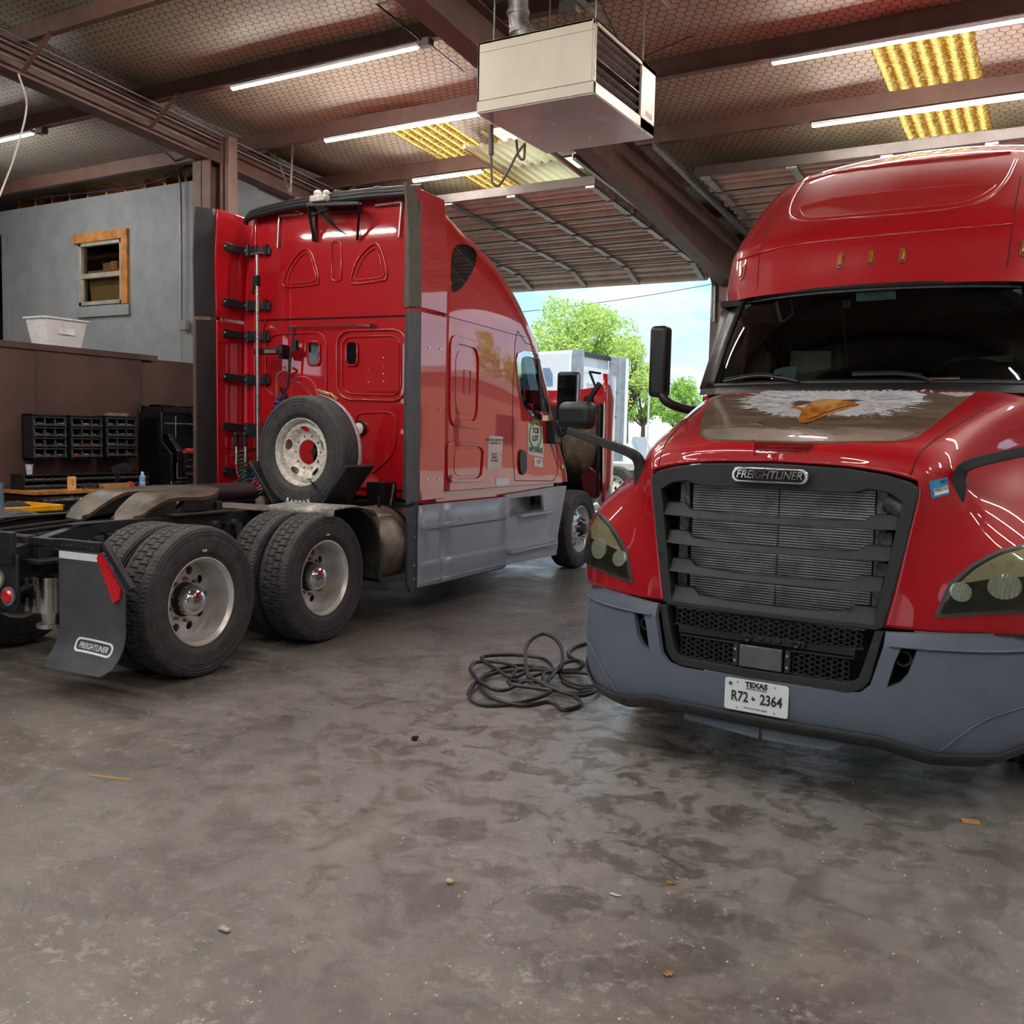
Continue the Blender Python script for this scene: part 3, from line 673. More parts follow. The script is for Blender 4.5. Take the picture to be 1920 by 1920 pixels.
m = MB(); m.lathe([(0, .028), (0, .0001)], (-10.15, 6.64, 1.11), 2); m.lathe([(0, .028), (.005, .029), (.105, .042), (.11, .044), (.108, .040), (.01, .027)], (-10.15, 6.64, 1.11), 2); single('paper_cup', m, M('printed_cup', '#dfe6e8', .5, var=.2, vs=18, col2='#8fb6c4'), 'white paper cup standing on the left bin rack', 'cup')
o = thing('spray_bottle', 'blue squeeze bottle with white cap on the workbench', 'bottle', (-9.86, 7.93, .94))
m = MB(); m.lathe([(0, .0001), (0, .036), (.12, .037), (.145, .03), (.155, .014)], (0, 0, 0), 2, 24); mk('bottle_body', m, M('blue_bottle', '#3f7fd6', .25, var=.4, vs=30, col2='#bcd6f2'), o)
m = MB(); m.lathe([(.152, .016), (.185, .014), (.187, .0001)], (0, 0, 0), 2, 16); mk('cap', m, WHITE, o)
o = thing('box_of_parts', 'small upright orange and white box on the workbench', 'box', (-9.84, 6.95, .94)); m = MB(); m.box((0, 0, .075), (.04, .085, .15)); mk('carton', m, M('orange_box', '#e39a2a', .5, var=.3, vs=30, col2='#f2dcae'), o)
mk('print', text('K01', .05, (.021, 0, .09), (0, 0, 1), (0, -1, 0), .0005), M('box_red', '#b23a1c', .5), o)
m = MB(); m.box((-9.88, 7.55, .965), (.14, .34, .05), (0, 0, .1)); single('carton', m, CARD, 'flat brown carton lying on the workbench', 'carton', bevel=.003)
GLR = M('red_cloth', '#c2363c', .8, var=.2, vs=20, bump=.5, bs=40); CLB = M('dark_cloth', '#2a2a30', .9, var=.3, vs=20, bump=.5, bs=30)
def cloth(name, c, s, mat, label, cat, seed):
    rr = random.Random(seed); m = MB(); m.sphere((0, 0, 0), 1, 22, 14)
    for p in m.v:
        n = noise.noise(p*1.9+V((seed, 0, 0)))*.35+noise.noise(p*4+V((0, seed, 0)))*.2; p *= 1+n; p.x *= s[0]; p.y *= s[1]; p.z = max(0, p.z*s[2]+s[2]*.3); p += V(c)
    return single(name, m, mat, label, cat)
cloth('shop_rag', (-9.9, 7.78, .94), (.05, .06, .05), GLR, 'crumpled red rag beside the carton on the workbench', 'rag', 2)
cloth('work_glove', (-9.9, 7.22, .94), (.06, .10, .05), CLB, 'dark crumpled glove on the middle of the workbench', 'glove', 5)
cloth('black_bag', (-10.18, 7.9, 1.112), (.08, .16, .08), MATTE, 'black tool bag lying on the right bin rack', 'bag', 9)
r7 = random.Random(4)
for k in range(9):
    m = MB(); y = 6.95+.07*k+r7.random()*.03; m.cyl((-9.82+r7.uniform(-.03, .03), y, .95), (-9.82+r7.uniform(-.03, .03), y+.03, .95+r7.random()*.004), .009, n=8)
    single('socket', m, CHROME, 'small loose chrome socket along the front edge of the workbench', 'socket', 'loose sockets on the workbench')
# yellow tool cart
o = thing('tool_cart', 'black tool cart with a yellow top tray at the far left', 'tool cart', (-8.9, 5.55, 0))
YEL = M('yellow_plastic', '#e6a818', .35)
m = MB(); m.bx((-.28, -.42, .1), (.26, .42, .82)); mk('body', m, BLKM, o, bevel=.01)
m = MB(); m.bx((-.3, -.45, .82), (.3, .45, .84))
for a, b in (((-.3, -.45), (-.27, .45)), ((.27, -.45), (.3, .45)), ((-.3, -.45), (.3, -.42)), ((-.3, .42), (.3, .45))): m.bx((a[0], a[1], .82), (b[0], b[1], .885))
mk('top_tray', m, YEL, o, bevel=.006)
m = MB(); m.bx((.26, -.38, .55), (.275, .38, .74)); d = mk('drawer', m, BLKM, o, bevel=.005); m = MB(); m.bx((.275, -.2, .63), (.28, .2, .67)); mk('badge', m, M('badge_dim', '#4d4a45', .5), d)
for y in (-.35, .35):
    for x in (-.2, .2): m = MB(); m.cyl((x-.02, y, .05), (x+.02, y, .05), .05); mk('caster', m, BLACK, o)
cloth('work_glove', (-8.85, 5.6, .845), (.09, .17, .06), CLB, 'dark glove draped over the yellow tray', 'glove', 7)
# blue grey post at the left edge
single('jack_handle', MB().tube([V((FG.on(0, -8.4, 6, 972).x, FG.on(0, -8.4, 6, 972).y+.02, 0)), FG.on(0, -8.4, 2, 905)], .018, 10), M('blue_grey_bar', '#6b8291', .35, .4), 'blue grey bar standing at the left edge by the yellow tray', 'bar')
# tall black tool chest
o = thing('tool_chest', 'tall black roller tool chest with open top, beside the grey wall', 'tool chest', (-10.05, 8.78, 0))
m = MB(); m.bx((-.3, -.5, .1), (.3, .5, 1.0)); mk('lower_cabinet', m, BLKM, o, bevel=.01)
for k in range(3):
    m = MB(); m.bx((.3, -.28, .30+.23*k), (.315, .46, .50+.23*k)); d = mk('drawer', m, BLKM, o, bevel=.004); m = MB(); m.bx((.315, -.26, .465+.23*k), (.33, .44, .48+.23*k)); mk('handle', m, ALU, d)
m = MB(); m.bx((-.3, -.3, 1.0), (.3, .5, 1.34)); mk('upper_chest', m, BLKM, o, bevel=.008)
for k in range(4):
    m = MB(); m.bx((.3, -.28, 1.02+.09*k), (.315, .48, 1.10+.09*k)); d = mk('drawer', m, BLKM, o, bevel=.004); m = MB(); m.bx((.315, -.26, 1.083+.09*k), (.328, .46, 1.093+.09*k)); mk('handle', m, ALU, d)
m = MB(); m.prism([(-.3, -.5, 1.0), (-.3, -.5, 1.86), (-.1, -.5, 1.96), (.12, -.5, 1.96), (.12, -.5, 1.5), (.3, -.5, 1.34), (.3, -.5, 1.0)], (0, .03, 0)); m.bx((-.1, -.5, 1.93), (.12, .5, 1.96)); m.bx((.1, -.5, 1.86), (.12, .5, 1.95)); m.bx((-.3, -.5, 1.34), (-.28, .5, 1.95)); m.prism([(.3, -.4, 1.0), (-.3, -.4, 1.0), (-.3, -.4, 1.6), (.1, -.4, 1.6), (.3, -.4, 1.38)], (0, .08, 0))
mk('hutch', m, BLKM, o, bevel=.006)
m = MB(); m.tube([(.31, -.42, 1.04), (.31, -.42, 1.23)], .006); m.tube([(.31, -.42, 1.04), (.31, -.26, 1.04), (.31, -.26, 1.2)], .005); m.tube([(.31, -.44, 1.55), (.31, -.44, 1.82)], .006); m.bx((.1, -.45, 1.72), (.12, .48, 1.735)); mk('hutch_rail', m, ALU, o)
cloth('work_glove', (-9.9, 8.72, 1.345), (.09, .14, .05), GLR, 'red glove lying in the open top of the black tool chest', 'glove', 12)
# ================================================================== WHEELS (shared)
def tri(t): t = t % 1; return 4*abs(t-.5)-1
def tyre(r=.51, w=.272, rim=.29, drive=True):
    m = MB(); nt = 416 if drive else 160; nx = 46 if drive else 30; tw = w*.43
    def gr(a, x):
        if not drive:
            return .010 if any(abs(x-c) < .006 for c in (-.07, -.025, .025, .07)) else 0
        t = a/(2*pi); N = 52; d = 0
        for k, c in enumerate((-.062, -.0, .062)):
            if abs(x-c-.011*tri(t*N+k*.5)*(1 if k != 1 else 1)) < .0042: d = .013
        for k, (c0, c1) in enumerate(((-.062, 0), (0, .062))):
            if c0 < x < c1 and abs(((t*N+k*.5) % 1)-.5) < .10: d = .012
        if abs(x) > tw-.016 and (t*N*2) % 1 < .28: d = .006
        return d
    prof = [(-w*.36, rim+.004), (-w*.43, rim+.015), (-w*.445, rim+.03), (-w*.46, rim+.033), (-w*.487, rim+.06), (-w*.5, rim+.105), (-w*.497, rim+.118), (-w*.509, rim+.121), (-w*.507, rim+.127), (-w*.495, rim+.130), (-w*.487, r-.062), (-w*.50, r-.059), (-w*.498, r-.053), (-w*.483, r-.050), (-w*.478, r-.042), (-w*.488, r-.039), (-w*.486, r-.034), (-w*.470, r-.031), (-w*.46, r-.018)]
    rows = []
    for i in range(nt):
        a = 2*pi*i/nt; row = [(x, q) for x, q in prof]
        for k in range(nx+1):
            x = -tw+2*tw*k/nx; row.append((x, r-.010*(x/tw)**4-gr(a, x)))
        row += [(-x, q) for x, q in prof[::-1]]
        rows.append([V((x, q*cos(a), q*sin(a))) for x, q in row])
    rows.append(rows[0]); m.grid([r_[::-1] for r_ in rows]); 
    me = bpy.data.meshes.new('tyre'); me.from_pydata([tuple(p) for p in m.v], [], m.f); me.validate()
    bm = bmesh.new(); bm.from_mesh(me); bmesh.ops.remove_doubles(bm, verts=bm.verts, dist=1e-5); bm.to_mesh(me); bm.free()
    me.shade_smooth(); me.set_sharp_from_angle(angle=radians(40)); me.materials.append(RUBBER); return me
TD = tyre(); TS = tyre(.50, .285, .29, False)
def disc(prof_fn, r0, r1, nh, rh, rad, th=.012, hz=0):
    """wheel disc with round hand holes; prof_fn(radius) -> axial offset; faces +x"""
    holes = []
    for k in range(nh):
        a = 2*pi*(k+hz)/nh; holes.append([(rad*cos(a)+rh*cos(b)*1.0, rad*sin(a)+rh*sin(b)) for b in [2*pi*q/14 for q in range(14)]])
    outer = [(r1*cos(2*pi*i/64), r1*sin(2*pi*i/64)) for i in range(64)]; inner = [(r0*cos(2*pi*i/32), r0*sin(2*pi*i/32)) for i in range(32)]
    vs, fs, lp = tri2d(outer, holes+[inner], .022)
    return sheet(MB(), vs, fs, lambda y, z: (V((prof_fn(sqrt(y*y+z*z)), y, z)), V((1, 0, 0))), th)
def interp(t): 
    def f(x):
        if x <= t[0][0]: return t[0][1]
        for (a, b), (c, d) in zip(t[:-1], t[1:]):
            if x <= c: return b+(d-b)*(x-a)/(c-a)
        return t[-1][1]
    return f
RIMALU = M('satin_wheel_alloy', '#d6d8da', .34, .55, var=.05, vs=4, col2='#bdb6aa')
def barrel(m, w=.22, side=1):
    m.lathe([(w/2+.006, .300), (w/2+.008, .292), (w/2-.004, .286), (w/2-.02, .272), (.03, .262), (0, .256), (-.04, .258), (-.08, .264), (-w/2+.01, .28), (-w/2, .30)], (0, 0, 0), 0, 64)
def wheel(name, parent, x, y, style, r=.51, side=1):
    """side=+1: outer face looks to +x"""
    o = bpy.data.objects.new(name, None); COL.objects.link(o); o.parent = parent; o.location = (x, y, r); o.rotation_euler = (0, 0, 0 if side > 0 else pi)
    m = MB(); barrel(m)
    if style == 'rear':   # deep dish, disc near the inner side
        m2 = disc(interp([(.08, -.045), (.14, -.05), (.165, -.06), (.262, -.07)]), .085, .262, 10, .031, .198); m.add(m2.v, m2.f)
    elif style == 'front':
        m2 = disc(interp([(.08, .105), (.14, .10), (.165, .09), (.245, .045), (.265, .03)]), .08, .262, 10, .027, .205); m.add(m2.v, m2.f)
    elif style == 'spare':
        m2 = disc(interp([(.10, .075), (.15, .07), (.168, .045), (.25, .02)]), .11, .262, 0, .03, .2); m.add(m2.v, m2.f)
    mk('rim', m, RIMALU, o, smooth=30)
    t = mk('tyre', TD if style in ('rear', 'inner') else TS, None, o, smooth=0)
    if style == 'rear':
        m = MB(); m.lathe([(-.08, .12), (-.045, .118), (-.03, .105), (.0, .10), (.02, .098)], (0, 0, 0), 0, 40); mk('hub', m, DIRTY, o)
        m = MB(); m.lathe([(.0, .1035), (.03, .103), (.055, .095), (.078, .075), (.092, .045), (.097, .0001)], (0, 0, 0), 0, 40); mk('hub_cap', m, CHROME, o, smooth=80)
        m = MB()
        for k in range(10):
            a = 2*pi*(k+.5)/10; m.cyl((-.05, .142*cos(a), .142*sin(a)), (-.02, .142*cos(a), .142*sin(a)), .014, n=6)
        mk('wheel_nut', m, ALUD, o)
    if style == 'front':
        m = MB(); m.lathe([(.10, .10), (.115, .095), (.15, .075), (.175, .065), (.18, .0001)], (0, 0, 0), 0, 32); mk('hub', m, DIRTY, o)
        for k in range(10):
            a = 2*pi*(k+.5)/10; m = MB(); m.cyl((.10, .14*cos(a), .14*sin(a)), (.15, .14*cos(a), .14*sin(a)), .019, .013, 10); m.sphere((.15, .14*cos(a), .14*sin(a)), .0135, 8, 6); mk('wheel_nut', m, CHROME, o)
    return o
def arc_text(s, r, x, a0, size, parent, mat, da=None, ext=.0015):
    m = MB(); da = da or size*.78/r; a = a0
    for ch in s:
        rd = V((0, -sin(a), cos(a))); tg = V((0, cos(a), sin(a)))
        if ch != ' ': t = text(ch, size, V((x, 0, 0))+rd*r, tg, rd, ext); m.add(t.v, t.f)
        a -= da
    return m
# ================================================================== TRUCK A : red sleeper seen from behind
A = thing('semi_truck', 'red sleeper semi truck seen from behind, spare wheel at its cab, hood open', 'semi truck', (FA.o.x, FA.o.y, 0), FA.a)
# ---- cab shell: plan outlines stacked upwards
lev = [ # z, rear corner, side rear, side mid, side front, front corner, centre front
 (1.13, (1.10, 2.96), (1.20, 3.05), (1.21, 3.9), (1.22, 4.9), (1.215, 5.85), (1.14, 6.08), (.8, 6.15)),
 (1.30, (1.10, 2.96), (1.20, 3.05), (1.22, 3.9), (1.22, 4.9), (1.215, 5.80), (1.13, 6.02), (.8, 6.1)),
 (1.50, (1.10, 2.96), (1.20, 3.05), (1.22, 3.9), (1.22, 4.9), (1.21, 5.66), (1.12, 5.88), (.7, 6.0)),
 (1.88, (1.10, 2.96), (1.20, 3.05), (1.22, 3.9), (1.22, 4.8), (1.20, 5.46), (1.10, 5.66), (.6, 5.85)),
 (2.25, (1.10, 2.96), (1.20, 3.05), (1.215, 3.9), (1.205, 4.75), (1.18, 5.30), (1.08, 5.50), (.6, 5.70)),
 (2.60, (1.10, 2.96), (1.20, 3.05), (1.21, 3.9), (1.195, 4.7), (1.16, 5.12), (1.05, 5.33), (.5, 5.55)),
 (2.77, (1.10, 2.96), (1.20, 3.05), (1.21, 3.8), (1.19, 4.6), (1.15, 5.02), (1.03, 5.24), (.5, 5.46)),
 (3.00, (1.10, 2.96), (1.19, 3.05), (1.20, 3.7), (1.175, 4.4), (1.125, 4.80), (1.00, 5.06), (.5, 5.3)),
 (3.25, (1.09, 2.96), (1.17, 3.05), (1.175, 3.6), (1.145, 4.15), (1.09, 4.52), (.96, 4.8), (.45, 5.05)),
 (3.48, (1.07, 2.96), (1.14, 3.05), (1.14, 3.5), (1.10, 3.9), (1.04, 4.20), (.90, 4.48), (.4, 4.72)),
 (3.66, (1.05, 2.96), (1.10, 3.04), (1.09, 3.35), (1.04, 3.6), (.97, 3.82), (.83, 4.05), (.35, 4.28)),
 (3.78, (1.03, 2.96), (1.06, 3.03), (1.04, 3.2), (.98, 3.35), (.89, 3.5), (.73, 3.65), (.3, 3.85)),
 (3.86, (1.00, 2.96), (1.01, 3.0), (.99, 3.07), (.93, 3.14), (.8, 3.22), (.6, 3.3), (.2, 3.4)),
 (3.89, (.92, 2.96), (.93, 2.99), (.90, 3.02), (.8, 3.05), (.66, 3.08), (.4, 3.1), (.15, 3.12))]
def half(l, n=8):
    z = l[0]; P = [V((x, y, z)) for x, y in l[1:]]; P.append(V((0, P[-1].y+.04, z)))
    q = cr(P, n); return [V((0, P[0].y, z)), V((P[0].x*.5, P[0].y, z))]+q
dense = []
L3 = [[l[0]]+[c for p in l[1:] for c in p] for l in lev]
zz = cr([V((l[0], 0, 0)) for l in lev], 5)
def lerpcols(rows, n):
    cols = len(rows[0]); out = [[0]*cols for _ in range((len(rows)-1)*n+1)]
    for c in range(cols):
        q = cr([V((r[c], 0, 0)) for r in rows], n)
        for i, v in enumerate(q): out[i][c] = v.x
    return out
rows = []
for r in lerpcols(L3, 5):
    l = (r[0],)+tuple((r[1+2*i], r[2+2*i]) for i in range(7)); h = half(l); rows.append(h+[V((-p.x, p.y, p.z)) for p in h[-2:0:-1]])
shell = MB(); shell.grid([q[::-1] for q in rows], True); nl = len(rows[0]); shell.add([p for p in rows[-1]], [tuple(range(nl-1, -1, -1))])
# door window openings: cut by leaving the faces out
WINPX = [(977, 671), (1003, 674), (1016, 700), (1028, 768), (1020, 779), (1000, 770), (984, 748), (977, 712)]
wpoly = [(p.y, p.z) for p in [FA.on(0, 1.2, *q) for q in WINPX]]
keep = []
for f in shell.f:
    c = sum((shell.v[i] for i in f), V())/len(f)
    if len(f) == 4 and abs(c.x) > 1.0 and inpoly(c.y, c.z, wpoly): continue
    if len(f) == 4 and c.y > 5.3 and 1.75 < c.z < 2.62 and abs(c.x) < 1.0: continue
    keep.append(f)
bvhA = shell.bvh(); shell.f = keep
cab = mk('cab', shell, REDA, A, smooth=38)
pa = lambda *a, **k: patch(FA, bvhA, *a, **k)
INT = M('cab_interior', '#17181b', .8); GLA = glass('cab_glass', '#8fa0a4')
m = MB(); m.bx((-1.12, 3.1, 1.2), (1.12, 4.4, 1.22)); m.bx((-1.1, 4.35, 1.2), (1.1, 4.38, 2.7)); m.bx((-1.05, 4.4, 1.15), (1.05, 5.6, 1.25)); mk('cab_interior', m, INT, A, smooth=0)
for s in (-1, 1):
    m = MB(); m.box((s*.6, 4.75, 1.45), (.5, .5, .2)); m.box((s*.6, 4.55, 1.9), (.5, .14, .8), (-.12, 0, 0)); m.box((s*.6, 4.53, 2.33), (.28, .1, .16)); mk('seat', m, M('seat_cloth', '#23252a', .85), A, bevel=.04)
m = MB(); m.lathe([(.0, .2), (.014, .214), (.0, .228), (-.014, .214)], (0, 0, 0), 1, 32, True); m.xf(Matrix.Translation((-.55, 5.05, 1.85)) @ Matrix.Rotation(.6, 4, 'X')); mk('steering_wheel', m, BLACK, A)
glz = MB(); 
wg = FA; p3 = pa([(973, 666), (1005, 669), (1019, 698), (1032, 770), (1022, 785), (998, 775), (980, 750), (973, 712)], .0, .004, sp=8, sm=3); wgl = mk('side_window', p3, GLA, A, smooth=50)
p3 = pa([(970, 662), (1007, 665), (1021, 696), (1035, 772), (1023, 789), (996, 779), (977, 752), (970, 712)], .012, .02, sp=6, sm=3, holes=[[(977, 671), (1003, 674), (1016, 700), (1028, 768), (1020, 779), (1000, 770), (984, 748), (977, 712)]]); mk('window_trim', p3, CHROME, wgl, smooth=50)
p3 = pa([(1006, 672), (1010, 676), (1016, 772), (1011, 770)], .02, .015, sp=6); mk('window_divider', p3, BLACK, wgl)
m = MB(); m.grid([[V((x, 5.56-.3*0+.28*(1-(x/1.0)**2)-.0, 1.78)) for x in [-.98+.098*i for i in range(21)]], [V((x*.98, 5.18+.26*(1-(x/1.0)**2), 2.6)) for x in [-.98+.098*i for i in range(21)]]]); o_ = mk('windshield', m, GLA, A, smooth=60)
# sleeper window, tri shape
tw = [(848, 476), (856, 460), (872, 459), (888, 466), (893, 478), (888, 502), (872, 530), (858, 545), (848, 546), (846, 520)]
mk('sleeper_window', pa(tw, .006, .01, sp=5, sm=4), M('dark_glass', '#0c0e10', .05, 0, 1), A, smooth=60)
def outline(poly, w, name, mat=REDA, off=.004, parent=A, closed=True, sm=4, r=.007, fr=FA, bv=None):
    P = onto(fr, bv or bvhA, smooth2(poly, sm) if closed else [(p.x, p.y) for p in cr([(a[0], a[1], 0) for a in poly], sm)], off)
    return mk(name, MB().tube(P, r, 8, closed), mat, parent, smooth=80)
def rp(x0, y0, x1, y1, r, sk=0, n=4):
    """rounded quad whose right side is shifted by sk"""
    return [(x, y+sk*(x-x0)/(x1-x0)) for x, y in rrect(x0, y0, x1, y1, r, n)]
# storage doors on the sleeper side
def sdoor(q, name, inner):
    """q: four corners px; raised rim + inner panel"""
    def lerp(u, v): 
        a, b, c, d = [V(p) for p in q]; return tuple((a*(1-u)+b*u)*(1-v)+(d*(1-u)+c*u)*v)
    def ring(k): return [lerp(*p) for p in rrect(k, k*.8, 1-k, 1-k*.8, .16, 4)]
    o = mk(name, pa(ring(.0), .016, .018, sp=9, holes=[ring(.11)]), REDA, A, smooth=40, bevel=.004)
    mk('inner_panel', pa(ring(.19), .005, .01, sp=9), REDA, o, smooth=40, bevel=.003)
    return o
d1 = sdoor([(843, 626), (903, 642), (899, 806), (842, 798)], 'storage_door', 1)
P = onto(FA, bvhA, [(869, 694), (881, 695), (881, 739), (869, 738)], .012); mk('latch', MB().tube(P, .004, 6, True), REDA, d1)
sdoor([(837, 826), (914, 833), (908, 903), (837, 905)], 'storage_door', 1)
# seams
BLK2 = M('seam_gap', '#1c0406', .8)
def seam(pts, r=.0035, parent=A): 
    P = onto(FA, bvhA, [(p.x, p.y) for p in cr([(a[0], a[1], 0) for a in pts], 8)], .0005); return mk('panel_seam', MB().tube(P, r, 5), BLK2, parent)
seam([(800, 583), (880, 604), (960, 626), (985, 632)]); seam([(829, 590), (828, 700), (826, 946)]); seam([(828, 372), (829, 480), (829, 590)])
DOORP = [(966, 640), (985, 643), (1008, 655), (1018, 690), (1036, 780), (1045, 850), (1037, 902), (966, 911)]
P = onto(FA, bvhA, dens(smooth2(DOORP, 3), 9), .0); door = mk('door', MB().tube(P, .0045, 6, True), BLK2, A)
mk('door_handle', pa([(974, 845), (981, 845), (985, 855), (985, 880), (980, 890), (974, 886), (972, 865)], .02, .03, sp=6, sm=3), BLACK, door, bevel=.004)
# signs on the side
PAP = M('magnetic_sign', '#d8dcd6', .4); INK = M('black_ink', '#20242a', .6); GRN = M('green_ink', '#3f9a4a', .5)
def side_pt(px, py, off=.0): r_ = onto(FA, bvhA, [(px, py)], off); return r_[0] if r_ else FA.on(0, 1.19, px, py)
sg = mk('door_sign', pa([(990, 793), (1016, 800), (1019, 858), (989, 852)], .005, .004, sp=8), PAP, A)
c = side_pt(1003, 815, .008); U_ = (0, 1, 0)
m = MB()
for a0, a1 in ((-60, 110), (130, 290)):
    m.tube([c+V((0, .155*cos(radians(a)), .155*sin(radians(a))*.95)) for a in range(a0, a1, 12)], .016, 6)
for s_, a in ((1, 110), (-1, 290)):
    p = c+V((0, .155*cos(radians(a)), .155*sin(radians(a))*.95)); m.prism([p+V((0, 0, .05)), p+V((0, -.07*s_, 0)), p+V((0, 0, -.05))], (.004, 0, 0))
m.xf(Matrix.Translation(c) @ Matrix.Diagonal((.12, 1, 1, 1)) @ Matrix.Translation(-c)); mk('emblem_ring', m, GRN, sg)
mk('sign_text', text('TCB\nLOT', .085, c, U_, (0, 0, 1), .001, bold=.002), INK, sg)
mk('sign_text', text('WE HAUL', .085, side_pt(1004, 844, .008), (0, 1, -.04), (0, 0, 1), .001, bold=.001), INK, sg)
s2 = mk('notice_sticker', pa([(1001, 857), (1016, 860), (1018, 877), (1001, 874)], .005, .004, sp=8), PAP, A)
mk('sticker_text', text('DOT INSPECT\nTX 0423', .022, side_pt(1009, 866, .009), U_, (0, 0, 1), .0005), INK, s2)
s3 = mk('registration_decal', pa([(916, 816), (943, 819), (939, 880), (913, 881)], .004, .003, sp=8), M('clear_decal', '#cfc6c0', .4), A)
mk('decal_text', text('WE HAUL LOGISTICS LLC\nROCKWALL, TX', .034, side_pt(928, 828, .007), U_, (0, 0, 1), .0005), INK, s3)
mk('decal_text', text('US DOT\n2936107\nMC 994427', .034, side_pt(926, 858, .007), U_, (0, 0, 1), .0005), INK, s3)
s4 = mk('small_sticker', pa([(930, 896), (955, 897), (953, 910), (929, 909)], .004, .003, sp=8), M('holo_sticker', '#8fc4d6', .3, coat=1, var=.5, vs=60, col2='#d9a7b0'), A)
m = MB(); c = side_pt(1053, 876, .0); m.sphere(c, .05, 12, 8, (.5, 1, .8)); mk('marker_light', m, AMBER, A)
# valance under the body, rear wall bottom
m = MB(); m.bx((.95, 2.98, 1.0), (1.165, 5.7, 1.14)); m.bx((-1.165, 2.98, 1.0), (-.95, 5.7, 1.14)); m.bx((-.98, 2.99, 1.04), (1.05, 3.1, 1.15)); mk('lower_valance', m, REDA, A, bevel=.02)
m = MB(); m.bx((-1.1, 3.1, 1.06), (1.1, 5.9, 1.12)); mk('cab_floor', m, MATTE, A)
# ---- side extenders
for s, nm in ((1, 'side_extender'), (-1, 'side_extender')):
    for z0, z1, w0a, w0b in ((1.06, 2.755, 2.62, 2.60), (2.785, 3.83, 2.60, 2.56)):
        m = MB(); u0, u1 = (1.185, 1.215)
        top = z1; prof = [(w0a, z0), (3.06, z0), (3.06, z1), (w0b, z1)]
        vs, fs, lp = tri2d(prof, (), .12)
        sh = (lambda w, z: .05*max(0, (z-3.3))**1.3)
        sheet(m, vs, fs, lambda w, z: (V((s*(1.215-.10*max(0, z-3.35)), w, z)), V((s, 0, 0))), .03); e = mk(nm, m, REDA, A, bevel=.006)
        vs, fs, lp = tri2d([(w0a-.245, z0-.02), (w0a+.01, z0), (w0b+.01, z1), (w0b-.23, z1-.02)], (), .08)
        m = MB(); sheet(m, vs, fs, lambda w, z: (V((s*(1.22-.10*max(0, z-3.35)+.03*((w0a-w)/.24)**2), w, z)), V((s, 0, 0))), .018); mk('rubber_edge', m, (M('olive_rubber', '#545247', .6, var=.12, vs=8) if z1 > 3 else FLAP) if s > 0 else M('black_rubber_sheet', '#232428', .6, var=.1), e, smooth=60, bevel=.004)
        if s > 0:
            m = MB(); m.bx((1.05, w0a-.02, z0), (1.2, w0a+.02, z1-.12 if z1 > 3 else z1)); mk('edge_channel', m, M('weathered_trim', '#57554a' if z1 > 3 else '#3a3c3e', .6, var=.15, vs=8), e, bevel=.006)
# bolts on lower right extender
m = MB()
for z in (1.25, 1.9, 2.45):
    for w in (2.75, 2.95): m.cyl((1.214, w, z), (1.222, w, z), .009, n=8)
mk('rivet', m, CHROME, A)
# left hinge brackets
for z in (3.48, 2.93, 2.62, 2.18, 1.68, 1.22):
    m = MB(); r_ = V((-1.05, 2.945, z)); a = V((-1.18, 2.68, z+.02)); b = V((-1.1, 2.90, z)); c = V((-.80, 2.945, z-.01)) 
    m.bar(a, b, .02, .075); m.bar(b, c, .02, .07); m.cyl((-1.06, 2.90, z-.06), (-1.06, 2.90, z+.06), .022); m.box((-.85, 2.93, z), (.04, .03, .12)); m.box((-1.0, 2.92, z), (.1, .04, .1))
    h = mk('extender_bracket', m, BLACK, A, bevel=.004)
    mk('bolt', MB().cyl((-1.06, 2.885, z), (-1.06, 2.87, z), .014, n=8).cyl((-1.17, 2.69, z+.02), (-1.155, 2.68, z+.02), .01, n=8), CHROME, h)
# ---- rear wall features
RW = 2.955
def rw(px, py, y=RW): return FA.on(1, y, px, py)
def rpx(pts, closed=True, sm=4, off=-.004): 
    P = smooth2(pts, sm) if closed else pts; return [rw(*p)+V((0, off, 0)) for p in P]
def rtube(pts, r=.009, closed=True, name='pressed_rib', mat=REDA, sm=4): return mk(name, MB().tube(rpx(pts, closed, sm), r, 8, closed), mat, A, smooth=80)
seamr = rtube([(487, 600), (620, 596), (769, 591)], .006, False, 'panel_seam', BLK2)
def TRI(cx, cy, k, w=52, h=66, rr=1): return [(cx-w*k*.1, cy-h*k*.5), (cx+w*k*.14, cy-h*k*.5), (cx+w*k*.45, cy+h*k*.22), (cx+w*k*.42, cy+h*k*.46), (cx-w*k*.5, cy+h*k*.5), (cx-w*k*.58, cy+h*k*.28)]
rtube([(566, 470), (582, 471), (595, 505), (597, 528), (588, 534), (538, 538), (532, 525), (545, 495)], .008); rtube([(568, 478), (580, 478), (590, 508), (590, 526), (545, 531), (541, 522), (552, 496)], .005)
rtube([(697, 460), (712, 462), (724, 500), (724, 522), (715, 526), (665, 532), (659, 520), (672, 485)], .008); rtube([(699, 468), (708, 469), (716, 500), (717, 518), (674, 524), (668, 516), (680, 486)], .005)
rtube(rp(622, 452, 640, 527, 8), .006, sm=1)
def rq(q, r, rad, name='pressed_rib', sm=1):
    a, b, c, d = [V(p) for p in q]
    P = [tuple((a*(1-u)+b*u)*(1-v)+(d*(1-u)+c*u)*v) for u, v in rrect(0, 0, 1, 1, rad, 5)]
    return mk(name, MB().tube([rw(*p)+V((0, -.003, 0)) for p in P], r, 8, True), REDA, A, smooth=80)
rq([(632, 620), (762, 617), (762, 752), (632, 748)], .012, .2); rq([(641, 632), (752, 629), (752, 742), (642, 738)], .007, .18)
rq([(498, 628), (612, 622), (612, 748), (498, 742)], .008, .2); rq([(660, 775), (745, 772), (740, 850), (690, 895)], .006, .25)
rtube([(500, 597), (487, 640), (487, 900)], .006, False); rtube([(480, 395), (478, 600), (478, 905)], .010, False, sm=1)
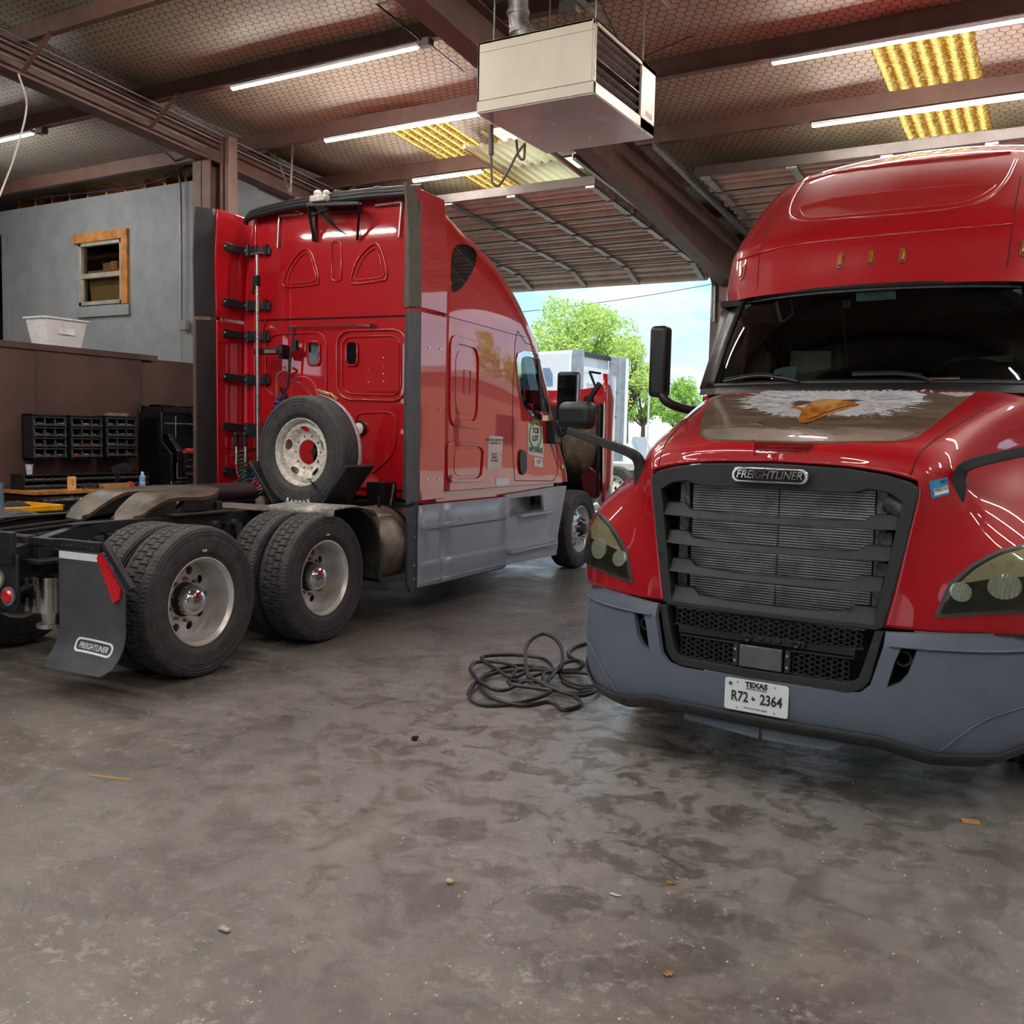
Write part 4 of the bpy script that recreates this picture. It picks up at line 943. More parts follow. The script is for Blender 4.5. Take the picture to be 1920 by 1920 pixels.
for q in ([(578, 641), (600, 640), (600, 685), (578, 685)], [(650, 641), (671, 640), (671, 685), (650, 685)]):
    a, b, c, d = [V(p) for p in q]; P = [tuple((a*(1-u)+b*u)*(1-v)+(d*(1-u)+c*u)*v) for u, v in rrect(0, 0, 1, 1, .25, 5)]
    m = MB(); W = [rw(*p) for p in P]; m.prism([p+V((0, .004, 0)) for p in W], (0, -.012, 0)); w_ = mk('rear_window', m, M('dark_glass_r', '#101214', .08, 0, 1), A)
    mk('window_gasket', MB().tube([p+V((0, -.008, 0)) for p in W], .011, 8, True), REDA, w_)
# stamped plate with rivets behind right pane
m = MB(); ww = [rw(*p) for p in rrect(682, 636, 748, 735, 8, 4)]; m.prism([p+V((0, .003, 0)) for p in ww], (0, -.007, 0)); mk('access_panel', m, REDA, A, bevel=.003)
m = MB()
for px, ys in ((692, (646, 670, 694, 717)), (720, (643, 656, 671, 687, 701, 715))):
    for py in ys: c = rw(px, py); m.sphere(c+V((0, -.006, 0)), .009, 8, 6)
mk('rivet', m, CHROME, A)
m = MB(); m.tube([rw(549, 613)+V((0, -.03, 0)), rw(600, 611)+V((0, -.035, 0)), rw(672, 609)+V((0, -.035, 0)), rw(700, 612)+V((0, -.02, 0))], .009, 8); m.box(rw(550, 617)+V((0, -.03, 0)), (.04, .04, .05)); m.box(rw(701, 612)+V((0, -.02, 0)), (.05, .02, .04)); mk('grab_rail', m, CHROME, A)
m = MB()
m.tube([rw(571, 402)+V((0, -.02, 0)), rw(526, 407)+V((0, -.02, 0))], .012); m.tube([rw(526, 407)+V((0, -.02, 0)), rw(523, 466)+V((0, -.02, 0))], .012); mk('reflective_strip', m, ALU, A)
m = MB(); m.tube([rw(706, 387)+V((0, -.02, 0)), rw(755, 381)+V((0, -.02, 0))], .012); m.tube([rw(755, 381)+V((0, -.02, 0)), rw(750, 445)+V((0, -.02, 0))], .012); mk('reflective_strip', m, ALU, A)
# top rubber trim with clips
m = MB()
for dz, dy in ((0, 0), (-.035, -.03), (-.07, -.05)):
    m.tube(cr([(-1.07, 2.93+dy, 3.82+dz), (-.98, 2.92+dy, 3.87+dz), (-.4, 2.9+dy, 3.92+dz), (.3, 2.9+dy, 3.94+dz), (1.02, 2.9+dy, 3.92+dz)], 6), .028, 8)
tr = mk('roof_edge_trim', m, BLACK, A)
for px, py in ((564, 382), (638, 368), (713, 361)):
    c = rw(px, py); m = MB(); m.box(c+V((0, -.05, -.02)), (.07, .04, .13)); k = mk('trim_clip', m, BLACK, tr, bevel=.01); mk('bolt', MB().cyl(c+V((0, -.06, -.05)), c+V((0, -.08, -.05)), .012, n=8), CHROME, k)
# black upper bracket with work light and cables
m = MB(); p = [rw(590, 392), rw(592, 452), rw(672, 450), rw(680, 393)]
t = [q+V((0, -.02, 0)) for q in p]; f = [rw(594, 394)+V((.05, -.20, .0)), rw(690, 391)+V((.05, -.20, .0))]
m.bar(t[0], t[3], .03, .03); m.bar(t[0], t[1], .03, .05); m.bar(t[1], f[0], .025, .03); m.bar(t[2], f[1], .025, .03); m.prism([t[0], t[3], f[1], f[0]], (0, 0, .012)); m.bar(f[0], f[1], .03, .03)
br = mk('upper_bracket', m, BLACK, A, bevel=.003)
m = MB(); m.box(rw(618, 386)+V((0, -.12, .03)), (.18, .16, .06)); m.sphere(rw(610, 383)+V((0, -.12, .07)), .04); m.sphere(rw(626, 382)+V((0, -.12, .07)), .035); mk('work_lamp', m, WHITEP, br, bevel=.01)
m = MB()
for k in range(5): m.tube(cr([rw(612+4*k, 392)+V((0, -.2, 0)), rw(625+5*k, 405+3*k)+V((0, -.22, 0)), rw(640+4*k, 425+3*k)+V((0, -.18, 0)), rw(650+3*k, 436+2*k)+V((0, -.1, 0))], 5), .006, 6)
m.tube(cr([rw(598, 410)+V((0, -.1, 0)), rw(620, 412)+V((0, -.25, 0)), rw(640, 400)+V((0, -.2, 0))], 5), .01); mk('cable_bundle', m, MATTE, br)
# deck light
c = rw(675, 803); m = MB(); m.lathe([(0, .075), (-.03, .075), (-.03, .058), (-.02, .055)], c, 1, 28); dl = mk('deck_lamp', m, BLACK, A)
m = MB(); m.lathe([(-.022, .056), (-.034, .03), (-.036, .0001)], c, 1, 24); mk('lens', m, M('frosted_lens', '#d9d7cf', .25, coat=.5), dl)
# pogo stick (hose tender)
m = MB(); m.tube([rw(482, 478, 2.72), rw(484, 905, 2.72)], .02, 12); m.tube([rw(471, 477, 2.72), rw(494, 474, 2.72)], .012); pg = mk('hose_tender', m, ALU, A)
m = MB(); m.box(rw(481, 527, 2.72), (.06, .05, .1)); m.bar(rw(477, 520, 2.72), rw(474, 552, 2.72), .02, .02); mk('spring_clip', m, MATTE, pg)
m = MB(); m.box(rw(505, 659, 2.78), (.36, .05, .06)); m.box(rw(533, 660, 2.85), (.04, .12, .14)); k = mk('tender_bracket', m, BLACK, pg, bevel=.006); mk('clip_plate', MB().box(rw(508, 659, 2.745), (.14, .03, .035)), ALUD, k)
m = MB(); m.tube(cr([rw(534, 688, 2.9), rw(533, 694, 2.86), rw(520, 706, 2.86), rw(519, 758, 2.88)], 5), .012); mk('grab_handle', m, M('pinkish_steel', '#c9a39a', .35, .8), A)
m = MB(); m.tube([rw(551, 622, 2.88), rw(538, 720, 2.85), rw(531, 765, 2.8)], .012); m.box(rw(553, 648, 2.85), (.06, .04, .1)); m.bar(rw(528, 728, 2.8), rw(548, 765, 2.7), .03, .03); m.bar(rw(530, 740, 2.8), rw(520, 765, 2.7), .03, .03); mk('lamp_stalk', m, BLACK, A)
# air lines
def coil(P, r, turns, rad, n=14):
    P = cr(P, 8); out = []; N = turns*n
    for i in range(N+1):
        t = i/N*(len(P)-1); k = min(int(t), len(P)-2); p = P[k].lerp(P[k+1], t-k); d = (P[min(k+1, len(P)-1)]-P[k]).normalized(); x = d.cross(V((0, 1, .2))).normalized(); y = d.cross(x); a = 2*pi*i/n
        out.append(p+(x*cos(a)+y*sin(a))*r)
    return MB().tube(out, rad, 6)
BLUE = M('blue_air_line', '#1b2f9e', .35); REDH = M('pink_red_air_line', '#c4475a', .35); GREEN = M('green_electric_line', '#16473a', .4)
m = coil([rw(486, 868, 2.6), rw(478, 905, 2.5), rw(482, 935, 2.45)], .05, 7, .008); m2 = coil([rw(528, 745, 2.75), rw(517, 768, 2.7), rw(508, 800, 2.65)], .035, 5, .008); m.add(m2.v, m2.f); mk('air_line', m, BLUE, A, label='blue coiled air line')
m = coil([rw(490, 885, 2.55), rw(492, 925, 2.45), rw(474, 905, 2.5)], .06, 5, .008); m.tube(cr([rw(443, 868, 2.7), rw(446, 890, 2.6), rw(460, 915, 2.5), rw(478, 925, 2.5)], 6), .008); mk('air_line', m, REDH, A, label='pinkish red air line')
m = coil([rw(457, 850, 2.75), rw(457, 885, 2.65), rw(470, 915, 2.5), rw(500, 935, 2.4)], .055, 14, .009); mk('electric_line', m, GREEN, A, label='dark green coiled electric line')
m = MB(); m.tube(cr([rw(528, 755, 2.75), rw(545, 718, 2.6), rw(566, 706, 2.5), rw(588, 718, 2.5), rw(597, 745, 2.45)], 6), .006); mk('air_line', m, REDH, A)
m = MB(); m.tube(cr([rw(526, 750, 2.75), rw(540, 722, 2.6), rw(556, 716, 2.5), rw(575, 728, 2.5), rw(586, 746, 2.45)], 6), .006); mk('air_line', m, M('purple_line', '#4a2a4e', .4), A)
m = MB()
for px in (442, 459): m.cyl(rw(px, 818, 2.72), rw(px, 843, 2.72), .024, n=12); m.cyl(rw(px+1, 845, 2.70), rw(px+1, 860, 2.70), .016, n=10); m.sphere(rw(px, 815, 2.72), .03, 10, 6)
m.bar(rw(440, 815, 2.8), rw(484, 815, 2.8), .03, .05); m.bar(rw(440, 850, 2.8), rw(484, 842, 2.8), .02, .03); mk('gladhand_bracket', m, BLACK, A)
m = MB(); m.cyl(rw(443, 838, 2.70), rw(443, 870, 2.68), .013, n=10); m.cyl(rw(460, 838, 2.70), rw(460, 870, 2.68), .013, n=10); mk('gladhand', m, ALU, A)
# ---- grey skirts
SK0, SK1 = .27, 1.02
def skirt(s):
    for w0, w1, nm in ((2.6, 2.98, 'rear_skirt'), (2.99, 4.32, 'side_skirt')):
        m = MB(); rows = []
        for t, d in ((0, -.012), (.02, .012), (.05, .020), (.055, .012), (.24, .026), (.27, .026), (.30, .0), (.68, -.004), (.71, .012), (.735, .012), (.75, 0), (1, 0)):
            z = SK0+(SK1-SK0)*t; rows.append([V((s*(1.215+d*(min(1, .15+(w-w0)/.25) if w0 < 2.7 else 1)), w, z)) for w in [w0+(w1-w0)*k/6 for k in range(7)]])
        m.grid(rows if s < 0 else [r[::-1] for r in rows]); o = mk(nm, m, SKIRT, A, smooth=25); q = o.modifiers.new('t', 'SOLIDIFY'); q.thickness = .02; q.offset = -1
    m = MB(); m.prism([(s*1.2, 2.44, 1.0), (s*1.2, 2.6, 1.02), (s*1.2, 2.6, .27), (s*1.2, 2.5, .24), (s*1.2, 2.44, .34)], (s*.02, 0, 0)); f = mk('skirt_rear_flap', m, M('slate_rubber', '#3c434e', .5), A)
    m = MB()
    for z in (.36, .48, .74, .84): m.cyl((s*1.22, 2.54, z), (s*1.228, 2.54, z), .011, n=10)
    mk('rivet', m, CHROME, f)
    # front step fairing
    m = MB(); prof = [(4.33, SK0+.02), (5.66, .27), (5.78, .6), (5.97, 1.08), (5.58, 1.08), (4.33, 1.04)]
    vs, fs, lp = tri2d(prof, [[(4.43, .80), (5.32, .80), (5.26, 1.0), (4.43, 1.0)]], .09)
    sheet(m, vs, fs, lambda w, z: (V((s*(1.22+.02*(z < .42)-.03*max(0, (w-5.5))), w, z)), V((s, 0, 0))), .03); o = mk('step_fairing', m, SKIRT, A, smooth=30)
    m = MB(); m.bx((s*1.02, 4.43, .80), (s*1.04, 5.32, 1.0)); m.bx((s*1.02, 4.43, .79), (s*1.2, 5.32, .80)); mk('step_recess', m, M('scuff_plate', '#a4b2ba', .35, .3, var=.15, vs=5), o)
    for w0, w1, z in ((4.62, 5.42, .80), (4.38, 5.60, .42)):
        m = MB(); m.bx((s*1.12, w0, z-.02), (s*1.285, w1, z+.012)); st = mk('step', m, SKIRT, o, bevel=.01)
        m = MB(); n = 22
        for k in range(n):
            for j in range(3): m.box((s*(1.16+.045*j), w0+.04+(w1-w0-.08)*k/(n-1), z+.016), (.02, .012, .012))
        mk('tread_studs', m, ALU, st, smooth=0); mk('tread_plate', MB().bx((s*1.125, w0+.01, z+.012), (s*1.28, w1-.01, z+.0135)), M('pale_tread', '#b8bcc0', .4, .4, var=.05), st, smooth=0)
for s in (1, -1): skirt(s)
# ---- fuel tanks
for s in (1, -1):
    m = MB(); m.lathe([(2.06, .0001), (2.06, .30), (2.09, .325), (2.12, .33), (4.1, .33), (4.12, .0001)], (s*.87, 0, .68), 1, 48)
    m.v = [V((p.x, p.y, p.z)) for p in m.v]; t = mk('fuel_tank', m, ALUD, A, smooth=40, bevel=0)
    m = MB(); m.lathe([(2.5, .333), (2.56, .333)], (s*.87, 0, .68), 1, 48); mk('tank_strap', m, BLACK, t)
    m = MB(); m.prism([(s*1.04, 2.02, .96), (s*1.22, 2.02, .96), (s*1.19, 2.04, .68), (s*1.12, 2.04, .60), (s*1.07, 2.04, .66)], (0, -.02, 0)); m.bx((s*1.04, 2.02, .95), (s*1.22, 2.2, .965)); k = mk('tank_step', m, ALUD, t, bevel=.004)
    m = MB()
    for i in range(5):
        for j in range(3): m.box((s*(1.09+.035*j), 1.995, .88-.05*i), (.022, .006, .01), (0, .6*s, 0))
    mk('step_studs', m, ALU, k, smooth=0)
# ---- chassis
m = MB()
for s in (1, -1):
    x = s*.43
    for a, b in (((-.82, .70, .86), (-.40, .72, 1.0)), ((-.40, .72, 1.0), (7.0, .72, 1.0))): pass
    pr = [(-.83, .70), (7.2, .70), (7.2, 1.0), (-.12, 1.0), (-.45, .97), (-.83, .88)]
    m.prism([(x-.004, w, z) for w, z in pr], (.008, 0, 0)); m.bx((x-s*.08, -.4, 1.0), (x, 7.2, 1.01)); m.bx((x-s*.08, -.83, .695), (x, 7.2, .705)); m.bar((x-s*.04, -.84, .885), (x-s*.04, -.42, .975), .085, .01); m.bar((x-s*.04, -.44, .972), (x-s*.04, -.1, 1.005), .085, .01)
fr_ = mk('frame_rail', m, FRAMEM, A, smooth=0)
m = MB()
for w in (-.7, .66, 1.9, 3.5, 5.0): m.bx((-.42, w-.04, .74), (.42, w+.04, .96))
m.bx((-.42, -.84, .74), (.42, -.80, .86)); mk('cross_member', m, DIRTY, A, bevel=.01)
for w in (0, 1.32):
    m = MB(); m.cyl((-.9, w, .51), (.9, w, .51), .085, n=20); m.sphere((0, w, .51), .24, 20, 14, (1.1, 1, 1)); m.cyl((.62, w, .51), (.9, w, .51), .19, n=24); m.cyl((-.9, w, .51), (-.62, w, .51), .19, n=24); mk('drive_axle', m, DIRTY, A)
    for s in (1, -1):
        m = MB(); m.lathe([(.34, .0001), (.34, .11), (.40, .125), (.46, .11), (.50, .125), (.58, .13), (.62, .11), (.62, .0001)], (s*.43, w-.36, 0), 2, 24); mk('air_spring', m, RUBBER, A)
        m = MB(); m.bar((s*.43, w+.3, .6), (s*.43, w-.42, .36), .09, .05); m.box((s*.43, w, .42), (.12, .2, .06)); mk('suspension_arm', m, DIRTY, A, bevel=.01)
        m = MB()
        for dx in (-.04, .04):
            for dy in (-.08, .08): m.cyl((s*.43+dx, w+dy, .30), (s*.43+dx, w+dy, .6), .012, n=8); m.cyl((s*.43+dx, w+dy, .29), (s*.43+dx, w+dy, .33), .024, n=6)
        mk('u_bolt', m, GALV, A)
        m = MB(); m.cyl((s*.62, w-.25, .45), (s*.55, w-.3, .93), .035, n=14); m.cyl((s*.62, w-.25, .45), (s*.6, w-.27, .7), .045, n=14); mk('shock_absorber', m, DIRTY, A)
m = MB(); m.cyl((.46, -.60, .46), (.46, -.60, .69), .085, n=24); m.cyl((.46, -.60, .38), (.46, -.60, .47), .05, .06, 20); m.cyl((.46, -.60, .36), (.46, -.60, .385), .085, n=24); mk('air_dryer', m, ALU, A)
m = MB(); m.cyl((.46, -.52, .83), (.56, -.52, .83), .07, n=20); m.cyl((.56, -.52, .83), (.565, -.52, .83), .05, n=20); m.box((.47, -.66, .82), (.06, .1, .16)); mk('brake_chamber', m, FRAMEM, A, bevel=.004)
r8 = random.Random(21)
m = MB()
for k in range(30):
    w = r8.uniform(-.5, 2.2); z = r8.uniform(.74, .96); m.cyl((.434, w, z), (.455, w, z), .014, n=6)
for k in range(6):
    w = -.3+.35*k; m.tube(cr([(.45, w, .9), (.5, w+.1, .84), (.47, w+.25, .9), (.46, w+.4, .86)], 5), .009, 6)
for w in (-.1, .45, .8, 1.0): m.box((.48, w, .87), (.08, .1, .12)); m.cyl((.5, w, .93), (.56, w, .93), .03, n=10)
mk('valve_fitting', m, DIRTY, A, bevel=.003)
m = MB()
for x in (-.3, -.1, .15): m.tube(cr([(x, -.6, .92), (x+.05, .2, .96), (x-.03, 1.2, .94), (x, 2.6, .96)], 6), .012, 6)
mk('brake_hose', m, MATTE, A)
m = MB(); m.bx((.46, -.80, .8), (.64, -.2, .82)); m.cyl((.5, .02, .86), (.58, -.06, .90), .02, n=8); mk('frame_shelf', m, FRAMEM, A)
# ---- fifth wheel
GRS = M('greased_steel', '#5d4e3e', .42, .3, var=.3, vs=5, bump=.35, bs=10, col2='#29241f')
outl = []
for a in range(-150, 151, 10): outl.append((.47*sin(radians(a)), .72+.45*cos(radians(a))))
slot = [(-.055, .05), (-.05, .50), (-.04, .66), (0, .69), (.04, .66), (.05, .50), (.055, .05)]
outl = [(.47*sin(radians(a)), .72+.46*cos(radians(a))) for a in range(-110, 111, 10)]+[(.42, .40), (.39, .24), (.33, .14), (.16, .13), (.11, .22), (.04, .52), (.04, .64), (0, .67), (-.04, .64), (-.04, .52), (-.11, .22), (-.16, .13), (-.33, .14), (-.39, .24), (-.42, .40)]
def fz(u, w): return 1.175+.03*(w-.5)-(.95*(.50-w)**1.6 if w < .50 else 0)-.03*(max(0, abs(u)-.36)/.1)
vs, fs, lp = tri2d(outl, (), .05); m = MB(); sheet(m, vs, fs, lambda u, w: (V((u, w, fz(u, w))), V((0, 0, 1))), .035); fw_ = mk('fifth_wheel', m, GRS, A, smooth=40, bevel=.008)
m = MB()
P = [(x, y) for x, y in outl[:23]]; 
rows = [[V((x, y, fz(x, y)-.02)) for x, y in P], [V((x*.96, .70+(y-.70)*.96, fz(x, y)-.11)) for x, y in P]]; m.grid(rows)
for s in (-1, 1): m.prism([(s*.43, .5, 1.14), (s*.42, .5, 1.03), (s*.34, .17, .98), (s*.36, .18, 1.02)], (-s*.02, 0, 0)); m.prism([(s*.07, .5, 1.14), (s*.07, .5, 1.03), (s*.14, .15, .98), (s*.14, .15, 1.0)], (s*.02, 0, 0))
mk('skirt_rim', m, DIRTY, fw_, smooth=50)
m = MB()
for s in (-1, 1): m.prism([(s*.36, .45, 1.01), (s*.36, .95, 1.01), (s*.36, .78, 1.12), (s*.36, .62, 1.12)], (s*.06, 0, 0)); m.cyl((s*.34, .7, 1.09), (s*.44, .7, 1.09), .035, n=16); m.box((s*.40, .95, 1.05), (.06, .06, .1))
m.bx((-.5, .42, 1.01), (.5, 1.02, 1.03)); mk('mounting_bracket', m, DIRTY, A, bevel=.006)
m = MB(); m.cyl((-.5, 1.55, 1.04), (-.5, 2.3, 1.04), .13, n=20); m.cyl((-.85, 2.55, 1.07), (-.2, 2.55, 1.07), .11, n=20)
for k in range(5): m.cyl((-.8+.13*k, 2.55, 1.07), (-.78+.13*k, 2.55, 1.07), .118, n=20)
mk('black_tank', m, BLACK, A)
m = MB(); m.cyl((-.02, 1.95, .97), (-.02, 1.95, 1.05), .06, n=16); m.cyl((-.02, 1.95, 1.05), (-.02, 1.95, 1.07), .035, n=16); mk('filler_cap', m, ALUD, A)
# ---- deck plates and quarter fender
DK = M('diamond_deck', '#8a857c', .5, .6, var=.25, vs=10, bump=.5, bs=140, col2='#4b4843')
m = MB(); m.bx((-.2, 1.25, 1.012), (.62, 1.72, 1.020)); mk('deck_plate', m, DK, A)
m = MB(); m.bx((.64, 1.30, 1.02), (1.22, 1.32, 1.10)); m.bar((.93, 1.32, 1.09), (.93, 1.86, 1.07), .6, .012, (0, 0, 1)); m.bx((.62, 1.26, 1.0), (1.24, 1.28, 1.09)); 
m = MB(); rows = [[V((x, w, z)) for x in (.60, 1.26)] for w, z in cr([(0, 1.32, 1.06), (0, 1.52, 1.10), (0, 1.72, 1.06), (0, 1.86, .99)], 4) and [(1.30, 1.0), (1.32, 1.06), (1.6, 1.075), (1.86, 1.03), (1.92, .97)]]; m.grid(rows); o = mk('fender_top', m, M('spattered_aluminium', '#a7a69e', .5, .5, var=.4, vs=14, col2='#5d5b56'), A, smooth=40, bevel=0); q = o.modifiers.new('t', 'SOLIDIFY'); q.thickness = .012
m = MB(); P = cr([(0, 1.72, 1.04), (0, 1.88, .94), (0, 1.97, .78), (0, 2.0, .6), (0, 1.99, .40)], 5); m.grid([[V((.62, p.y, p.z)), V((.95, p.y, p.z)), V((1.25, p.y, p.z)), V((1.25, p.y-.03, p.z-.01))] for p in P]); o = mk('quarter_fender', m, M('worn_black_fender', '#34352f', .5, var=.4, vs=16, bump=.3, bs=30, col2='#141513'), A, smooth=60); q = o.modifiers.new('t', 'SOLIDIFY'); q.thickness = .012
m = MB(); m.tube([(.95, 2.38, 1.1), (.95, 2.38, .95)], .014); m.tube([(.95, 2.62, 1.2), (.95, 2.55, .95)], .02); m.box((.72, 2.75, 1.08), (.2, .2, .25)); m.bar((.5, 2.6, 1.0), (1.2, 2.6, 1.02), .04, .05); mk('cab_mount', m, BLACK, A)
# ---- mud flap
fl = [(.64, .93), (1.06, .93), (1.26, .70), (1.27, .45), (1.22, .28), (1.08, .15), (.58, .16), (.66, .32), (.69, .45)]
fl = [(.67, .91), (1.05, .91), (1.25, .69), (1.25, .215), (1.20, .17), (.70, .17), (.67, .205)]
vs, fs, lp = tri2d(fl, (), .04)
def flw(z): return -.70-(.13*((.42-z)/.27)**2 if z < .42 else 0)
def flc(u, z): t = (.42-z)/.27 if z < .42 else 0; return V((u-.035*t*t, flw(z)-.012*sin((u-.67)*5), z))
m = MB(); sheet(m, vs, fs, lambda u, z: (flc(u, z), V((0, -1, 0))), .01); mf = mk('mud_flap', m, FLAP, A, smooth=60)
m = MB(); m.bx((.69, -.712, .84), (1.03, -.704, .885)); mk('reflector', m, WHITE, mf, label='white reflective strip')
m = MB(); m.prism([(1.035, -.722, .865), (1.065, -.722, .90), (1.235, -.722, .69), (1.225, -.722, .63), (1.175, -.722, .60)], (0, .012, 0)); mk('reflector', m, REDL, mf, label='red diagonal strip')
m = MB(); m.bx((.66, -.72, .90), (1.06, -.68, .96)); m.bar((1.07, -.69, .95), (1.30, -.69, .69), .04, .04, (0, 1, 0)); m.bar((.45, -.70, .93), (.7, -.70, .93), .05, .05); mk('flap_hanger', m, FRAMEM, mf, bevel=.004)
m = MB()
for k in range(8): m.cyl((.69+.045*k, -.722, .925), (.69+.045*k, -.728, .925), .007, n=8)
mk('bolt', m, CHROME, mf)
c = flc(1.0, .30)
def bend(mb):  # lay printing on the curved flap
    for p in mb.v: q = flc(p.x, p.z); p.x, p.y = q.x, q.y-.004+(p.y)*.2
    return mb
lg = text('FREIGHTLINER', .047, (1.02, 0, .315), (1, 0, -.04), (0, 0, 1), .001, shear=.2, bold=.0006, sx=.82); mk('lettering', bend(lg), WHITE, mf)
out = rrect(-.165, -.042, .165, .042, .035, 6); inn = rrect(-.15, -.03, .15, .03, .027, 6); vs, fs, lp = tri2d(out, [inn], .012); m = MB(); sheet(m, vs, fs, lambda u, z: (V((1.02+u, 0, .315+z-.04*u+.006*(1-(u/.165)**2))), V((0, -1, 0))), .001); mk('logo_ring', bend(m), WHITE, mf)
m = MB(); m.mirror() if 0 else None
m = MB(); vs, fs, lp = tri2d([(-a, b) for a, b in fl], (), .06); sheet(m, vs, fs, lambda u, z: (V((u, flw(z), z)), V((0, -1, 0))), .01); mk('mud_flap', m, FLAP, A, smooth=60)
# ---- tail lamps
m = MB(); m.prism([(.20, -.88, .86), (.52, -.88, .86), (.53, -.88, .56), (.49, -.88, .50), (.36, -.88, .52), (.20, -.88, .60)], (0, .02, 0)); m.bx((.1, -.90, .80), (.50, -.86, 1.0)); tl = mk('tail_lamp_bracket', m, FRAMEM, A, bevel=.006)
def lamp(c, r, mat, nm, lab):
    m = MB(); m.lathe([(0, r*1.3), (-.015, r*1.3), (-.018, r*1.02)], c, 1, 28); k = mk(nm, m, GALV, tl, label=lab); m = MB(); m.lathe([(-.015, r*1.03), (-.03, r*.8), (-.034, .0001)], c, 1, 24); mk('lens', m, mat, k); return k
m = MB(); lamp((.455, -.885, .60), .045, REDL, 'tail_lamp', 'round red tail lamp'); lamp((.35, -.885, .70), .05, M('clear_lens', '#e6ecd8', .15, coat=1), 'tail_lamp', 'round white reversing lamp')
for s, x in ((-1, -.455),): lamp((x, -.885, .62), .045, REDL, 'tail_lamp', 'round red tail lamp')
# ---- wheels
for w in (0, 1.32):
    for s in (1, -1):
        wheel('wheel', A, s*1.065, w, 'rear', .51, s); wheel('wheel', A, s*.74, w, 'inner', .51, s)
for s in (1, -1): wheel('wheel', A, s*1.02, 6.62, 'front', .50, s)
w0 = [o for o in kids(A) if o.name.startswith('wheel')]
for o in w0:
    if o.location.x > 1.04: mk('sidewall_mark', text('XTE2', .018, (.137, 0, .345), (0, 1, 0), (0, 0, 1), .0005, bold=.001), WHITE, o); mk('sidewall_lettering', arc_text('DURAPLAY', .415, .136, -.9, .06, o, RUBBER), M('raised_rubber', '#1b1b1c', .5), o)
    if o.location.y > 6 and o.location.x > 0: mk('sidewall_lettering', arc_text('R22.5', .41, .143, .5, .06, o, RUBBER), M('raised_rubber_l', '#57575a', .5), o)
# front axle and engine bay
m = MB(); m.cyl((-.85, 6.62, .42), (.85, 6.62, .42), .06, n=12); m.box((0, 6.62, .40), (1.5, .12, .1)); mk('front_axle', m, DIRTY, A)
m = MB(); m.bx((-.45, 5.9, .75), (.42, 7.1, 1.45)); m.bx((-.6, 7.15, .7), (.6, 7.25, 1.6)); m.cyl((.5, 6.2, 1.3), (.5, 6.7, 1.3), .14, n=20); m.bx((-.3, 6.0, 1.45), (.25, 7.0, 1.6)); m.cyl((.62, 6.1, .9), (.62, 6.9, .9), .1, n=16); mk('engine', m, MATTE, A, bevel=.02)
m = MB()
for k in range(5): m.box((.75, 6.5, .98+.05*k), (.1, .5, .02))
mk('charge_pipe', m, GALV, A, bevel=.004)
# ---- open hood, tipped forward
def hoodrow(z, k=1.0, top=0):
    P = [(-1.19, 7.18-top*.1), (-1.17, 7.5), (-1.05, 7.8), (-.7, 7.95), (0, 8.02), (.7, 7.95), (1.05, 7.8), (1.17, 7.5), (1.19, 7.18-top*.1)]
    return [V((p.x*k, p.y, z)) for p in cr([(a, b, 0) for a, b in P], 4)]
m = MB(); R0 = [hoodrow(.82), hoodrow(1.2), hoodrow(1.7), hoodrow(2.15, 1, .3)]; top = hoodrow(2.45, 1, .8)
for p in top: p.z = 2.34+.17*(abs(p.x)/1.19)**3
m.grid(R0+[top]); ho = mk('hood', m, REDA, A, smooth=60); q = ho.modifiers.new('t', 'SOLIDIFY'); q.thickness = .03
m = MB(); lin = [hoodrow(z, .955) for z in (.9, 1.4, 2.12)]
for r_ in lin:
    for p in r_: p.y -= .06
m.grid(lin); o = mk('hood_liner', m, MATTE, ho, smooth=60); q = o.modifiers.new('t', 'SOLIDIFY'); q.thickness = .02
m = MB(); rows = []
for i in range(14):
    t = i/13; a = pi*.95*t; rows.append([V((.66+.46*sin(a)*.5+.0+.42*j/6, 7.25-.12*sin(a)+.05*sin(j*1.2)*.3, 2.05-1.0*t+.02*sin(j*2.1))) for j in range(7)])
m = MB(); m.sphere((.86, 7.22, 1.62), 1, 24, 18, (.27, .22, .44))
for p in m.v: p.y += .02*sin(p.x*40+p.z*9)
mk('fender_liner', m, M('dusty_liner', '#6c6152', .8, var=.2, vs=8, bump=.6, bs=14, col2='#4a4238'), ho, smooth=60)
m = MB(); m.prism([(.95, 7.15, .86), (1.16, 7.15, .9), (1.17, 7.15, 1.2), (1.0, 7.15, 1.3), (.88, 7.15, 1.15)], (0, .1, 0)); mk('lower_fender', m, M('dark_red_inner', '#4f0a12', .5, coat=.4), ho, bevel=.02)
m = MB(); m.cyl((.98, 7.2, 2.17), (.98, 7.1, 2.17), .06, n=18); m.box((1.07, 7.15, 2.3), (.06, .06, .22), (0, .6, 0)); mk('hood_fitting', m, BLACK, ho, bevel=.005)
m = MB(); m.tube(cr([(1.2, 7.17, 2.44), (1.205, 7.16, 1.6), (1.2, 7.2, 1.0), (1.1, 7.2, .83), (.9, 7.2, .78)], 5), .016); mk('edge_seal', m, M('grey_seal', '#c9c3bf', .5), ho)
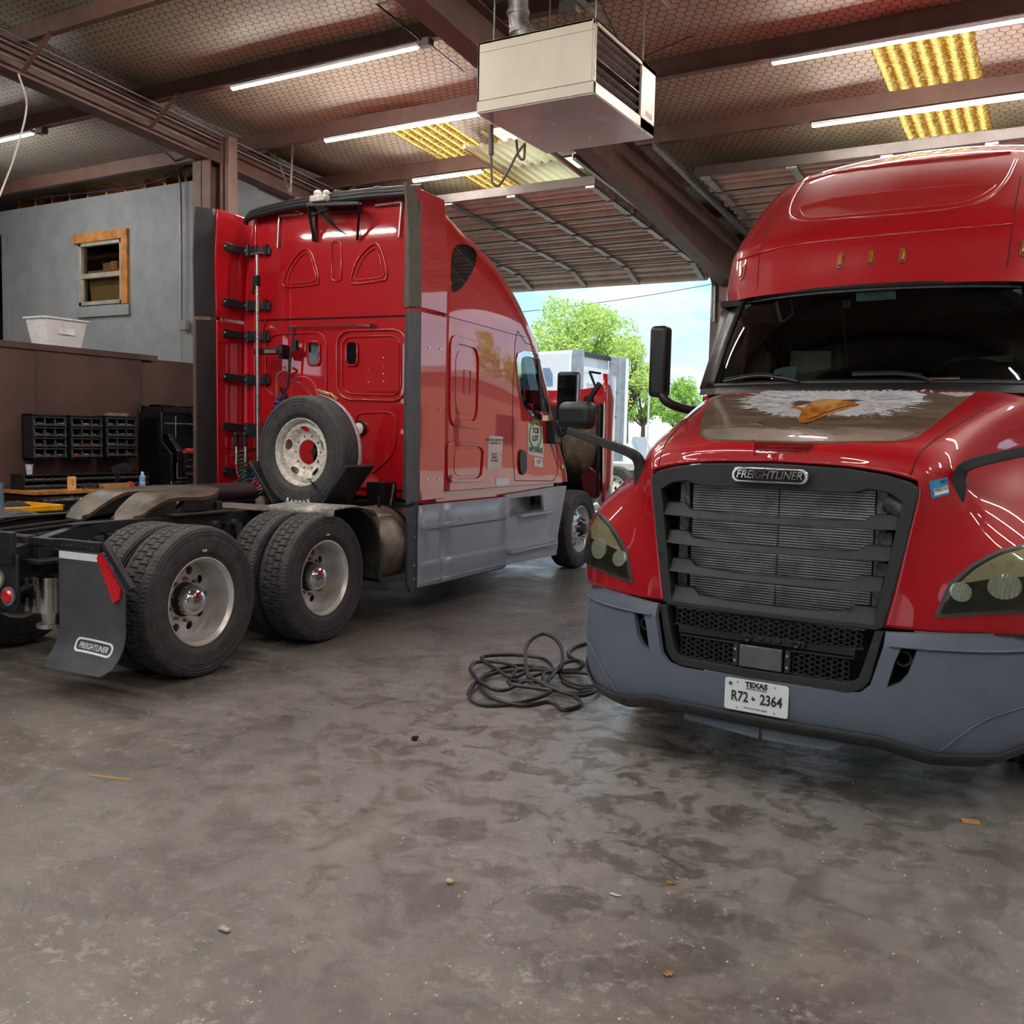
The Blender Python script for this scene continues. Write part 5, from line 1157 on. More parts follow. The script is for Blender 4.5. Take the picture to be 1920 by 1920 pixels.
# ---- right mirrors
def mirrors(s):
    m = MB(); m.box((s*1.26, 5.42, 1.72), (.12, .2, .26)); m.tube(cr([(s*1.28, 5.45, 1.70), (s*1.36, 5.52, 1.72), (s*1.42, 5.48, 1.92)], 4), .03, 10); k = mk('mirror', m, BLACK, A, bevel=.02)
    m = MB(); m.box((s*1.45, 5.40, 2.13), (.26, .12, .56), (0, 0, .25*s)); h = mk('mirror_head', m, BLACK, k, bevel=.04, bseg=4)
    m = MB(); m.box((s*1.46, 5.33, 2.19), (.2, .012, .36), (0, 0, .25*s)); mk('mirror_glass', m, M('mirror_glass', '#30343a', .03, 1), h, bevel=.01)
    m = MB(); m.sphere((s*1.43, 5.35, 1.93), .075, 16, 10, (1, .35, 1)); mk('convex_glass', m, CHROME, h)
    m = MB(); m.tube([(s*1.56, 5.38, 1.9), (s*1.57, 5.38, 2.38)], .014); mk('edge_strip', m, M('silver_trim', '#dfe2e4', .2, .7), h)
mirrors(1); mirrors(-1)
# ================================================================== spare wheel (strapped on)
SP = thing('spare_wheel', 'spare truck wheel with white rim standing behind the red cab', 'wheel', FA.tow((.43, 2.05, 1.48)), FA.a-.06)
def spr():
    m = MB(); barrel(m); holes = [[(.205*cos(2*pi*(k+.25)/5)+.05*cos(b)*sin(2*pi*(k+.25)/5)+.026*sin(b)*cos(2*pi*(k+.25)/5), .205*sin(2*pi*(k+.25)/5)-.05*cos(b)*cos(2*pi*(k+.25)/5)+.026*sin(b)*sin(2*pi*(k+.25)/5)) for b in [2*pi*q/14 for q in range(14)]] for k in range(5)]
    nuts = [[(.143*cos(2*pi*k/10)+.012*cos(b), .143*sin(2*pi*k/10)+.012*sin(b)) for b in [2*pi*q/8 for q in range(8)]] for k in range(10)]
    vs, fs, lp = tri2d([(.262*cos(2*pi*i/64), .262*sin(2*pi*i/64)) for i in range(64)], holes+nuts+[[(.11*cos(2*pi*i/32), .11*sin(2*pi*i/32)) for i in range(32)]], .02)
    f = interp([(.10, .02), (.165, .02), (.178, .035), (.225, .075), (.262, .06)])
    sheet(m, vs, fs, lambda y, z: (V((f(sqrt(y*y+z*z)), y, z)), V((1, 0, 0))), .012); return m
m = spr(); Rz = Matrix.Rotation(-pi/2, 4, 'Z'); m.xf(Rz)
RIMW = M('white_rim', '#d9d9d4', .4, var=.12, vs=26, col2='#a59a8a')
mk('rim', m, RIMW, SP, smooth=30)
t = mk('tyre', TS, None, SP, smooth=0); t.rotation_euler = (0, 0, -pi/2)
m = arc_text('R22.5', .40, .1435, .28, .075, None, None); m.xf(Rz); mk('sidewall_lettering', m, M('raised_rubber_s', '#4a4a4d', .5), t.parent)
m = text('RAYMAX', .052, (.02, -.10, -.475), (1, 0, -.0), (0, 0, 1), .001, bold=.001); 
m = MB(); a = radians(180)
for i, ch in enumerate('RAYMAX'):
    an = (i-2.5)*.11; tt = text(ch, .05, (sin(an)*.44, -.146, -.44*cos(an)), (cos(an), 0, sin(an)), (-sin(an), 0, cos(an)), .0015, bold=.0015); m.add(tt.v, tt.f)
mk('sidewall_lettering', m, WHITE, SP, label='white tyre name lettering')
# carrier under the spare and strap
m = MB(); m.prism([(-.45, 1.9, 1.02), (-.40, 1.9, 1.02), (-.02, 1.9, 1.02)], (0, .3, 0)) if 0 else None
m = MB(); m.bar((-.10, 2.06, 1.38), (.18, 2.06, 1.02), .40, .03, (0, 0, 1)); m.bar((.97, 2.06, 1.38), (.69, 2.06, 1.02), .40, .03, (0, 0, 1)); m.bx((.1, 1.9, .98), (.8, 2.25, 1.0)); m.bx((.30, 2.26, 1.0), (.56, 2.34, 1.62)); m.cyl((.43, 2.1, 1.48), (.43, 2.3, 1.48), .03); mk('spare_carrier', m, FRAMEM, A, bevel=.006)  # includes a dark post added behind the rim to darken its holes
sx = V((.43, 2.10, 1.48)); m = MB()
def ring(a, r): return sx+V((sin(a)*r, 0, cos(a)*r))
rows = [[ring(a, .512)+V((0, -.025, 0)), ring(a, .518)+V((0, 0, 0)), ring(a, .512)+V((0, .025, 0))] for a in [radians(x) for x in range(8, 118, 5)]]
m.grid(rows); st = single('ratchet_strap', m, M('pale_webbing', '#b9a1a4', .7, var=.15, vs=30), 'pale webbing strap over the right side of the spare wheel', 'strap'); st.matrix_world = A.matrix_basis; q = st.modifiers.new('t', 'SOLIDIFY'); q.thickness = .006; q.offset = 1
st.location = A.location; st.rotation_euler = A.rotation_euler
m = MB(); c = ring(radians(14), .54); m.box(c, (.14, .06, .025), (0, .25, 0)); m.box(c+V((.09, 0, -.03)), (.1, .03, .02), (0, .6, 0)); m.box(c+V((-.06, 0, .02)), (.05, .07, .02)); rt = mk('ratchet', m, M('brass_buckle', '#c4a874', .35, .7), st, bevel=.004)
m = MB(); pts = [V((.55, 1.895, 1.25)).lerp(V((.72, 1.90, 1.09)), k/12) for k in range(13)]
for k, p in enumerate(pts): m.lathe([(-.003, .010), (.003, .010), (.003, .014), (-.003, .014)], p, 1 if k % 2 else 2, 10, True)
ch = single('chain', m, MATTE, 'short dark chain hanging from the spare wheel rim', 'chain'); ch.location = A.location; ch.rotation_euler = A.rotation_euler
# ================================================================== TRUCK B : red semi facing the camera (x right in view, y away, front faces -y)
B = thing('semi_truck', 'red semi truck facing the camera on the right, eagle picture on its hood', 'semi truck', (FB.o.x, FB.o.y, 0), FB.a)
def gridmesh(rows, n1, n2):
    R1 = [cr(r, n2) for r in rows]; cols = len(R1[0]); out = []
    C = [cr([r[c] for r in R1], n1) for c in range(cols)]
    return [[C[c][i] for c in range(cols)] for i in range(len(C[0]))]
# ---- hood and fenders (right half, mirrored)
HR = [
 [(0, .10, 1.572), (.34, .105, 1.560), (.585, .118, 1.525), (.640, .125, 1.470), (.600, .112, 1.22), (.560, .10, 1.0), (.53, .09, .85)],
 [(0, .15, 1.645), (.36, .155, 1.635), (.63, .19, 1.600), (.705, .20, 1.500), (.700, .168, 1.25), (.690, .135, 1.0), (.68, .12, .85)],
 [(0, .33, 1.715), (.40, .34, 1.705), (.70, .37, 1.665), (.800, .35, 1.520), (.865, .285, 1.34), (.955, .225, 1.09), (.94, .22, .85)],
 [(0, .70, 1.800), (.43, .70, 1.795), (.755, .72, 1.760), (.870, .68, 1.560), (1.01, .54, 1.40), (1.155, .42, 1.15), (1.15, .42, .85)],
 [(0, 1.02, 1.885), (.46, 1.03, 1.880), (.82, 1.06, 1.84), (.930, 1.05, 1.620), (1.10, .88, 1.44), (1.212, .72, 1.20), (1.21, .72, .87)],
 [(0, 1.26, 1.965), (.50, 1.30, 1.958), (.90, 1.42, 1.91), (1.00, 1.42, 1.66), (1.13, 1.40, 1.44), (1.215, 1.22, 1.20), (1.22, 1.10, 1.12)],
 [(0, 1.30, 1.975), (.52, 1.38, 1.968), (.95, 1.62, 1.93), (1.05, 1.75, 1.70), (1.15, 1.80, 1.48), (1.22, 1.80, 1.22), (1.225, 1.80, 1.12)]]
G = gridmesh([[V(p) for p in r] for r in HR], 8, 8)
hm = MB(); hm.grid(G); hm.grid([[V((-p.x, p.y, p.z)) for p in r][::-1] for r in G])
bvH = hm.bvh(); hood = mk('hood', hm, RED, B, smooth=60); q = hood.modifiers.new('t', 'SOLIDIFY'); q.thickness = .02; q.offset = 1 
q.offset = -1 if True else 1
def pb(poly, **k): return patch(FB, k.pop('bv', bvH), poly, **k)
def mirror_mb(m): n = MB(); n.v = [V((-p.x, p.y, p.z)) for p in m.v]; n.f = [f[::-1] for f in m.f]; return n
# hood seam lines and crease
for s in (1, -1):
    P = [V((s*p.x, p.y, p.z)) for p in [G[i][16] for i in range(2, 44)]]
def hray(u, w, up=True):
    h = bvH.ray_cast(V((u, w, 4)), V((0, 0, -1))); return h[0]+V((0, 0, .0005)) if h[0] else None
def fray(u, z):
    h = bvH.ray_cast(V((u, -3, z)), V((0, 1, 0))); return (h[0], h[1] if h[1].y < 0 else -h[1]) if h[0] else None
for s in (1, -1):
    P = [q_ for q_ in [hray(s*(.60+.16*t), .125+.9*t) for t in [k/24 for k in range(25)]] if q_]; mk('panel_seam', MB().tube(P, .0035, 5), BLK2, B)
# hood front scoop slot
sl = [(1412, 829), (1528, 832), (1518, 850), (1416, 851)]
mk('hood_scoop', pb(sl, off=.001, th=.004, sp=6), M('scoop_shade_red', '#72020f', .25, coat=1), B)  # flat patch, shade of the recess painted as a darker red
m = MB(); m.tube(onto(FB, bvH, [(1411, 828), (1416, 852)], .006), .006, 6); mk('scoop_edge', m, RED, B)
for py in (839, 845): mk('scoop_rib', MB().tube(onto(FB, bvH, [(1424, py), (1460, py), (1500, py)], .003), .0025, 5), RED, B)
# ---- eagle picture
def art(name, a, b, c3, sc, dist, stretch=(1, 1, 1), coat=.8):
    t = NT(name); co = t.co(); mp = t.n('ShaderNodeMapping'); t.l(co, mp.inputs[0]); mp.inputs['Scale'].default_value = stretch
    f = t.noise(mp.outputs[0], sc, 7, .7, dist); t.bsdf(t.ramp(f, [(.3, a), (.5, b), (.7, c3)]), .3, 0, coat); return t.m
FLAG = art('dark_flag_print', '#4a4038', '#6b5c4e', '#857767', 1.8, 1.5, (1, 3, 1)); FEA = art('white_feather_print', '#9aa0b4', '#d2d4da', '#eeeff0', 9, 2.5, (1, 4, 4)); BEAK = art('orange_beak_print', '#8f4a1e', '#c47a30', '#e9c27a', 7, 1.5, (1, 1, 1))
dec = mk('hood_picture', pb([(1352, 730), (1640, 723), (1843, 724), (1800, 757), (1746, 800), (1718, 821), (1680, 829), (1500, 831), (1330, 826), (1311, 816), (1313, 795), (1322, 770), (1338, 748)], off=.002, th=.0015, sp=9), FLAG, B, smooth=80, label='dark eagle and flag picture')
def spiky(P, amp, n, seed):
    rr = random.Random(seed); D = dens(P, 6); out = []
    cx = sum(p[0] for p in D)/len(D); cy = sum(p[1] for p in D)/len(D)
    for i, p in enumerate(D):
        k = 1+(amp*(rr.random()) if i % 2 else 0); out.append((cx+(p[0]-cx)*k, cy+(p[1]-cy)*k))
    return out
head = [(1480, 724.5), (1700, 725), (1722, 738), (1728, 750), (1700, 762), (1640, 775), (1590, 780), (1560, 778), (1500, 782), (1450, 776), (1420, 766), (1405, 752), (1430, 738)]
hp = smooth2(head, 3); hp = [(x, max(y, 725.2)) for x, y in hp]; sp_ = [(x, max(725, min(y, 797))) for x, y in spiky(hp, .10, 0, 5)]
hd = mk('feathers', pb(sp_, off=.005, th=.0015, sp=7), FEA, dec, smooth=80, label='white feathered head')
mk('eye_shade', pb([(1482, 757), (1500, 753), (1530, 756), (1500, 762), (1488, 764)], off=.007, th=.001, sp=4), FLAG, dec)
mk('eye_shade', pb([(1560, 752), (1600, 751), (1620, 753), (1592, 757), (1570, 757)], off=.007, th=.001, sp=4), FLAG, dec)
mk('beak', pb(smooth2([(1520, 757), (1545, 751), (1580, 753), (1612, 761), (1590, 768), (1560, 777), (1540, 785), (1520, 793), (1504, 795), (1496, 788), (1502, 772), (1474, 763), (1490, 764), (1508, 767)], 3), off=.008, th=.001, sp=4), BEAK, dec, smooth=80)
mk('beak', pb(smooth2([(1524, 757), (1560, 752.5), (1580, 756), (1560, 761), (1530, 766)], 3), off=.010, th=.001, sp=4), M('pale_beak_print', '#d9a964', .3, coat=.8, var=.05, vs=6), dec)
mk('beak_line', MB().tube(onto(FB, bvH, [(1518, 790), (1545, 778), (1580, 767), (1610, 762)], .010), .0022, 5), M('dark_print', '#3b2412', .4), dec)
rr = random.Random(8)
for nm_, cl_, n_, k0, k1 in (('feather_strokes', '#a9aebd', 260, .25, 1.0), ('feather_strokes', '#f1f1f1', 380, .30, 1.12), ('feather_strokes', '#cfd1d8', 240, .35, 1.08)):
    m = MB()
    for k in range(n_):
        a = rr.uniform(0, 2*pi); q0 = rr.uniform(k0, k1); x = 1560+150*cos(a)*q0; y = 755+27*sin(a)*q0; l_ = rr.uniform(14, 34); x2 = x+l_*cos(a)+rr.uniform(-3, 3); y2 = y+l_*.22*sin(a)+rr.uniform(0, 2)
        if y < 727 or y2 < 727 or (1490 < x < 1615 and 748 < y < 797): continue
        P = onto(FB, bvH, [(x, y-.75), (x, y+.75), (x2, y2)], .0075)
        if len(P) == 3: m.add(P, [(0, 1, 2)])
    mk(nm_, m, M('stroke_'+cl_[1:], cl_, .35, coat=.8, var=.02), dec, smooth=0)
m = MB()
for k in range(26):
    x = rr.uniform(1330, 1740); y = rr.uniform(798, 824); P = onto(FB, bvH, [(x, y), (x+14, y-2.5), (x+30, y+.5)], .004)
    if len(P) == 3 and x+30 < 1720-(800-y): m.tube(cr(P, 3), .0016, 4)
mk('flag_strokes', m, M('flag_stroke', '#a3917c', .4, coat=.6), dec)
def star(cx, cy, r, sq=.45): return [(cx+r*(1 if k % 2 == 0 else .4)*sin(2*pi*k/10), cy-sq*r*(1 if k % 2 == 0 else .4)*cos(2*pi*k/10)) for k in range(10)]
for c in ((1377, 735, 13), (1399, 733, 8)): mk('star', pb(star(*c), off=.005, th=.001, sp=4), M('star_print', '#dcdcd8', .4, coat=.6), dec)
mk('stripe', pb([(1700, 727), (1838, 726), (1822, 742), (1795, 745), (1760, 738), (1725, 735)], off=.004, th=.001, sp=8), M('stripe_print', '#c9c4c0', .35, coat=.8), dec)
mk('stripe', pb([(1318, 807), (1400, 803), (1500, 808), (1600, 805), (1716, 812), (1700, 822), (1676, 828), (1500, 829), (1345, 825), (1325, 822), (1317, 815)], off=.004, th=.001, sp=9), M('stripe_print_dim', '#8d857c', .35, coat=.8, var=.15), dec)
# ---- grille
fo = [(-.50, .835), (.50, .835), (.528, .85), (.56, 1.0), (.60, 1.22), (.637, 1.45), (.635, 1.475), (.60, 1.50), (.50, 1.527), (.34, 1.55), (0, 1.562), (-.34, 1.55), (-.50, 1.527), (-.60, 1.50), (-.635, 1.475), (-.637, 1.45), (-.60, 1.22), (-.56, 1.0), (-.528, .85)]
fi = [(-.485, .865), (.485, .865), (.525, 1.10), (.562, 1.34), (.575, 1.41), (.52, 1.445), (.43, 1.462), (.39, 1.445), (.35, 1.438), (-.35, 1.438), (-.39, 1.445), (-.43, 1.462), (-.52, 1.445), (-.575, 1.41), (-.562, 1.34), (-.525, 1.10)]
def gw(u, z): return .055+.12*(u*u)+.03*(z-.85)
vs, fs, lp = tri2d(fo, [fi], .045); m = MB(); sheet(m, vs, fs, lambda u, z: (V((u, gw(u, z)-.004, z)), V((0, -1, 0))), .08); gf = mk('grille_frame', m, CHAR, B, smooth=40, bevel=.006)
def half_w(z): return .487+(.575-.487)*min(1, max(0, (z-.87)/.53))
for k, z in enumerate((1.315, 1.175, 1.035, .895)):
    hw = half_w(z)-.004; out = [(-hw, z+.035), (-hw+.10, z+.035), (-hw+.14, z+.006), (-.2, z-.003), (.2, z-.003), (hw-.14, z+.006), (hw-.10, z+.035), (hw, z+.035), (hw, z-.03), (.3, z-.037), (-.3, z-.037), (-hw, z-.03)]
    vs, fs, lp = tri2d(out, (), .04); m = MB(); sheet(m, vs, fs, lambda u, zz_: (V((u, gw(u, zz_)+.012-.045*max(0, min(1, 1-(zz_-(z-.035))/.07))*1.0+.03, zz_)), V((0, -1, 0))), .03); mk('grille_bar', m, CHAR, gf, smooth=40, bevel=.004)
FIN = None
def fins():
    t = NT('radiator_fins'); co = t.co(); s = t.n('ShaderNodeSeparateXYZ'); t.l(co, s.inputs[0])
    zf = t.math('FRACT', t.math('MULTIPLY', s.outputs[2], 80)); ln = t.math('LESS_THAN', t.math('ABSOLUTE', t.math('SUBTRACT', zf, .5)), .22)
    n = t.noise(co, 260, 3, .8); n2 = t.noise(co, 9, 3); c = t.mix(ln, t.ramp(n, [(.4, '#1a1a1d'), (.62, '#66666a')]), t.ramp(n, [(.35, '#5f6064'), (.62, '#e6e7ea')])); c = t.mix(t.ramp(n2, [(.45, 0), (.7, .5)]), c, '#26272a')
    t.bsdf(c, .5, .5, 0, .5, t.bump(ln, .6, .01)); return t.m
FIN = fins()
m = MB(); m.bx((-.44, .20, .84), (.44, .22, 1.46)); rad = mk('radiator', m, FIN, B, smooth=0)
m = MB()
for x in (-.5, .45): m.bx((x, .18, .84), (x+.05, .24, 1.46))
m.bx((-.003, .193, .84), (.003, .2, 1.46)); mk('radiator_tank', m, M('dusty_alloy', '#6f7072', .5, .5, var=.3, vs=40), rad, bevel=.004)
m = MB(); m.cyl((.50, .19, 1.41), (.58, .17, 1.37), .05, n=16); m.box((.50, .19, 1.22), (.06, .05, .1)); m.box((.50, .19, 1.08), (.06, .05, .1)); mk('hose_joint', m, M('dusty_alloy2', '#5b5c5e', .5, .4, var=.3, vs=30), rad, bevel=.004)
m = MB(); m.bx((-.62, .26, .5), (.62, .3, 1.5)); mk('grille_shroud', m, MATTE, B)
# badge
m = MB(); ov = rrect(-.182, -.034, .182, .034, .032, 7); ov = [(x, y+(.012*(1-(x/.182)**2) if y > 0 else -.0)) for x, y in ov]; m.prism([(x, .028, 1.504+z) for x, z in ov], (0, .03, 0)); bd = mk('emblem', m, CHROME, gf, bevel=.005, bseg=3)
m = MB(); m.prism([(x*.91, .0245, 1.504+z*.74) for x, z in ov], (0, .005, 0)); mk('emblem_field', m, MATTE, bd)
mk('lettering', text('FREIGHTLINER', .052, (0, .023, 1.507), (1, 0, 0), (0, 0, 1), .003, shear=.25, bold=.0006, sx=.92), CHROME, bd, smooth=20)
# ---- bumper (curved in plan)
pl = cr([V(p) for p in [(0, 0, 0), (.30, .008, 0), (.62, .045, 0), (.88, .15, 0), (1.06, .31, 0), (1.15, .48, 0), (1.19, .72, 0), (1.20, .80, 0)]], 10)
AL = [0]
for a, b in zip(pl[:-1], pl[1:]): AL.append(AL[-1]+(b-a).length)
def plan(a):
    s = 1 if a >= 0 else -1; a = abs(a)
    for i in range(len(AL)-1):
        if a <= AL[i+1] or i == len(AL)-2:
            t = (a-AL[i])/(AL[i+1]-AL[i]); p = pl[i].lerp(pl[i+1], t); d = (pl[i+1]-pl[i]).normalized(); return V((s*p.x, p.y, 0)), V((s*d.y, -d.x, 0)).normalized()
def bump_fn(zlo=.36):
    def f(a, z):
        p, n = plan(a); nn = n.copy(); k = max(0, .45-z); inn = .9*k*k*1.5 + (.02 if z > .80 else 0); crv = .012*sin(pi*min(1, max(0, (z-.33)/.5)))
        return V((p.x, p.y, z))-nn*(inn-crv), nn
    return f
AM = AL[-1]
def botz(a): a = abs(a); return .335 if a < .55 else (.335-.055*min(1, (a-.55)/.22) if a < .77 else .28+.0*a+(.12*max(0, (a-1.05)/.4)))
half_out = [(0, .62), (.42, .62), (.47, .63), (.50, .67), (.535, .80), (.545, .835)]
top = [(.545, .838), (.80, .850), (1.1, .862), (AM, .86)]
bot = [(AM, botz(AM)), (1.25, botz(1.25)), (1.1, botz(1.1)), (.95, botz(.95)), (.85, .283), (.77, .28), (.66, .305), (.55, .335), (.3, .335), (0, .333)]
inn_ = [(.0, .545), (.40, .545), (.46, .56), (.50, .60), (.515, .66), (.545, .78), (.55, .838)]
outer = inn_+top[1:]+bot; outer = outer+[(-x, z) for x, z in outer[::-1] if x > 0]
fog = [(.665, .785), (.60, .787), (.575, .72), (.548, .60), (.60, .625), (.632, .67)]
fog = [(x+.02, z) for x, z in fog]
holes = [fog, [(-x, z) for x, z in fog[::-1]]]
vs, fs, lp = tri2d(outer, holes, .045); m = MB(); sheet(m, vs, fs, bump_fn(), .03); bp = mk('bumper', m, GREYP, B, smooth=45, bevel=.004)
bvP = m.bvh()
# step above: recessed shelf band at the top
for s in (1, -1):
    P = [plan(s*a)[0]+V((0, 0, .785))+plan(s*a)[1]*.010 for a in [.57+(AM-.57)*k/30 for k in range(31)]]; mk('bumper_ledge', MB().tube(P, .0055, 8), GREYP, bp, smooth=80)
# lower dark lip
m = MB(); aa = [-AM+2*AM*k/60 for k in range(61)]
m.grid([[plan(a)[0]+V((0, 0, botz(a)+z))-plan(a)[1]*(.9*max(0, .45-(botz(a)+z))**2*1.5-.014+o) for a in aa] for z, o in ((.045, -.004), (.0, .004), (-.02, .03), (-.02, .1))]); lip = mk('lower_lip', m, CHAR, bp, smooth=60); q = lip.modifiers.new('t', 'SOLIDIFY'); q.thickness = .01; q.offset = 0
m = MB()
for a in (-.75, -.48, -.36, -.14, .02, .30, .52, .82, 1.02):
    p, n = plan(a); z = botz(a)+.018; c = p+V((0, 0, z))+n*(.002-.9*max(0, .45-z)**2*1.5+.016); m.box(c, (.035, .012, .008), (0, 0, atan2(n.x, -n.y)))
mk('lip_slot', m, MATTE, lip)
m = MB(); m.prism([(-.42, .13, .32), (-.40, .09, .27), (-.006, .07, .245), (-.006, .07, .31)], (0, .02, 0)); m.prism([(.006, .07, .31), (.006, .07, .245), (.32, .08, .25), (.38, .1, .28), (.40, .12, .31)], (0, .02, 0)); mk('air_dam', m, M('air_dam_grey', '#6f7986', .5), bp, bevel=.004)
# fender crease relief on the bumper ends
for s in (1, -1):
    P = [plan(s*a)[0]+V((0, 0, z))+plan(s*a)[1]*(.014-.9*max(0, .45-z)**2*1.5) for a, z in [(x_.x, x_.y) for x_ in cr([(.80, .34, 0), (.88, .42, 0), (.98, .49, 0), (1.12, .53, 0), (1.22, .545, 0)], 6)]]; mk('bumper_crease', MB().tube(P, .0035, 6), GREYP, bp, smooth=80)
# fog recess boxes with tow tube
for s in (1, -1):
    m = MB(); m.prism([(s*(plan(x)[0].x), plan(x)[0].y+.035, z) for x, z in fog], (0, .14, 0)); m.f = [f for i, f in enumerate(m.f) if i != 0]; q = mk('tow_recess', m, MATTE, bp, smooth=0)
    m = MB(); m.lathe([(.06, .036), (.0, .036), (.0, .027), (.06, .027)], (s*.618, .085, .725), 1, 24, True); mk('tow_socket', m, CHAR, q)
# lower opening frame
oo = [(-.50, .835), (-.535, .835), (-.50, .66), (-.49, .61), (-.455, .565), (-.40, .548), (.40, .548), (.455, .565), (.49, .61), (.50, .66), (.535, .835), (.50, .835), (.455, .66), (.44, .615), (.415, .595), (.38, .588), (-.38, .588), (-.415, .595), (-.44, .615), (-.455, .66)]
vs, fs, lp = tri2d(oo, (), .04); m = MB(); sheet(m, vs, fs, lambda u, z: (V((u, .022+.12*u*u, z)), V((0, -1, 0))), .06); mk('opening_frame', m, CHAR, bp, smooth=40, bevel=.005)
# honeycomb grilles
def honey(x0, x1, z0, z1, name, skip=()):
    m = MB(); s = .0185; dx = s*3; r = 0; z = z0
    hh_ = s*.62
    while z < z1:
        x = x0+(dx/2 if r % 2 else 0)
        while x < x1:
            P = [V((x+a*s, .045+.1*(x*x), z+b*hh_)) for a, b in ((-1, 0), (-.6, 1), (.6, 1), (1, 0), (.6, -1), (-.6, -1))]
            if all(x0-.002 <= p.x <= x1+.002 and z0-hh_-.002 <= p.z <= z1+.002 for p in P):
                for i in range(6): m.bar(P[i], P[(i+1) % 6], .012, .0028, (0, 0, 1))
            x += dx*.885
        z += hh_*1.06; r += 1
    m.bar((x0, .05+.1*x0*x0, z0-.006), (x1, .05+.1*x1*x1, z0-.006), .02, .006); m.bar((x0, .05+.1*x0*x0, z1+.004), (x1, .05+.1*x1*x1, z1+.004), .02, .006)
    return mk(name, m, CHAR, bp, smooth=0)
honey(-.455, .455, .755, .83, 'honeycomb_grille'); honey(-.425, -.115, .60, .695, 'honeycomb_grille'); honey(.135, .415, .60, .695, 'honeycomb_grille')
m = MB(); m.bx((-.43, .055, .71), (-.10, .06, .745)); m.bx((-.1, .04, .715), (.2, .06, .75)); m.bx((.2, .055, .71), (.42, .06, .745))
for x in (-.07, .16): m.lathe([(.035, .0001), (.025, .014), (.035, .022), (.04, .024)], (x, 0, .732), 1, 16)
for x in (-.01, .03, .08): m.sphere((x, .036, .732), .011, 8, 6)
mk('sensor_bar', m, BLACK, bp, bevel=.003)
m = MB(); m.bx((-.105, .022, .595), (.10, .04, .70)); rp_ = mk('radar_panel', m, M('radar_cover', '#62666b', .25, .3, coat=.4, var=.1, vs=14), bp, bevel=.004)
m = MB()
for x in (-.125, .125):
    m.bx((x-.012, .03, .595), (x+.012, .045, .70))
mk('bracket', m, CHAR, rp_); m = MB()
for x in (-.125, .125):
    for z in (.62, .675): m.cyl((x, .03, z), (x, .022, z), .007, n=8)
mk('bolt', m, CHROME, rp_)
# plate
o = bpy.data.objects.new('license_plate', None); COL.objects.link(o); o.parent = B; o.location = (0, -.012, .468); o.rotation_euler = (.0, 0, 0)
m = MB(); m.prism([(x, -.006, z) for x, z in rrect(-.1525, -.076, .1525, .076, .012, 4)], (0, .004, 0)); mk('plate', m, M('plate_white', '#dfe9ea', .35, coat=.3, var=.02), o, bevel=.001)
m = text('TEXAS', .033, (0, -.008, .055), (1, 0, 0), (0, 0, 1), .0008, bold=.0014, sx=1.1)
for t in (text('APPORTIONED', .012, (0, -.008, .036), (1, 0, 0), (0, 0, 1), .0005, sx=1.25), text('R72', .068, (-.078, -.008, -.008), (1, 0, 0), (0, 0, 1), .0008, bold=.0012, sx=.78), text('2364', .068, (.072, -.008, -.008), (1, 0, 0), (0, 0, 1), .0008, bold=.0012, sx=.78), text('The Lone Star State', .012, (0, -.008, -.056), (1, 0, 0), (0, 0, 1), .0005, sx=1.15)): m.add(t.v, t.f)
m.prism([(-.125+.014*(1 if k % 2 == 0 else .35)*sin(2*pi*k/10), -.009, .050+.014*(1 if k % 2 == 0 else .35)*cos(2*pi*k/10)) for k in range(10)], (0, .001, 0))
m.prism([(x*.011-.014, -.009, z*.011-.008) for x, z in [(-.3, 1), (.1, 1), (.1, .4), (1, .3), (1, -.2), (.3, -.9), (.1, -1), (-.3, -.4), (-.9, -.1), (-.3, .1)]], (0, .001, 0)); mk('lettering', m, INK, o, smooth=0)
m = MB()
for x, z in ((-.09, .06), (.09, .06), (-.09, -.062), (.09, -.062)): m.lathe([(0, .0045), (-.002, .003), (-.002, .0001)], (x, -.007, z), 1, 12)
mk('bolt', m, GALV, o)
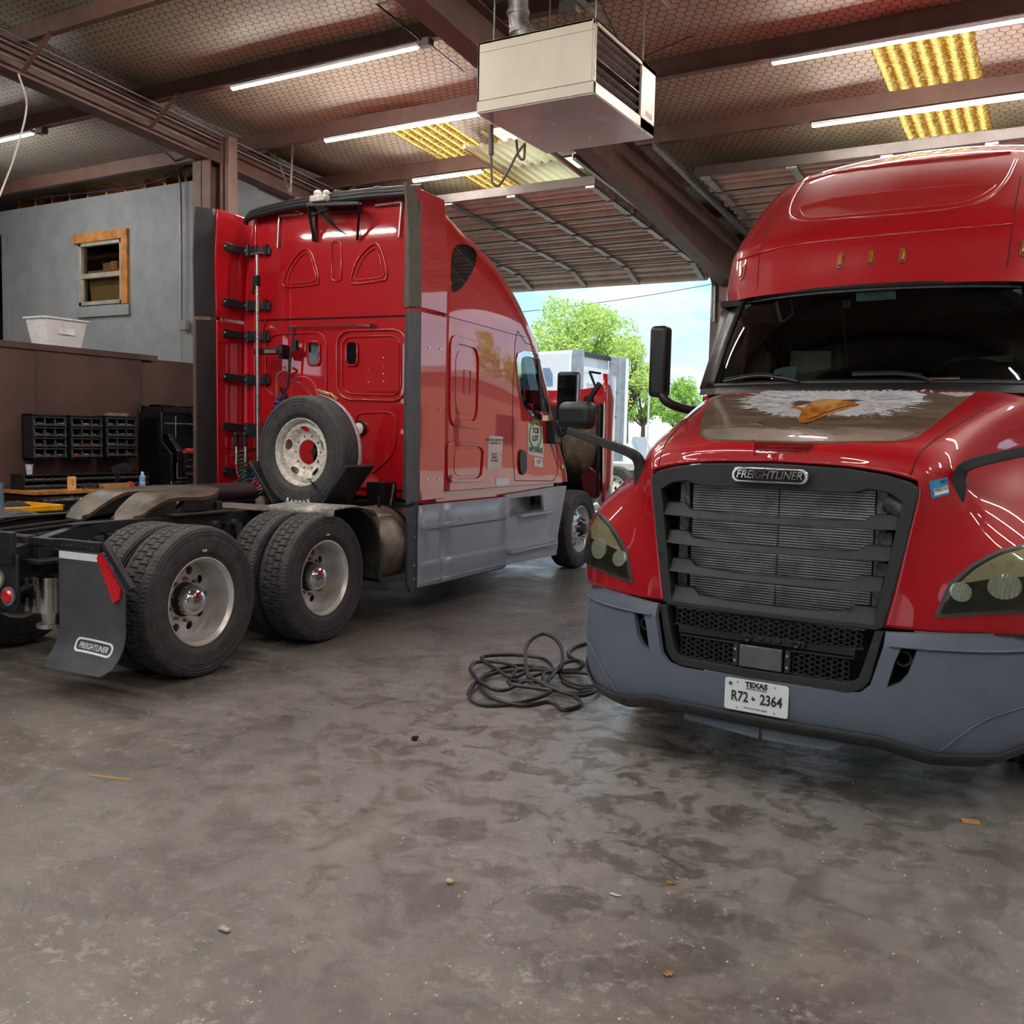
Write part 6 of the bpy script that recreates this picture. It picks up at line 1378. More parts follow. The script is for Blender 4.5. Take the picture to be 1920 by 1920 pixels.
# ---- headlamps (left in view measured, the other mirrored)
LP = [(1121, 955), (1143, 977), (1163, 1007), (1178, 1035), (1188, 1095), (1140, 1077), (1097, 1059), (1100, 1015), (1106, 980)]
LIN = [(1121, 962), (1141, 982), (1159, 1009), (1173, 1037), (1182, 1086), (1141, 1070), (1101, 1054), (1104, 1015), (1109, 984)]
def lampset(mir):
    f = mirror_mb if mir else (lambda x: x)
    body = mk('headlight', f(pb(LP, off=.004, th=.02, sp=7)), M('lamp_rim', '#4a4945', .4), B, smooth=60)
    mk('lamp_bowl', f(pb(LIN, off=.006, th=.006, sp=7)), M('lamp_bowl', '#48484d', .3, .3, coat=.3), body, smooth=60)
    mk('ceiling_reflection', f(pb([(1122, 967), (1139, 985), (1155, 1010), (1168, 1036), (1140, 1022), (1112, 1010), (1110, 990)], off=.009, th=.006, sp=6)), M('lamp_ceiling_tone', '#cfcab6', .3, .1, coat=.5, var=.02), body, smooth=60)  # cream patch paints the ceiling's reflection on the upper lamp
    for (cx, cy, rx, ry, rot) in ((1126, 1029, 13, 19, 0), (1164, 1047, 12, 15, .2)):
        P = [(cx+rx*cos(a)*cos(rot)-ry*sin(a)*sin(rot), cy+rx*cos(a)*sin(rot)+ry*sin(a)*cos(rot)) for a in [2*pi*k/20 for k in range(20)]]
        mb = pb(P, off=.014, th=.012, sp=4); rl = mk('reflector', f(mb), M('lamp_chrome', '#e2ecf2', .25, .25, coat=.6, var=.1, vs=50), body, smooth=60)
        mb = MB()
        for k in range(7):
            x = cx-rx*.8+rx*1.6*k/6; hgt = ry*sqrt(max(0, 1-((x-cx)/rx)**2))*.95; Q = onto(FB, bvH, [(x, cy-hgt), (x, cy), (x, cy+hgt)], .015)
            if len(Q) == 3: mb.tube(Q, .0012, 5)
        mk('lens_flute', f(mb), M('flute_glass', '#f0f4f5', .1, .5), rl)
    mk('lens', f(pb(LIN, off=.02, th=.003, sp=7)), glass('lamp_cover', '#e4e4dc'), body, smooth=60)
lampset(False); lampset(True)
# inspection sticker
s = mk('inspection_sticker', pb([(1741, 903), (1775, 895), (1779, 927), (1747, 935)], off=.003, th=.002, sp=8), M('blue_sticker', '#2f8fc4', .4), B)
P = onto(FB, bvH, [(1748, 921), (1777, 914)], .006); xd = (P[1]-P[0]).normalized(); yd = (onto(FB, bvH, [(1745, 905)], .006)[0]-onto(FB, bvH, [(1751, 930)], .006)[0]); yd = (yd-xd*yd.dot(xd)).normalized()
mk('number_field', pb([(1749, 917), (1776, 910), (1778, 923), (1752, 930)], off=.005, th=.001, sp=8), WHITE, s)
mk('lettering', text('M92713', .022, (P[0]+P[1])/2+xd.cross(yd)*.003, xd, yd, .0006, sx=.95), INK, s)
c = onto(FB, bvH, [(1767, 903)], .007)[0]; mk('lettering', text('NY', .02, c, xd, yd, .0006), INK, s)
# ---- roof cap: stacked plan outlines
lv = [ # z, centre, c2, corner1, corner2, side front, side mid, side rear
 (2.60, (0, 1.66), (.45, 1.70), (.79, 1.83), (.985, 2.03), (1.08, 2.30), (1.15, 3.2), (1.18, 5.6)),
 (2.70, (0, 1.70), (.45, 1.74), (.81, 1.87), (1.00, 2.06), (1.09, 2.32), (1.15, 3.2), (1.18, 5.6)),
 (2.90, (0, 1.77), (.45, 1.81), (.82, 1.94), (1.005, 2.13), (1.09, 2.40), (1.15, 3.2), (1.18, 5.6)),
 (3.00, (0, 1.85), (.45, 1.89), (.82, 2.02), (1.00, 2.20), (1.085, 2.48), (1.145, 3.3), (1.18, 5.6)),
 (3.20, (0, 2.10), (.44, 2.14), (.80, 2.26), (.98, 2.42), (1.07, 2.68), (1.13, 3.4), (1.17, 5.6)),
 (3.45, (0, 2.43), (.42, 2.47), (.76, 2.58), (.94, 2.73), (1.04, 2.98), (1.11, 3.6), (1.15, 5.6)),
 (3.62, (0, 2.72), (.38, 2.76), (.70, 2.87), (.87, 3.02), (.98, 3.28), (1.07, 3.9), (1.12, 5.6)),
 (3.74, (0, 3.05), (.32, 3.10), (.58, 3.21), (.75, 3.38), (.88, 3.66), (1.0, 4.2), (1.07, 5.6)),
 (3.82, (0, 3.45), (.24, 3.50), (.44, 3.61), (.58, 3.78), (.70, 4.06), (.84, 4.5), (.95, 5.6)),
 (3.87, (0, 4.0), (.16, 4.05), (.3, 4.15), (.4, 4.3), (.48, 4.5), (.6, 4.9), (.75, 5.6))]
Lr = [[l[0]]+[c for p in l[1:] for c in p] for l in lv]; rows = []
for r in lerpcols(Lr, 6):
    q_ = cr([V((r[1+2*i], r[2+2*i], r[0])) for i in range(7)], 8); rows.append([V((-p.x, p.y, p.z)) for p in q_[:0:-1]]+q_)
m = MB(); m.grid(rows[::1]); n0 = len(rows[-1]); last = rows[-1]; m.add(last, [tuple(range(n0))]); 
bk = [r[0] for r in rows]+[r[-1] for r in rows[::-1]]; m.add(bk, [tuple(range(len(bk)))])
rf = MB(); rf.v = m.v; rf.f = m.f; bvR = rf.bvh(); mk('cab_roof', rf, RED, B, smooth=40)
# raised relief on the roof front
def rtubeB(pts, r, closed=True, sm=4, off=.0):
    P = onto(FB, bvR, smooth2(pts, sm) if closed else [(p.x, p.y) for p in cr([(a[0], a[1], 0) for a in pts], sm)], off); return MB().tube(P, r, 8, closed)
mk('roof_relief', rtubeB([(1535, 316), (1510, 338), (1490, 365), (1480, 390), (1483, 408), (1510, 415), (1600, 409), (1700, 401), (1800, 389), (1850, 373), (1885, 340), (1905, 300)], .012, False), RED, B, smooth=80)
mk('roof_relief', rtubeB([(1500, 396), (1507, 386), (1560, 372), (1640, 362), (1740, 352), (1857, 346), (1852, 358), (1820, 375), (1790, 383), (1700, 391), (1600, 402), (1520, 408)], .008, True, 3), RED, B, smooth=80)
mk('roof_relief', rtubeB([(1510, 340), (1560, 326), (1640, 312), (1720, 302), (1800, 294), (1895, 286)], .010, False), RED, B, smooth=80)
for pts in ([(1452, 395), (1432, 450), (1424, 480), (1419, 558)], [(1914, 330), (1898, 430), (1888, 502)]):
    P = onto(FB, bvR, [(p.x, p.y) for p in cr([(a[0], a[1], 0) for a in pts], 6)], .0); mk('panel_seam', MB().tube(P, .003, 5), BLK2, B)
mk('roof_crease', rtubeB([(1385, 488), (1440, 470), (1500, 458), (1600, 447), (1720, 435), (1900, 420)], .011, False), RED, B, smooth=80)
# marker lamps
MLP = [(1393, 511), (1576, 489), (1633, 484), (1692, 479), (1919, 465)]
for k, (px, py) in enumerate(MLP):
    o_, d_ = FB.ray(px, py); h = bvR.ray_cast(o_, d_.normalized())
    if h[0] is None: h = bvR.ray_cast(*[x for x in (FB.ray(px-4, py)[0], FB.ray(px-4, py)[1].normalized())])
    n = h[1] if h[1].dot(d_) < 0 else -h[1]; up = V((0, .12, 1)).normalized(); up = (up-n*up.dot(n)).normalized(); xx = up.cross(n)
    m = MB(); base = [h[0]+xx*a+up*b+n*.0 for a, b in rrect(-.020, -.055, .020, .055, .018, 5)]; m.prism(base, n*.008); ml = mk('marker_light', m, M('amber_base', '#7a3a08', .3, coat=1), B, bevel=.003)
    m = MB(); m.prism([h[0]+xx*a+up*b+n*.007 for a, b in rrect(-.013, -.038, .013, .038, .012, 5)], n*.014); mk('lens', m, AMBER, ml, bevel=.004)
# ---- windshield
def wrow(z, w, hwid, sag): return [V((hwid*t, w+sag*abs(t)**2.2, z)) for t in [-1+k/14 for k in range(29)]]
WB, WT = (2.00, 1.30, 1.03, .40), (2.595, 1.66, .94, .33)
rows = [[a.lerp(b, k/10)+V((0, -.03*sin(pi*k/10), 0)) for a, b in zip(wrow(*WB), wrow(*WT))] for k in range(11)]
m = MB(); m.grid(rows); bvW = m.bvh(); m2 = MB(); m2.v = m.v; m2.f = m.f
ws = mk('windshield', m2, glass('windshield_glass', '#7d8c8a'), B, smooth=60)
# black border
m = MB()
def brow(k, f=1.0): return rows[k]
def edge(P, w_in, w_out, axis):
    pass
inner = [[a.lerp(b, t)+V((0, -.03*sin(pi*t)-.006, 0)) for a, b in zip(wrow(*WB), wrow(*WT))] for t in (.0, .05)]; m.grid(inner)
inner = [[a.lerp(b, t)+V((0, -.03*sin(pi*t)-.006, 0)) for a, b in zip(wrow(*WB), wrow(*WT))] for t in (.955, 1.0)]; m.grid([r_[2:-2] for r_ in inner])
for s in (0, 1):
    col = [];
    for k in range(11):
        r = rows[k] if s else rows[k][::-1]; e = r[-1]; i = r[-3]; col.append([i.lerp(r[-2], .4)+V((0, -.008, 0)), r[-2]+V((0, -.010, 0)), e+V((0, -.008, 0))])
    m.grid(col if s else [c[::-1] for c in col])
wf = mk('windshield_frame', m, BLACK, ws, smooth=60); q = wf.modifiers.new('t', 'SOLIDIFY'); q.thickness = .006; q.offset = 0
m = MB(); m.tube([p+V((0, -.008, .004)) for p in wrow(*WT)][3:-3], .014, 8); mk('upper_gasket', m, BLACK, ws)
m = MB(); P = wrow(1.985, 1.26, 1.0, .36); m.grid([[p+V((0, -.03, -.03)) for p in P], [p+V((0, -.01, .012)) for p in P], [p+V((0, .06, .02)) for p in P]]); mk('cowl', m, BLACK, B, smooth=60)
# ---- cab sides
for s in (1, -1):
    side = [(1.66, 1.95), (1.66, 1.12), (2.0, .5), (2.0, .32), (5.9, .32), (5.9, 2.62), (2.22, 2.62), (2.15, 2.5)]
    win = [(1.98, 2.02), (2.75, 1.95), (2.75, 2.52), (2.32, 2.55), (2.2, 2.45)]
    vs, fs, lp = tri2d(side, [win], .15)
    def sf(w, z, s=s): 
        fr_ = interp([(1.6, .98), (1.9, 1.07), (2.3, 1.15), (3, 1.19), (6, 1.21)])(w)+(-.0 if z < 2 else -.06*(z-2)/.6)
        return V((s*fr_, w, z)), V((s, 0, 0))
    m = MB(); sheet(m, vs, fs, sf, .03); cs = mk('cab_side', m, RED, B, smooth=50)
    vs, fs, lp = tri2d([(2.0+.0, 2.03), (2.74, 1.96), (2.74, 2.51), (2.33, 2.54), (2.21, 2.44)], (), .12); m = MB(); sheet(m, vs, fs, lambda w, z: (sf(w, z)[0]-V((s*.012, 0, 0)), V((s, 0, 0))), .006); mk('side_window', m, glass('side_glass', '#9fc2c8'), cs)
    m = MB(); vs, fs, lp = tri2d([(2.0, .32), (5.9, .32), (5.9, 1.0), (2.0, 1.0)], (), .3); sheet(m, vs, fs, lambda w, z: (sf(w, z)[0]+V((s*.02, 0, 0)), V((s, 0, 0))), .03); mk('side_skirt', m, GREYP, cs)
    vs, fs, lp = tri2d([(1.64, 1.90), (1.99, 1.96), (2.02, 2.03), (2.2, 2.44), (2.33, 2.56), (2.26, 2.64), (2.13, 2.52)], (), .1); m = MB(); sheet(m, vs, fs, lambda w, z: (sf(w, z)[0]+V((s*.008, 0, 0)), V((s, 0, 0))), .012); mk('pillar_cover', m, BLACK, cs)
    # pillar
    m = MB(); pr = [rows[k][-1 if s > 0 else 0] for k in range(11)]
    m.grid([[p+V((-s*.02, -.006, 0)) for p in pr], [p+V((s*.015, .02, 0)) for p in pr], [V((s*(abs(sf(2.0, p.z)[0].x)*.6+abs(p.x)*.4+.01), p.y*.5+1.0, p.z)) for p in pr], [V((s*(abs(sf(2.1, p.z)[0].x)+.005), 2.06 if p.z < 2.45 else 2.2, p.z)) for p in pr]]); k = mk('pillar', m, BLACK, cs, smooth=60); q = k.modifiers.new('t', 'SOLIDIFY'); q.thickness = .02; q.offset = 0
m = MB(); m.bx((-1.17, 5.86, .9), (1.17, 5.9, 3.7)); m.bx((-1.1, 1.5, 1.02), (1.1, 5.9, 1.1)); mk('cab_back', m, RED, B)
m = MB(); m.bx((-.8, 1.35, 1.3), (.8, 1.42, 1.8)); mk('firewall', m, MATTE, B)
# ---- interior
m = MB(); P = [(1.36, 1.93), (1.75, 1.96), (1.95, 1.9), (1.95, 1.6), (1.4, 1.6)]; m.prism([(-.86, a, b) for a, b in P], (1.72, 0, 0)); mk('dashboard', m, M('dark_dash', '#1b1d1e', .7, bump=.2, bs=200), B, bevel=.03)
CUR = M('dark_curtain', '#25272a', .9); m = MB(); rws = []
for i in range(90):
    x = -1.08+2.16*i/89; rws.append([V((x, 3.05+.05*sin(x*34)+.02*sin(x*81), z)) for z in (1.3, 2.0, 2.6)])
m.grid(rws); mk('sleeper_curtain', m, CUR, B, smooth=70)
for s in (1, -1):
    m = MB(); m.box((s*.55, 2.55, 1.5), (.52, .5, .2)); m.box((s*.55, 2.78, 1.86), (.5, .16, .7), (-.12, 0, 0)); m.box((s*.55, 2.83, 2.28), (.3, .1, .2), (-.1, 0, 0)); mk('seat', m, M('charcoal_seat', '#33373a', .85, bump=.1, bs=200), B, bevel=.06, bseg=3)
m = MB(); m.lathe([(.0, .205), (.014, .22), (.0, .235), (-.014, .22)], (0, 0, 0), 1, 40, True); m.xf(Matrix.Translation((.52, 2.12, 2.02)) @ Matrix.Rotation(.7, 4, 'X')); mk('steering_wheel', m, BLACK, B)
m = MB(); m.bx((-1.0, 1.9, 2.56), (1.0, 5.8, 2.60)); m.bx((-1.12, 5.8, 1.2), (1.12, 5.84, 2.6)); mk('headliner', m, M('headliner', '#2b2d30', .9), B)
for s in (-.5, .5): m = MB(); m.box((s, 1.86, 2.50), (.62, .015, .12), (.3, 0, 0)); mk('sun_visor', m, M('visor_grey', '#3a3d40', .8), B, bevel=.01)
def onws(px, py, off): o_, d_ = FB.ray(px, py); h = bvW.ray_cast(o_, d_.normalized()); return h[0]+V((0, off, 0)), h[1]
def wpanel(name, pts, off, mat, th=.01): 
    m = MB(); P = [onws(px, py, off)[0] for px, py in pts]; m.prism(P, (0, th, 0)); return mk(name, m, mat, B, bevel=.003)
tg = wpanel('toll_tag', [(1604, 548), (1678, 540), (1679, 560), (1604, 565)], .012, M('mint_tag', '#b9dcd0', .4))
p0, _ = onws(1642, 551, .008); mk('tag_print', text('TOLL TAG 0917', .018, p0, (1, 0, 0), (0, .3, 1), .0005), M('tag_ink', '#4a7468', .5), tg)
wpanel('windshield_sticker', [(1578, 564), (1594, 562), (1595, 576), (1579, 577)], .008, M('grey_sticker', '#63686a', .5), .003)
wpanel('cable', [(1576, 572), (1578, 572), (1587, 688), (1585, 688)], .03, M('wire_dim', '#4f5252', .6), .003)
def loose(name, pts, z, w, mat, label, cat):
    m = MB(); P = [FB.on(1, w, px, py) for px, py in pts]; m.prism(P, (0, .01, 0)); o = single(name, m, mat, label, cat); o.location = B.location; o.rotation_euler = B.rotation_euler; return o
ENV = M('white_envelope', '#dfe9e6', .6); BEP = M('beige_sheet', '#a79f8c', .7)
loose('envelope', [(1452, 693), (1470, 688), (1495, 686), (1490, 710), (1450, 712)], 0, 1.52, ENV, 'white envelope leaning inside the windshield, above the left wiper', 'envelope')
loose('paper_sheet', [(1484, 658), (1558, 658), (1558, 690), (1500, 700), (1480, 690)], 0, 2.0, BEP, 'beige sheet behind the windshield, beside the white envelope', 'paper')
loose('paper_sheet', [(1824, 671), (1898, 665), (1899, 679), (1870, 678), (1850, 673)], 0, 1.98, BEP, 'narrow beige sheet behind the windshield at the right, beside the steering wheel', 'paper')
# wipers
for pts in ([(1360, 716), (1420, 706), (1465, 709), (1500, 719)], [(1600, 704), (1680, 702), (1730, 708), (1745, 716)]):
    m = MB(); P = [onws(px, min(py, 716), -.03)[0] for px, py in pts]; m.tube(cr(P, 4), .009, 8); P2 = [onws(px, py-5, -.012)[0] for px, py in pts[:3]]; m.tube(P2, .007, 6); mk('wiper', m, BLACK, B)
m = MB(); P = [onws(px, py, -.02)[0] for px, py in ((1742, 711), (1800, 710))]; m.tube(P, .008, 6); mk('washer_bar', m, CHROME, B)
# ---- mirrors: stalk mirrors on the hood and tall door mirrors
def hoodmirror(s):
    P = [V((s*.765, .285, 1.42)), V((s*.775, .27, 1.53)), V((s*.82, .25, 1.585)), V((s*1.02, .26, 1.645)), V((s*1.23, .30, 1.70))]
    Q = cr(P, 6); m = MB()
    rws = []
    for i, p_ in enumerate(Q):
        tg_ = (Q[min(i+1, len(Q)-1)]-Q[max(i-1, 0)]).normalized(); up_ = V((-tg_.z, 0, tg_.x)).normalized() if s > 0 else V((tg_.z, 0, -tg_.x)).normalized(); hh_ = .034 if i < 5 else .028-.010*(i/len(Q)); yy_ = V((0, .024, 0))
        rws.append([p_-yy_-up_*hh_, p_+yy_-up_*hh_, p_+yy_+up_*hh_, p_-yy_+up_*hh_])
    m.grid(rws, True); n_ = len(m.v); m.f += [(3, 2, 1, 0), (n_-4, n_-3, n_-2, n_-1)]
    a = mk('hood_mirror', m, CHAR, B, smooth=60, bevel=.004)
    m = MB(); m.box((0, 0, 0), (.24, .10, .155)); m.xf(Matrix.Translation((s*1.235, .40, 1.785)) @ Matrix.Rotation(s*.15, 4, 'Z')); h = mk('mirror_head', m, BLACK, a, bevel=.045, bseg=5)
    m = MB(); m.sphere((s*1.235, .455, 1.785), 1, 20, 12, (.095, .012, .062)); mk('mirror_glass', m, CHROME, h)
hoodmirror(1); hoodmirror(-1)
def doormirror(s):
    m = MB(); m.tube(cr([(s*1.12, 1.98, 1.86), (s*1.24, 1.90, 1.88), (s*1.34, 1.82, 1.93), (s*1.39, 1.84, 2.02)], 5), .032, 12); a = mk('door_mirror', m, BLACK, B, smooth=70)
    m = MB(); m.box((s*1.405, 1.85, 2.20), (.13, .12, .49), (0, 0, 0)); h = mk('mirror_head', m, BLACK, a, bevel=.034, bseg=5)
    m = MB(); m.box((s*1.405, 1.912, 2.21), (.09, .006, .36)); mk('mirror_glass', m, CHROME, h, bevel=.01)
doormirror(1); doormirror(-1)
# ---- running gear
for s in (1, -1):
    wheel('wheel', B, s*1.05, 1.34, 'front', .50, s)
    for w in (6.6, 7.92): wheel('wheel', B, s*1.065, w, 'rear', .51, s)
m = MB()
for s in (1, -1): m.bx((s*.43-.035, .5, .72), (s*.43+.035, 8.9, 1.0))
for w in (.9, 3, 5, 7, 8.7): m.bx((-.42, w-.05, .76), (.42, w+.05, .95))
mk('frame_rail', m, FRAMEM, B)
m = MB(); m.box((0, 1.34, .42), (1.7, .12, .12)); m.bx((-.4, .5, .6), (.4, 1.9, 1.5)); mk('front_axle', m, DIRTY, B, bevel=.02)
m = MB(); 
for w in (6.6, 7.92): m.cyl((-.9, w, .51), (.9, w, .51), .1, n=16); m.sphere((0, w, .51), .22)
mk('drive_axle', m, DIRTY, B)
for s in (1, -1):
    m = MB(); P = cr([(0, .78, .86), (0, .85, 1.02), (0, 1.05, 1.14), (0, 1.34, 1.18), (0, 1.62, 1.12), (0, 1.85, .95)], 4); m.grid([[V((s*.8, p.y, p.z)), V((s*1.2, p.y, p.z))] for p in P]); q_ = mk('wheel_liner', m, MATTE, B, smooth=60); q = q_.modifiers.new('t', 'SOLIDIFY'); q.thickness = .015
# ================================================================== FLOOR ITEMS
def ng(px, py, z=0): return FG.on(2, z, px, py)
cp = [(1150, 1275), (1100, 1287), (1060, 1300), (1010, 1290), (985, 1260), (985, 1240), (1005, 1225), (1030, 1222), (1052, 1235), (1057, 1258), (1035, 1278), (1000, 1300), (950, 1318), (905, 1322), (880, 1305), (875, 1280), (895, 1262), (940, 1258), (1000, 1262), (1060, 1262), (1090, 1262), (1092, 1285), (1060, 1300), (1020, 1310), (960, 1308), (915, 1295), (890, 1270), (880, 1258), (885, 1245), (925, 1243), (965, 1245), (970, 1255), (975, 1262)]
def lift(P, seed):
    rr = random.Random(seed); Q = []
    for i, (x, y, z) in enumerate(P): Q.append(ng(x, y, .014)+V((0, 0, z)))
    return Q
CO1 = [(1168, 1284, 0), (1130, 1290, 0), (1080, 1300, .0), (1040, 1297, .01), (1000, 1290, .02), (988, 1268, .03), (985, 1250, .12), (996, 1242, .17), (1018, 1236, .19), (1042, 1243, .17), (1054, 1256, .12), (1048, 1268, .04), (1010, 1263, .03), (960, 1264, .02), (925, 1268, .02), (895, 1282, .02), (880, 1300, .01), (885, 1315, .01), (910, 1322, 0), (960, 1320, .0), (1010, 1314, .02), (1032, 1304, .03), (1000, 1298, .03), (960, 1292, .03), (955, 1285, .03), (985, 1285, .03), (1025, 1290, .03), (1050, 1305, .03), (1090, 1310, .02), (1118, 1300, .02), (1122, 1282, .02), (1100, 1268, .02), (1060, 1266, .02), (1010, 1272, .03), (945, 1300, .02), (905, 1290, .03), (888, 1274, .03), (882, 1262, .03), (892, 1250, .03), (920, 1248, .03), (950, 1252, .03), (968, 1262, .03), (955, 1280, .03)]
m = MB(); m.tube(cr(lift(CO1, 1), 7), .0135, 10)
CO2 = [(1160, 1278, 0), (1110, 1287, 0), (1060, 1278, .01), (1052, 1262, .01), (1085, 1260, .02), (1092, 1256, .05), (1080, 1254, .06), (1055, 1258, .05), (1035, 1280, .05), (1022, 1290, .03), (1018, 1275, .03), (1026, 1262, .03), (1000, 1262, .03), (960, 1276, .02), (930, 1262, .03), (905, 1246, .03), (910, 1238, .03), (960, 1233, .02), (1010, 1238, .02), (1032, 1250, .02), (1032, 1262, .02), (985, 1250, .01), (940, 1256, .01), (905, 1272, .01), (900, 1290, .01), (925, 1312, .01), (980, 1322, 0), (1030, 1316, 0), (1055, 1330, 0), (1082, 1325, 0), (1088, 1315, 0), (1070, 1308, .02), (1030, 1300, .04), (990, 1280, .04)]
m.tube(cr(lift(CO2, 2), 7), .0135, 10)
CO3 = [(1180, 1255, 0), (1140, 1262, 0), (1100, 1247, 0), (1070, 1232, 0), (1066, 1222, 0), (1080, 1212, 0), (1120, 1203, 0), (1180, 1200, 0)]
m.tube(cr(lift(CO3, 3), 7), .0135, 10)
m.tube(cr(lift([(1055, 1278, 0), (1070, 1286, 0), (1100, 1292, 0), (1150, 1282, 0), (1200, 1275, 0)], 4), 7), .0135, 10)
single('air_hose', m, M('black_hose', '#26272a', .4, var=.15, vs=20), 'tangled coil of black hose on the concrete beside the grey bumper', 'hose')
LEAF = M('dry_leaf', '#a87f4e', .7, var=.3, vs=60)
def leaf(px, py, s, rot, label, nm='dry_leaf', mat=LEAF, cat='leaf'):
    c = ng(px, py); rr = random.Random(px); P = []
    for k in range(14):
        a = 2*pi*k/14; r = s*(1 if k % 2 == 0 else .45)*(1.3 if k in (0, 7) else .8); P.append((c.x+r*cos(a+rot), c.y+r*sin(a+rot)))
    vs, fs, lp = tri2d(P, (), s*.5); m = MB(); sheet(m, vs, fs, lambda x, y: (V((x, y, .006+.3*s*(((x-c.x)/s)**2)*.5)), V((0, 0, 1))), .0015); return single(nm, m, mat, label, cat)
leaf(1259, 1657, .028, .4, 'small tan curled leaf on the open floor, right of centre'); leaf(1254, 1828, .026, 1.2, 'small tan leaf near the bottom edge, below the curled leaf')
c = ng(1820, 1542); m = MB(); m.box((c.x, c.y, .004), (.075, .05, .004), (.03, 0, .3)); single('cardboard_scrap', m, CARD, 'small tan cardboard scrap on the floor at the right', 'scrap')
def pebble(px, py, s, mat, nm, label, cat, group=None, sc=(1, .8, .5)):
    c = ng(px, py); m = MB(); m.sphere((c.x, c.y, s*sc[2]), s, 10, 7, sc)
    for p in m.v: p += V((noise.noise(p*60), noise.noise(p*60+V((5, 0, 0))), 0))*s*.3
    return single(nm, m, mat, label, cat, group)
PEB = M('cream_pebble', '#c9bb98', .7, var=.2, vs=80); DK2 = M('dark_bit', '#151516', .6)
pebble(843, 1656, .017, PEB, 'pebble', 'cream pebble on the floor left of the curled leaf', 'pebble')
pebble(421, 1745, .018, M('grey_pebble', '#b9b2aa', .7, var=.3, vs=90), 'pebble', 'pale grey stone chip on the floor at lower left', 'pebble', None, (1.5, .8, .4))
pebble(1153, 1680, .016, M('grey_white_chip', '#bdbab6', .7), 'pebble', 'small whitish chip on the floor just left of the curled leaf', 'pebble', None, (1.5, .6, .3))
c = ng(777, 1388); m = MB(); m.cyl((c.x, c.y, 0), (c.x, c.y, .018), .017, n=10); m.box((c.x+.01, c.y, .02), (.02, .02, .012)); single('plastic_plug', m, DK2, 'tiny black plastic plug alone on the floor left of the hose', 'cap')
rr = random.Random(77); gm = MB()
pts = []
for k in range(420):
    px, py = rr.uniform(10, 1910), rr.uniform(1280, 1915); c = ng(px, py)
    if (py < 1440 and px > 1080) or (py < 1300 and px < 700): continue
    s = rr.uniform(.0015, .004); b = len(gm.v); gm.box((c.x, c.y, s*.5), (s*2, s*1.4, s), (0, 0, rr.random()*3))
single('floor_grit', gm, M('pale_grit', '#d6cfc2', .8), 'pale grit scattered thinly over the concrete floor', 'grit')['kind'] = 'stuff'
m = MB(); p = ng(205, 1458); m.box((p.x, p.y, .0015), (.22, .02, .002), (0, 0, .3)); single('tape_scrap', m, M('yellow_tape', '#a88c52', .6), 'short worn yellow strip stuck in the floor joint at left', 'tape')
# ================================================================== OUTDOORS
LEAFM = None
def leafmat(name, a, b):
    t = NT(name); co = t.co(); c = t.ramp(t.noise(co, 1.3, 4, .7), [(.3, a), (.7, b)]); tr = t.n('ShaderNodeBsdfTranslucent'); t.l(c, tr.inputs[0]); df = t.n('ShaderNodeBsdfDiffuse'); t.l(c, df.inputs[0]); m = t.n('ShaderNodeMixShader'); m.inputs[0].default_value = .6; t.l(tr.outputs[0], m.inputs[1]); t.l(df.outputs[0], m.inputs[2]); t.l(m.outputs[0], t.out.inputs[0]); return t.m
LG1 = leafmat('bright_leaves', '#a4c45c', '#dcec9e'); LG2 = leafmat('green_leaves', '#84b04c', '#b7d67c')
BARK = M('bark', '#6a5a48', .9, var=.2, vs=6, bump=.5, bs=20)
def tree(x, y, h, r, label, mat, seed, n=9000, ls=.17, sq=1.0, trunk=.22):
    o = thing('leafy_tree', label, 'tree', (x, y, 0)); rr = random.Random(seed); m = MB(); m.cyl((0, 0, 0), (0, 0, h*.45), trunk, trunk*.6, 12); cl = []
    for k in range(34):
        a = rr.random()*2*pi; e = rr.uniform(-.6, 1); q = r*rr.uniform(.35, .9); c = V((cos(a)*q*sqrt(max(.05, 1-e*e*.7)), sin(a)*q*sqrt(max(.05, 1-e*e*.7)), h-r*sq+e*r*sq*.82)); cl.append((c, r*rr.uniform(.2, .38)))
        m.cyl((0, 0, h*.4), c, trunk*.25, .02, 6, False)
    mk('trunk', m, BARK, o); L = MB()
    for k in range(n):
        c, q = rr.choice(cl); d = V((rr.gauss(0, 1), rr.gauss(0, 1), rr.gauss(0, 1))).normalized(); p = c+d*q*rr.uniform(.5, 1.1)
        u = V((rr.gauss(0, 1), rr.gauss(0, 1), rr.gauss(0, .6))).normalized(); w = u.orthogonal().normalized(); s = ls*rr.uniform(.6, 1.2)
        L.add([p-u*s, p-w*s*.55, p+u*s, p+w*s*.55], [(0, 1, 2, 3)])
    mk('foliage', L, mat, o, smooth=0); return o
def dirp(px, D):  # ground point in a direction at distance D along Y
    p = FG.on(1, D, px, 830); return p.x, p.y
x, y = dirp(1075, 44); tree(x, y, 8.9, 2.9, 'large bright green tree behind the white truck', LG1, 1, 13000, .10, 1.25)
x, y = dirp(1172, 49); tree(x, y, 7.4, 1.45, 'smaller bright tree at the right of the large tree', LG1, 2, 4200, .09, 1.5)
x, y = dirp(1205, 66); tree(x, y, 6.4, 2.0, 'low green tree behind the pale pole', LG2, 3, 6000, .11)
x, y = dirp(1272, 56); tree(x, y, 5.3, 1.7, 'green tree showing between the tall mirror and the red hood', LG2, 4, 6000, .10)
G_ = 'trees across the yard, seen mostly as reflections'
for k, (x, y, h, r) in enumerate([(-36, 52, 8, 4), (-6, 60, 8, 4), (24, 38, 6, 2.6), (16, 60, 9, 4), (32, 48, 8, 4)]): tree(x, y, h, r, 'tree across the yard beyond the right doorways', LG2, 10+k, 3500, .26)['group'] = G_
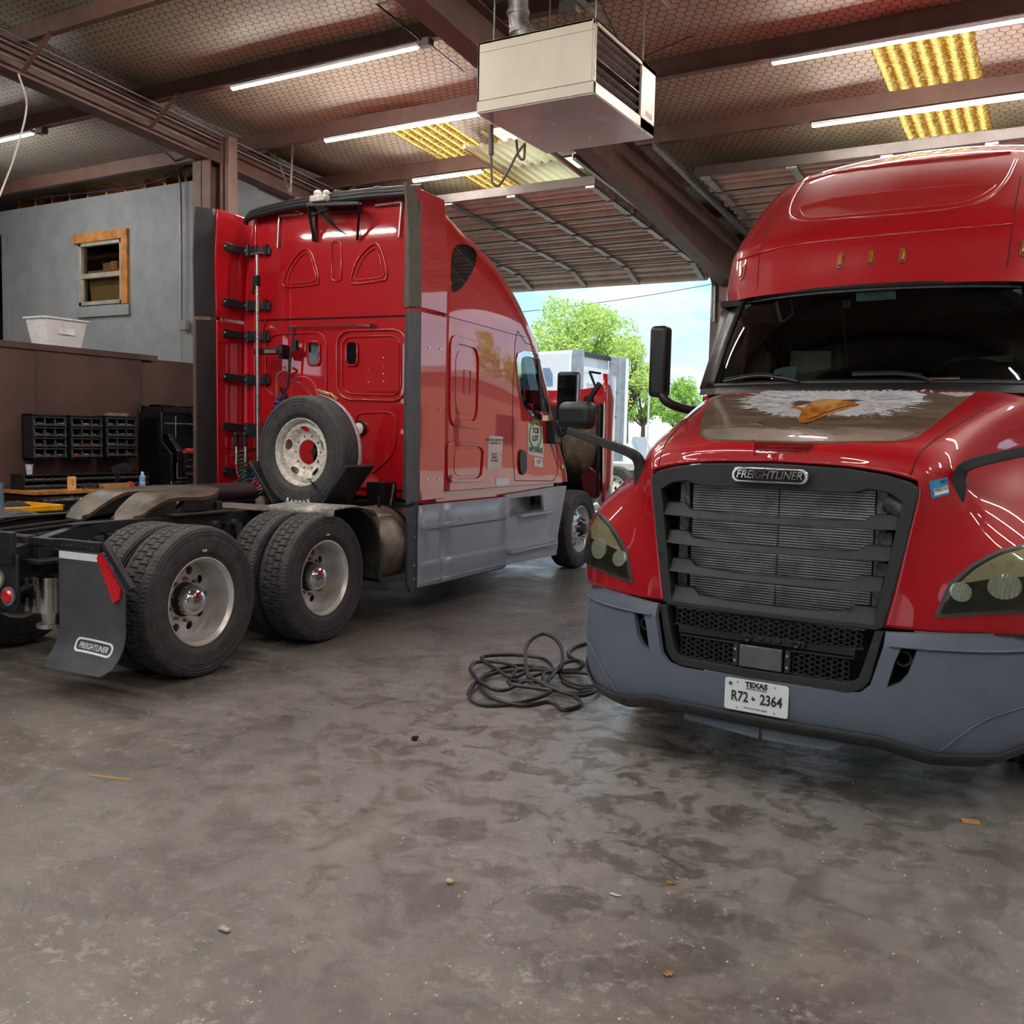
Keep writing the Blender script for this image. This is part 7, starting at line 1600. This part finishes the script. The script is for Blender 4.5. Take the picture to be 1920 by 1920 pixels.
# building across the yard (reflected in the cab side)
o = thing('yard_building', 'long low tan building across the yard', 'building', (9, 40, 0)); m = MB(); m.bx((-8, 0, 0), (10, 8, 4.6)); mk('wall', m, M('tan_wall', '#c98f77', .8), o); m = MB(); m.bx((-8.3, -.3, 4.6), (10.3, 8.3, 4.9)); mk('roof', m, M('pale_roof', '#b7aea3', .6), o)
for k in range(3): m = MB(); m.bx((-6+5*k, -.06, 1.2), (-4.4+5*k, -.0, 3)); mk('window', m, M('dark_window_%d' % k, '#2a3036', .1), o)
# white sleeper truck parked outside
WT_ = thing('semi_truck', 'white sleeper semi truck parked outside, behind the open red hood', 'semi truck', (0, 0, 0)); WP = M('white_truck_paint', '#dfe2e6', .3, coat=.6, var=.03); WG = M('grey_fairing', '#9aa0a8', .45)
g24 = lambda px, py, Y=24: FG.on(1, Y, px, py)
a = g24(1095, 655, 23.4); bq = g24(1145, 672, 23.9)
cx0 = g24(1015, 700).x; c1 = a.x; c2 = g24(1176, 700).x
m = MB(); zt = a.z
prof = [(cx0-3.2, 1.0), (cx0-3.2, 2.0), (cx0-2.4, 2.1), (cx0-1.9, 2.95), (cx0-.9, 3.75), (cx0+.2, zt-.03), (c1-.35, zt), (c1-.35, 1.0)]
m.prism([(x, 23.4, z) for x, z in prof], (0, 2.4, 0)); mk('cab', m, WP, WT_, bevel=.08, bseg=3)
m = MB(); m.bx((c1-.34, 23.38, .95), (c1+.0, 23.44, zt)); mk('side_extender', m, WG, WT_, bevel=.01); m = MB(); m.bx((c1-.34, 25.76, .95), (c1+.02, 25.82, zt)); mk('side_extender', m, WG, WT_, bevel=.01)
m = MB(); m.bx((c1-.36, 23.5, zt-.12), (c1-.25, 25.7, zt+.0)); mk('roof_trim', m, BLACK, WT_)
m = MB(); q1 = g24(1040, 690, 23.38); m.prism([(g24(*p, 23.38).x, 23.395, g24(*p, 23.38).z) for p in ((1018, 690), (1030, 690), (1036, 702), (1036, 722), (1019, 722))], (0, -.02, 0)); mk('sleeper_window', m, M('blue_glass', '#7f97ad', .1), WT_)
m = MB()
for p, q in (((1112, 690), (1124, 688)), ((1112, 690), (1117, 708)), ((1124, 688), (1117, 708))): m.bar(V((c1-.2, 24.2, 3.5)), V((c1-.2, 24.9, 3.5)), .05, .05); m.bar(V((c1-.2, 24.2, 3.5)), V((c1-.15, 24.5, 3.1)), .05, .05)
mk('upper_bracket', m, BLACK, WT_)
for z in (1.6, 2.3, 3.0): m = MB(); m.box((c1-.15, 25.6, z), (.25, .12, .08)); mk('extender_bracket', m, BLACK, WT_)
m = MB(); m.bx((cx0-3.0, 24.1, .7), (c1+3.5, 24.3, 1.0)); m.bx((cx0-3.0, 25.0, .7), (c1+3.5, 25.2, 1.0)); mk('frame_rail', m, FRAMEM, WT_)
tr0 = thing('box_trailer', 'white trailer end standing right behind the white truck outside', 'trailer', (0, 0, 0)); xa, xb = g24(1146, 700, 26.5).x, g24(1172, 700, 26.5).x
m = MB(); m.bx((xa-.4, 26.5, .9), (xb, 26.8, g24(1150, 672, 26.5).z)); mk('body', m, WP, tr0, bevel=.03)
m = MB(); m.bx((xb-.12, 26.46, .9), (xb+.02, 26.5, g24(1150, 672, 26.5).z)); m.bx((xa+.1, 26.46, 1.0), (xa+.14, 26.5, 3.4)); mk('corner_post', m, WG, tr0)
def simplewheel(par, x, y, r, side=-1):
    o = bpy.data.objects.new('wheel', None); COL.objects.link(o); o.parent = par; o.location = (x, y, r); o.rotation_euler = (0, 0, -pi/2); o.scale = (1, r/.5, r/.5)
    mk('tyre', TS, None, o, smooth=0); m = MB(); barrel(m); m2 = disc(interp([(.08, .07), (.245, .03), (.265, .02)]), .07, .262, 8, .03, .2); m.add(m2.v, m2.f); mk('rim', m, RIMW, o); return o
wx = g24(1150, 930, 21).x
simplewheel(WT_, c1+.3, 23.55, .5); simplewheel(WT_, c1+1.6, 23.55, .5); simplewheel(WT_, cx0-1.8, 23.6, .5)
m = MB(); m.bx((c1+.0, 23.9, .45), (c1+3.2, 25.4, .6)); mk('axle', m, DIRTY, WT_)
# red cab-over-style wheel nearer: trailer dolly wheel seen beside the red fender
dw = thing('utility_trailer', 'low pale flatbed trailer with a white rimmed wheel, outside behind the red truck', 'trailer', (0, 0, 0)); p = g24(1153, 915, 20.5)
simplewheel(dw, p.x, 20.5, .52); m = MB(); m.bx((p.x-.9, 20.6, .95), (p.x+2.2, 22.6, 1.1)); m.bx((p.x-.8, 20.7, .6), (p.x+2.1, 20.8, .95)); mk('deck', m, M('pale_deck', '#c9c6bf', .7), dw)
m = MB(); m.cyl((p.x, 20.6, .52), (p.x, 22.6, .52), .06); mk('axle', m, DIRTY, dw); simplewheel(dw, p.x, 22.5, .52)
# striped tent / gable, pole and wires
o = thing('gabled_shed', 'white gabled shed far off at the left of the pole', 'shed', (*dirp(1187, 44), 0)); m = MB(); m.prism([(-.9, 0, 0), (.55, 0, 0), (.55, 0, .5), (.0, 0, 1.75), (-.9, 0, .9)], (0, 1.5, 0)); mk('wall', m, WP, o); m = MB(); m.bar((1.8, 3, .8), (-.2, 3, 4.3), 6.4, .1, (0, 1, 0)) if 0 else m.prism([(.62, -.1, .4), (.0, -.1, 1.75), (.0, -.1, 1.81), (.68, -.1, .42)], (0, 1.7, 0)); mk('roof', m, WG, o)
x, y = dirp(1214, 40); single('flag_pole', MB().cyl((x, y, 0), (x, y, g24(1214, 735, 40).z), .06, .04, 12), M('pale_pole', '#c9cbc6', .5), 'slim pale pole standing in the yard beside the tall mirror', 'pole')
def wire(p, q, D, label):
    a, b = FG.on(1, D, *p), FG.on(1, D+8, *q); a, b = a+(a-b)*.6, b+(b-a)*.6; P = [a.lerp(b, k/12)-V((0, 0, .5*sin(pi*k/12))) for k in range(13)]; single('power_wire', MB().tube(P, .02, 5), MATTE, label, 'wire')
wire((985, 572), (1330, 522), 50, 'thin black overhead wire crossing the sky below the raised door')
# ================================================================== LIGHT
w = bpy.data.worlds.new('sky'); SC.world = w; w.use_nodes = True; nt = w.node_tree; nt.nodes.clear()
def WN(ty, **k):
    x = nt.nodes.new(ty)
    for a, b in k.items(): setattr(x, a, b)
    return x
tc = WN('ShaderNodeTexCoord'); mp = WN('ShaderNodeMapping'); nt.links.new(tc.outputs['Generated'], mp.inputs[0]); mp.inputs['Scale'].default_value = (1, 1, 3.2)
nz = WN('ShaderNodeTexNoise'); nt.links.new(mp.outputs[0], nz.inputs['Vector']); nz.inputs['Scale'].default_value = 3.4; nz.inputs['Detail'].default_value = 9; nz.inputs['Roughness'].default_value = .62; nz.inputs['Distortion'].default_value = .7
rp2 = WN('ShaderNodeValToRGB'); nt.links.new(nz.outputs['Fac'], rp2.inputs[0]); rp2.color_ramp.elements[0].position = .42; rp2.color_ramp.elements[1].position = .66
sep = WN('ShaderNodeSeparateXYZ'); nt.links.new(tc.outputs['Generated'], sep.inputs[0]); gr_ = WN('ShaderNodeValToRGB'); nt.links.new(sep.outputs[2], gr_.inputs[0])
e = gr_.color_ramp.elements; e[0].position = 0; e[0].color = srgb('#e3f4fb'); e[1].position = .6; e[1].color = srgb('#5fa8e0'); q = e.new(.18); q.color = srgb('#9ad4f2')
mx = WN('ShaderNodeMix', data_type='RGBA'); nt.links.new(rp2.outputs[0], mx.inputs[0]); nt.links.new(gr_.outputs[0], mx.inputs[6]); mx.inputs[7].default_value = (.97, .985, 1, 1)
bg = WN('ShaderNodeBackground'); nt.links.new(mx.outputs[2], bg.inputs[0]); bg.inputs[1].default_value = 1.25; ow = WN('ShaderNodeOutputWorld'); nt.links.new(bg.outputs[0], ow.inputs[0])
sd = bpy.data.lights.new('sun', 'SUN'); sd.energy = 4.2; sd.angle = .01; sd.color = (1, .95, .86); so = bpy.data.objects.new('sun', sd); COL.objects.link(so); so.rotation_euler = (radians(28), radians(12), radians(20))
SC.view_settings.exposure = .2
SC.cycles.max_bounces = 6; SC.cycles.transparent_max_bounces = 12; SC.cycles.sample_clamp_indirect = 6
SC.cycles.use_denoising = True
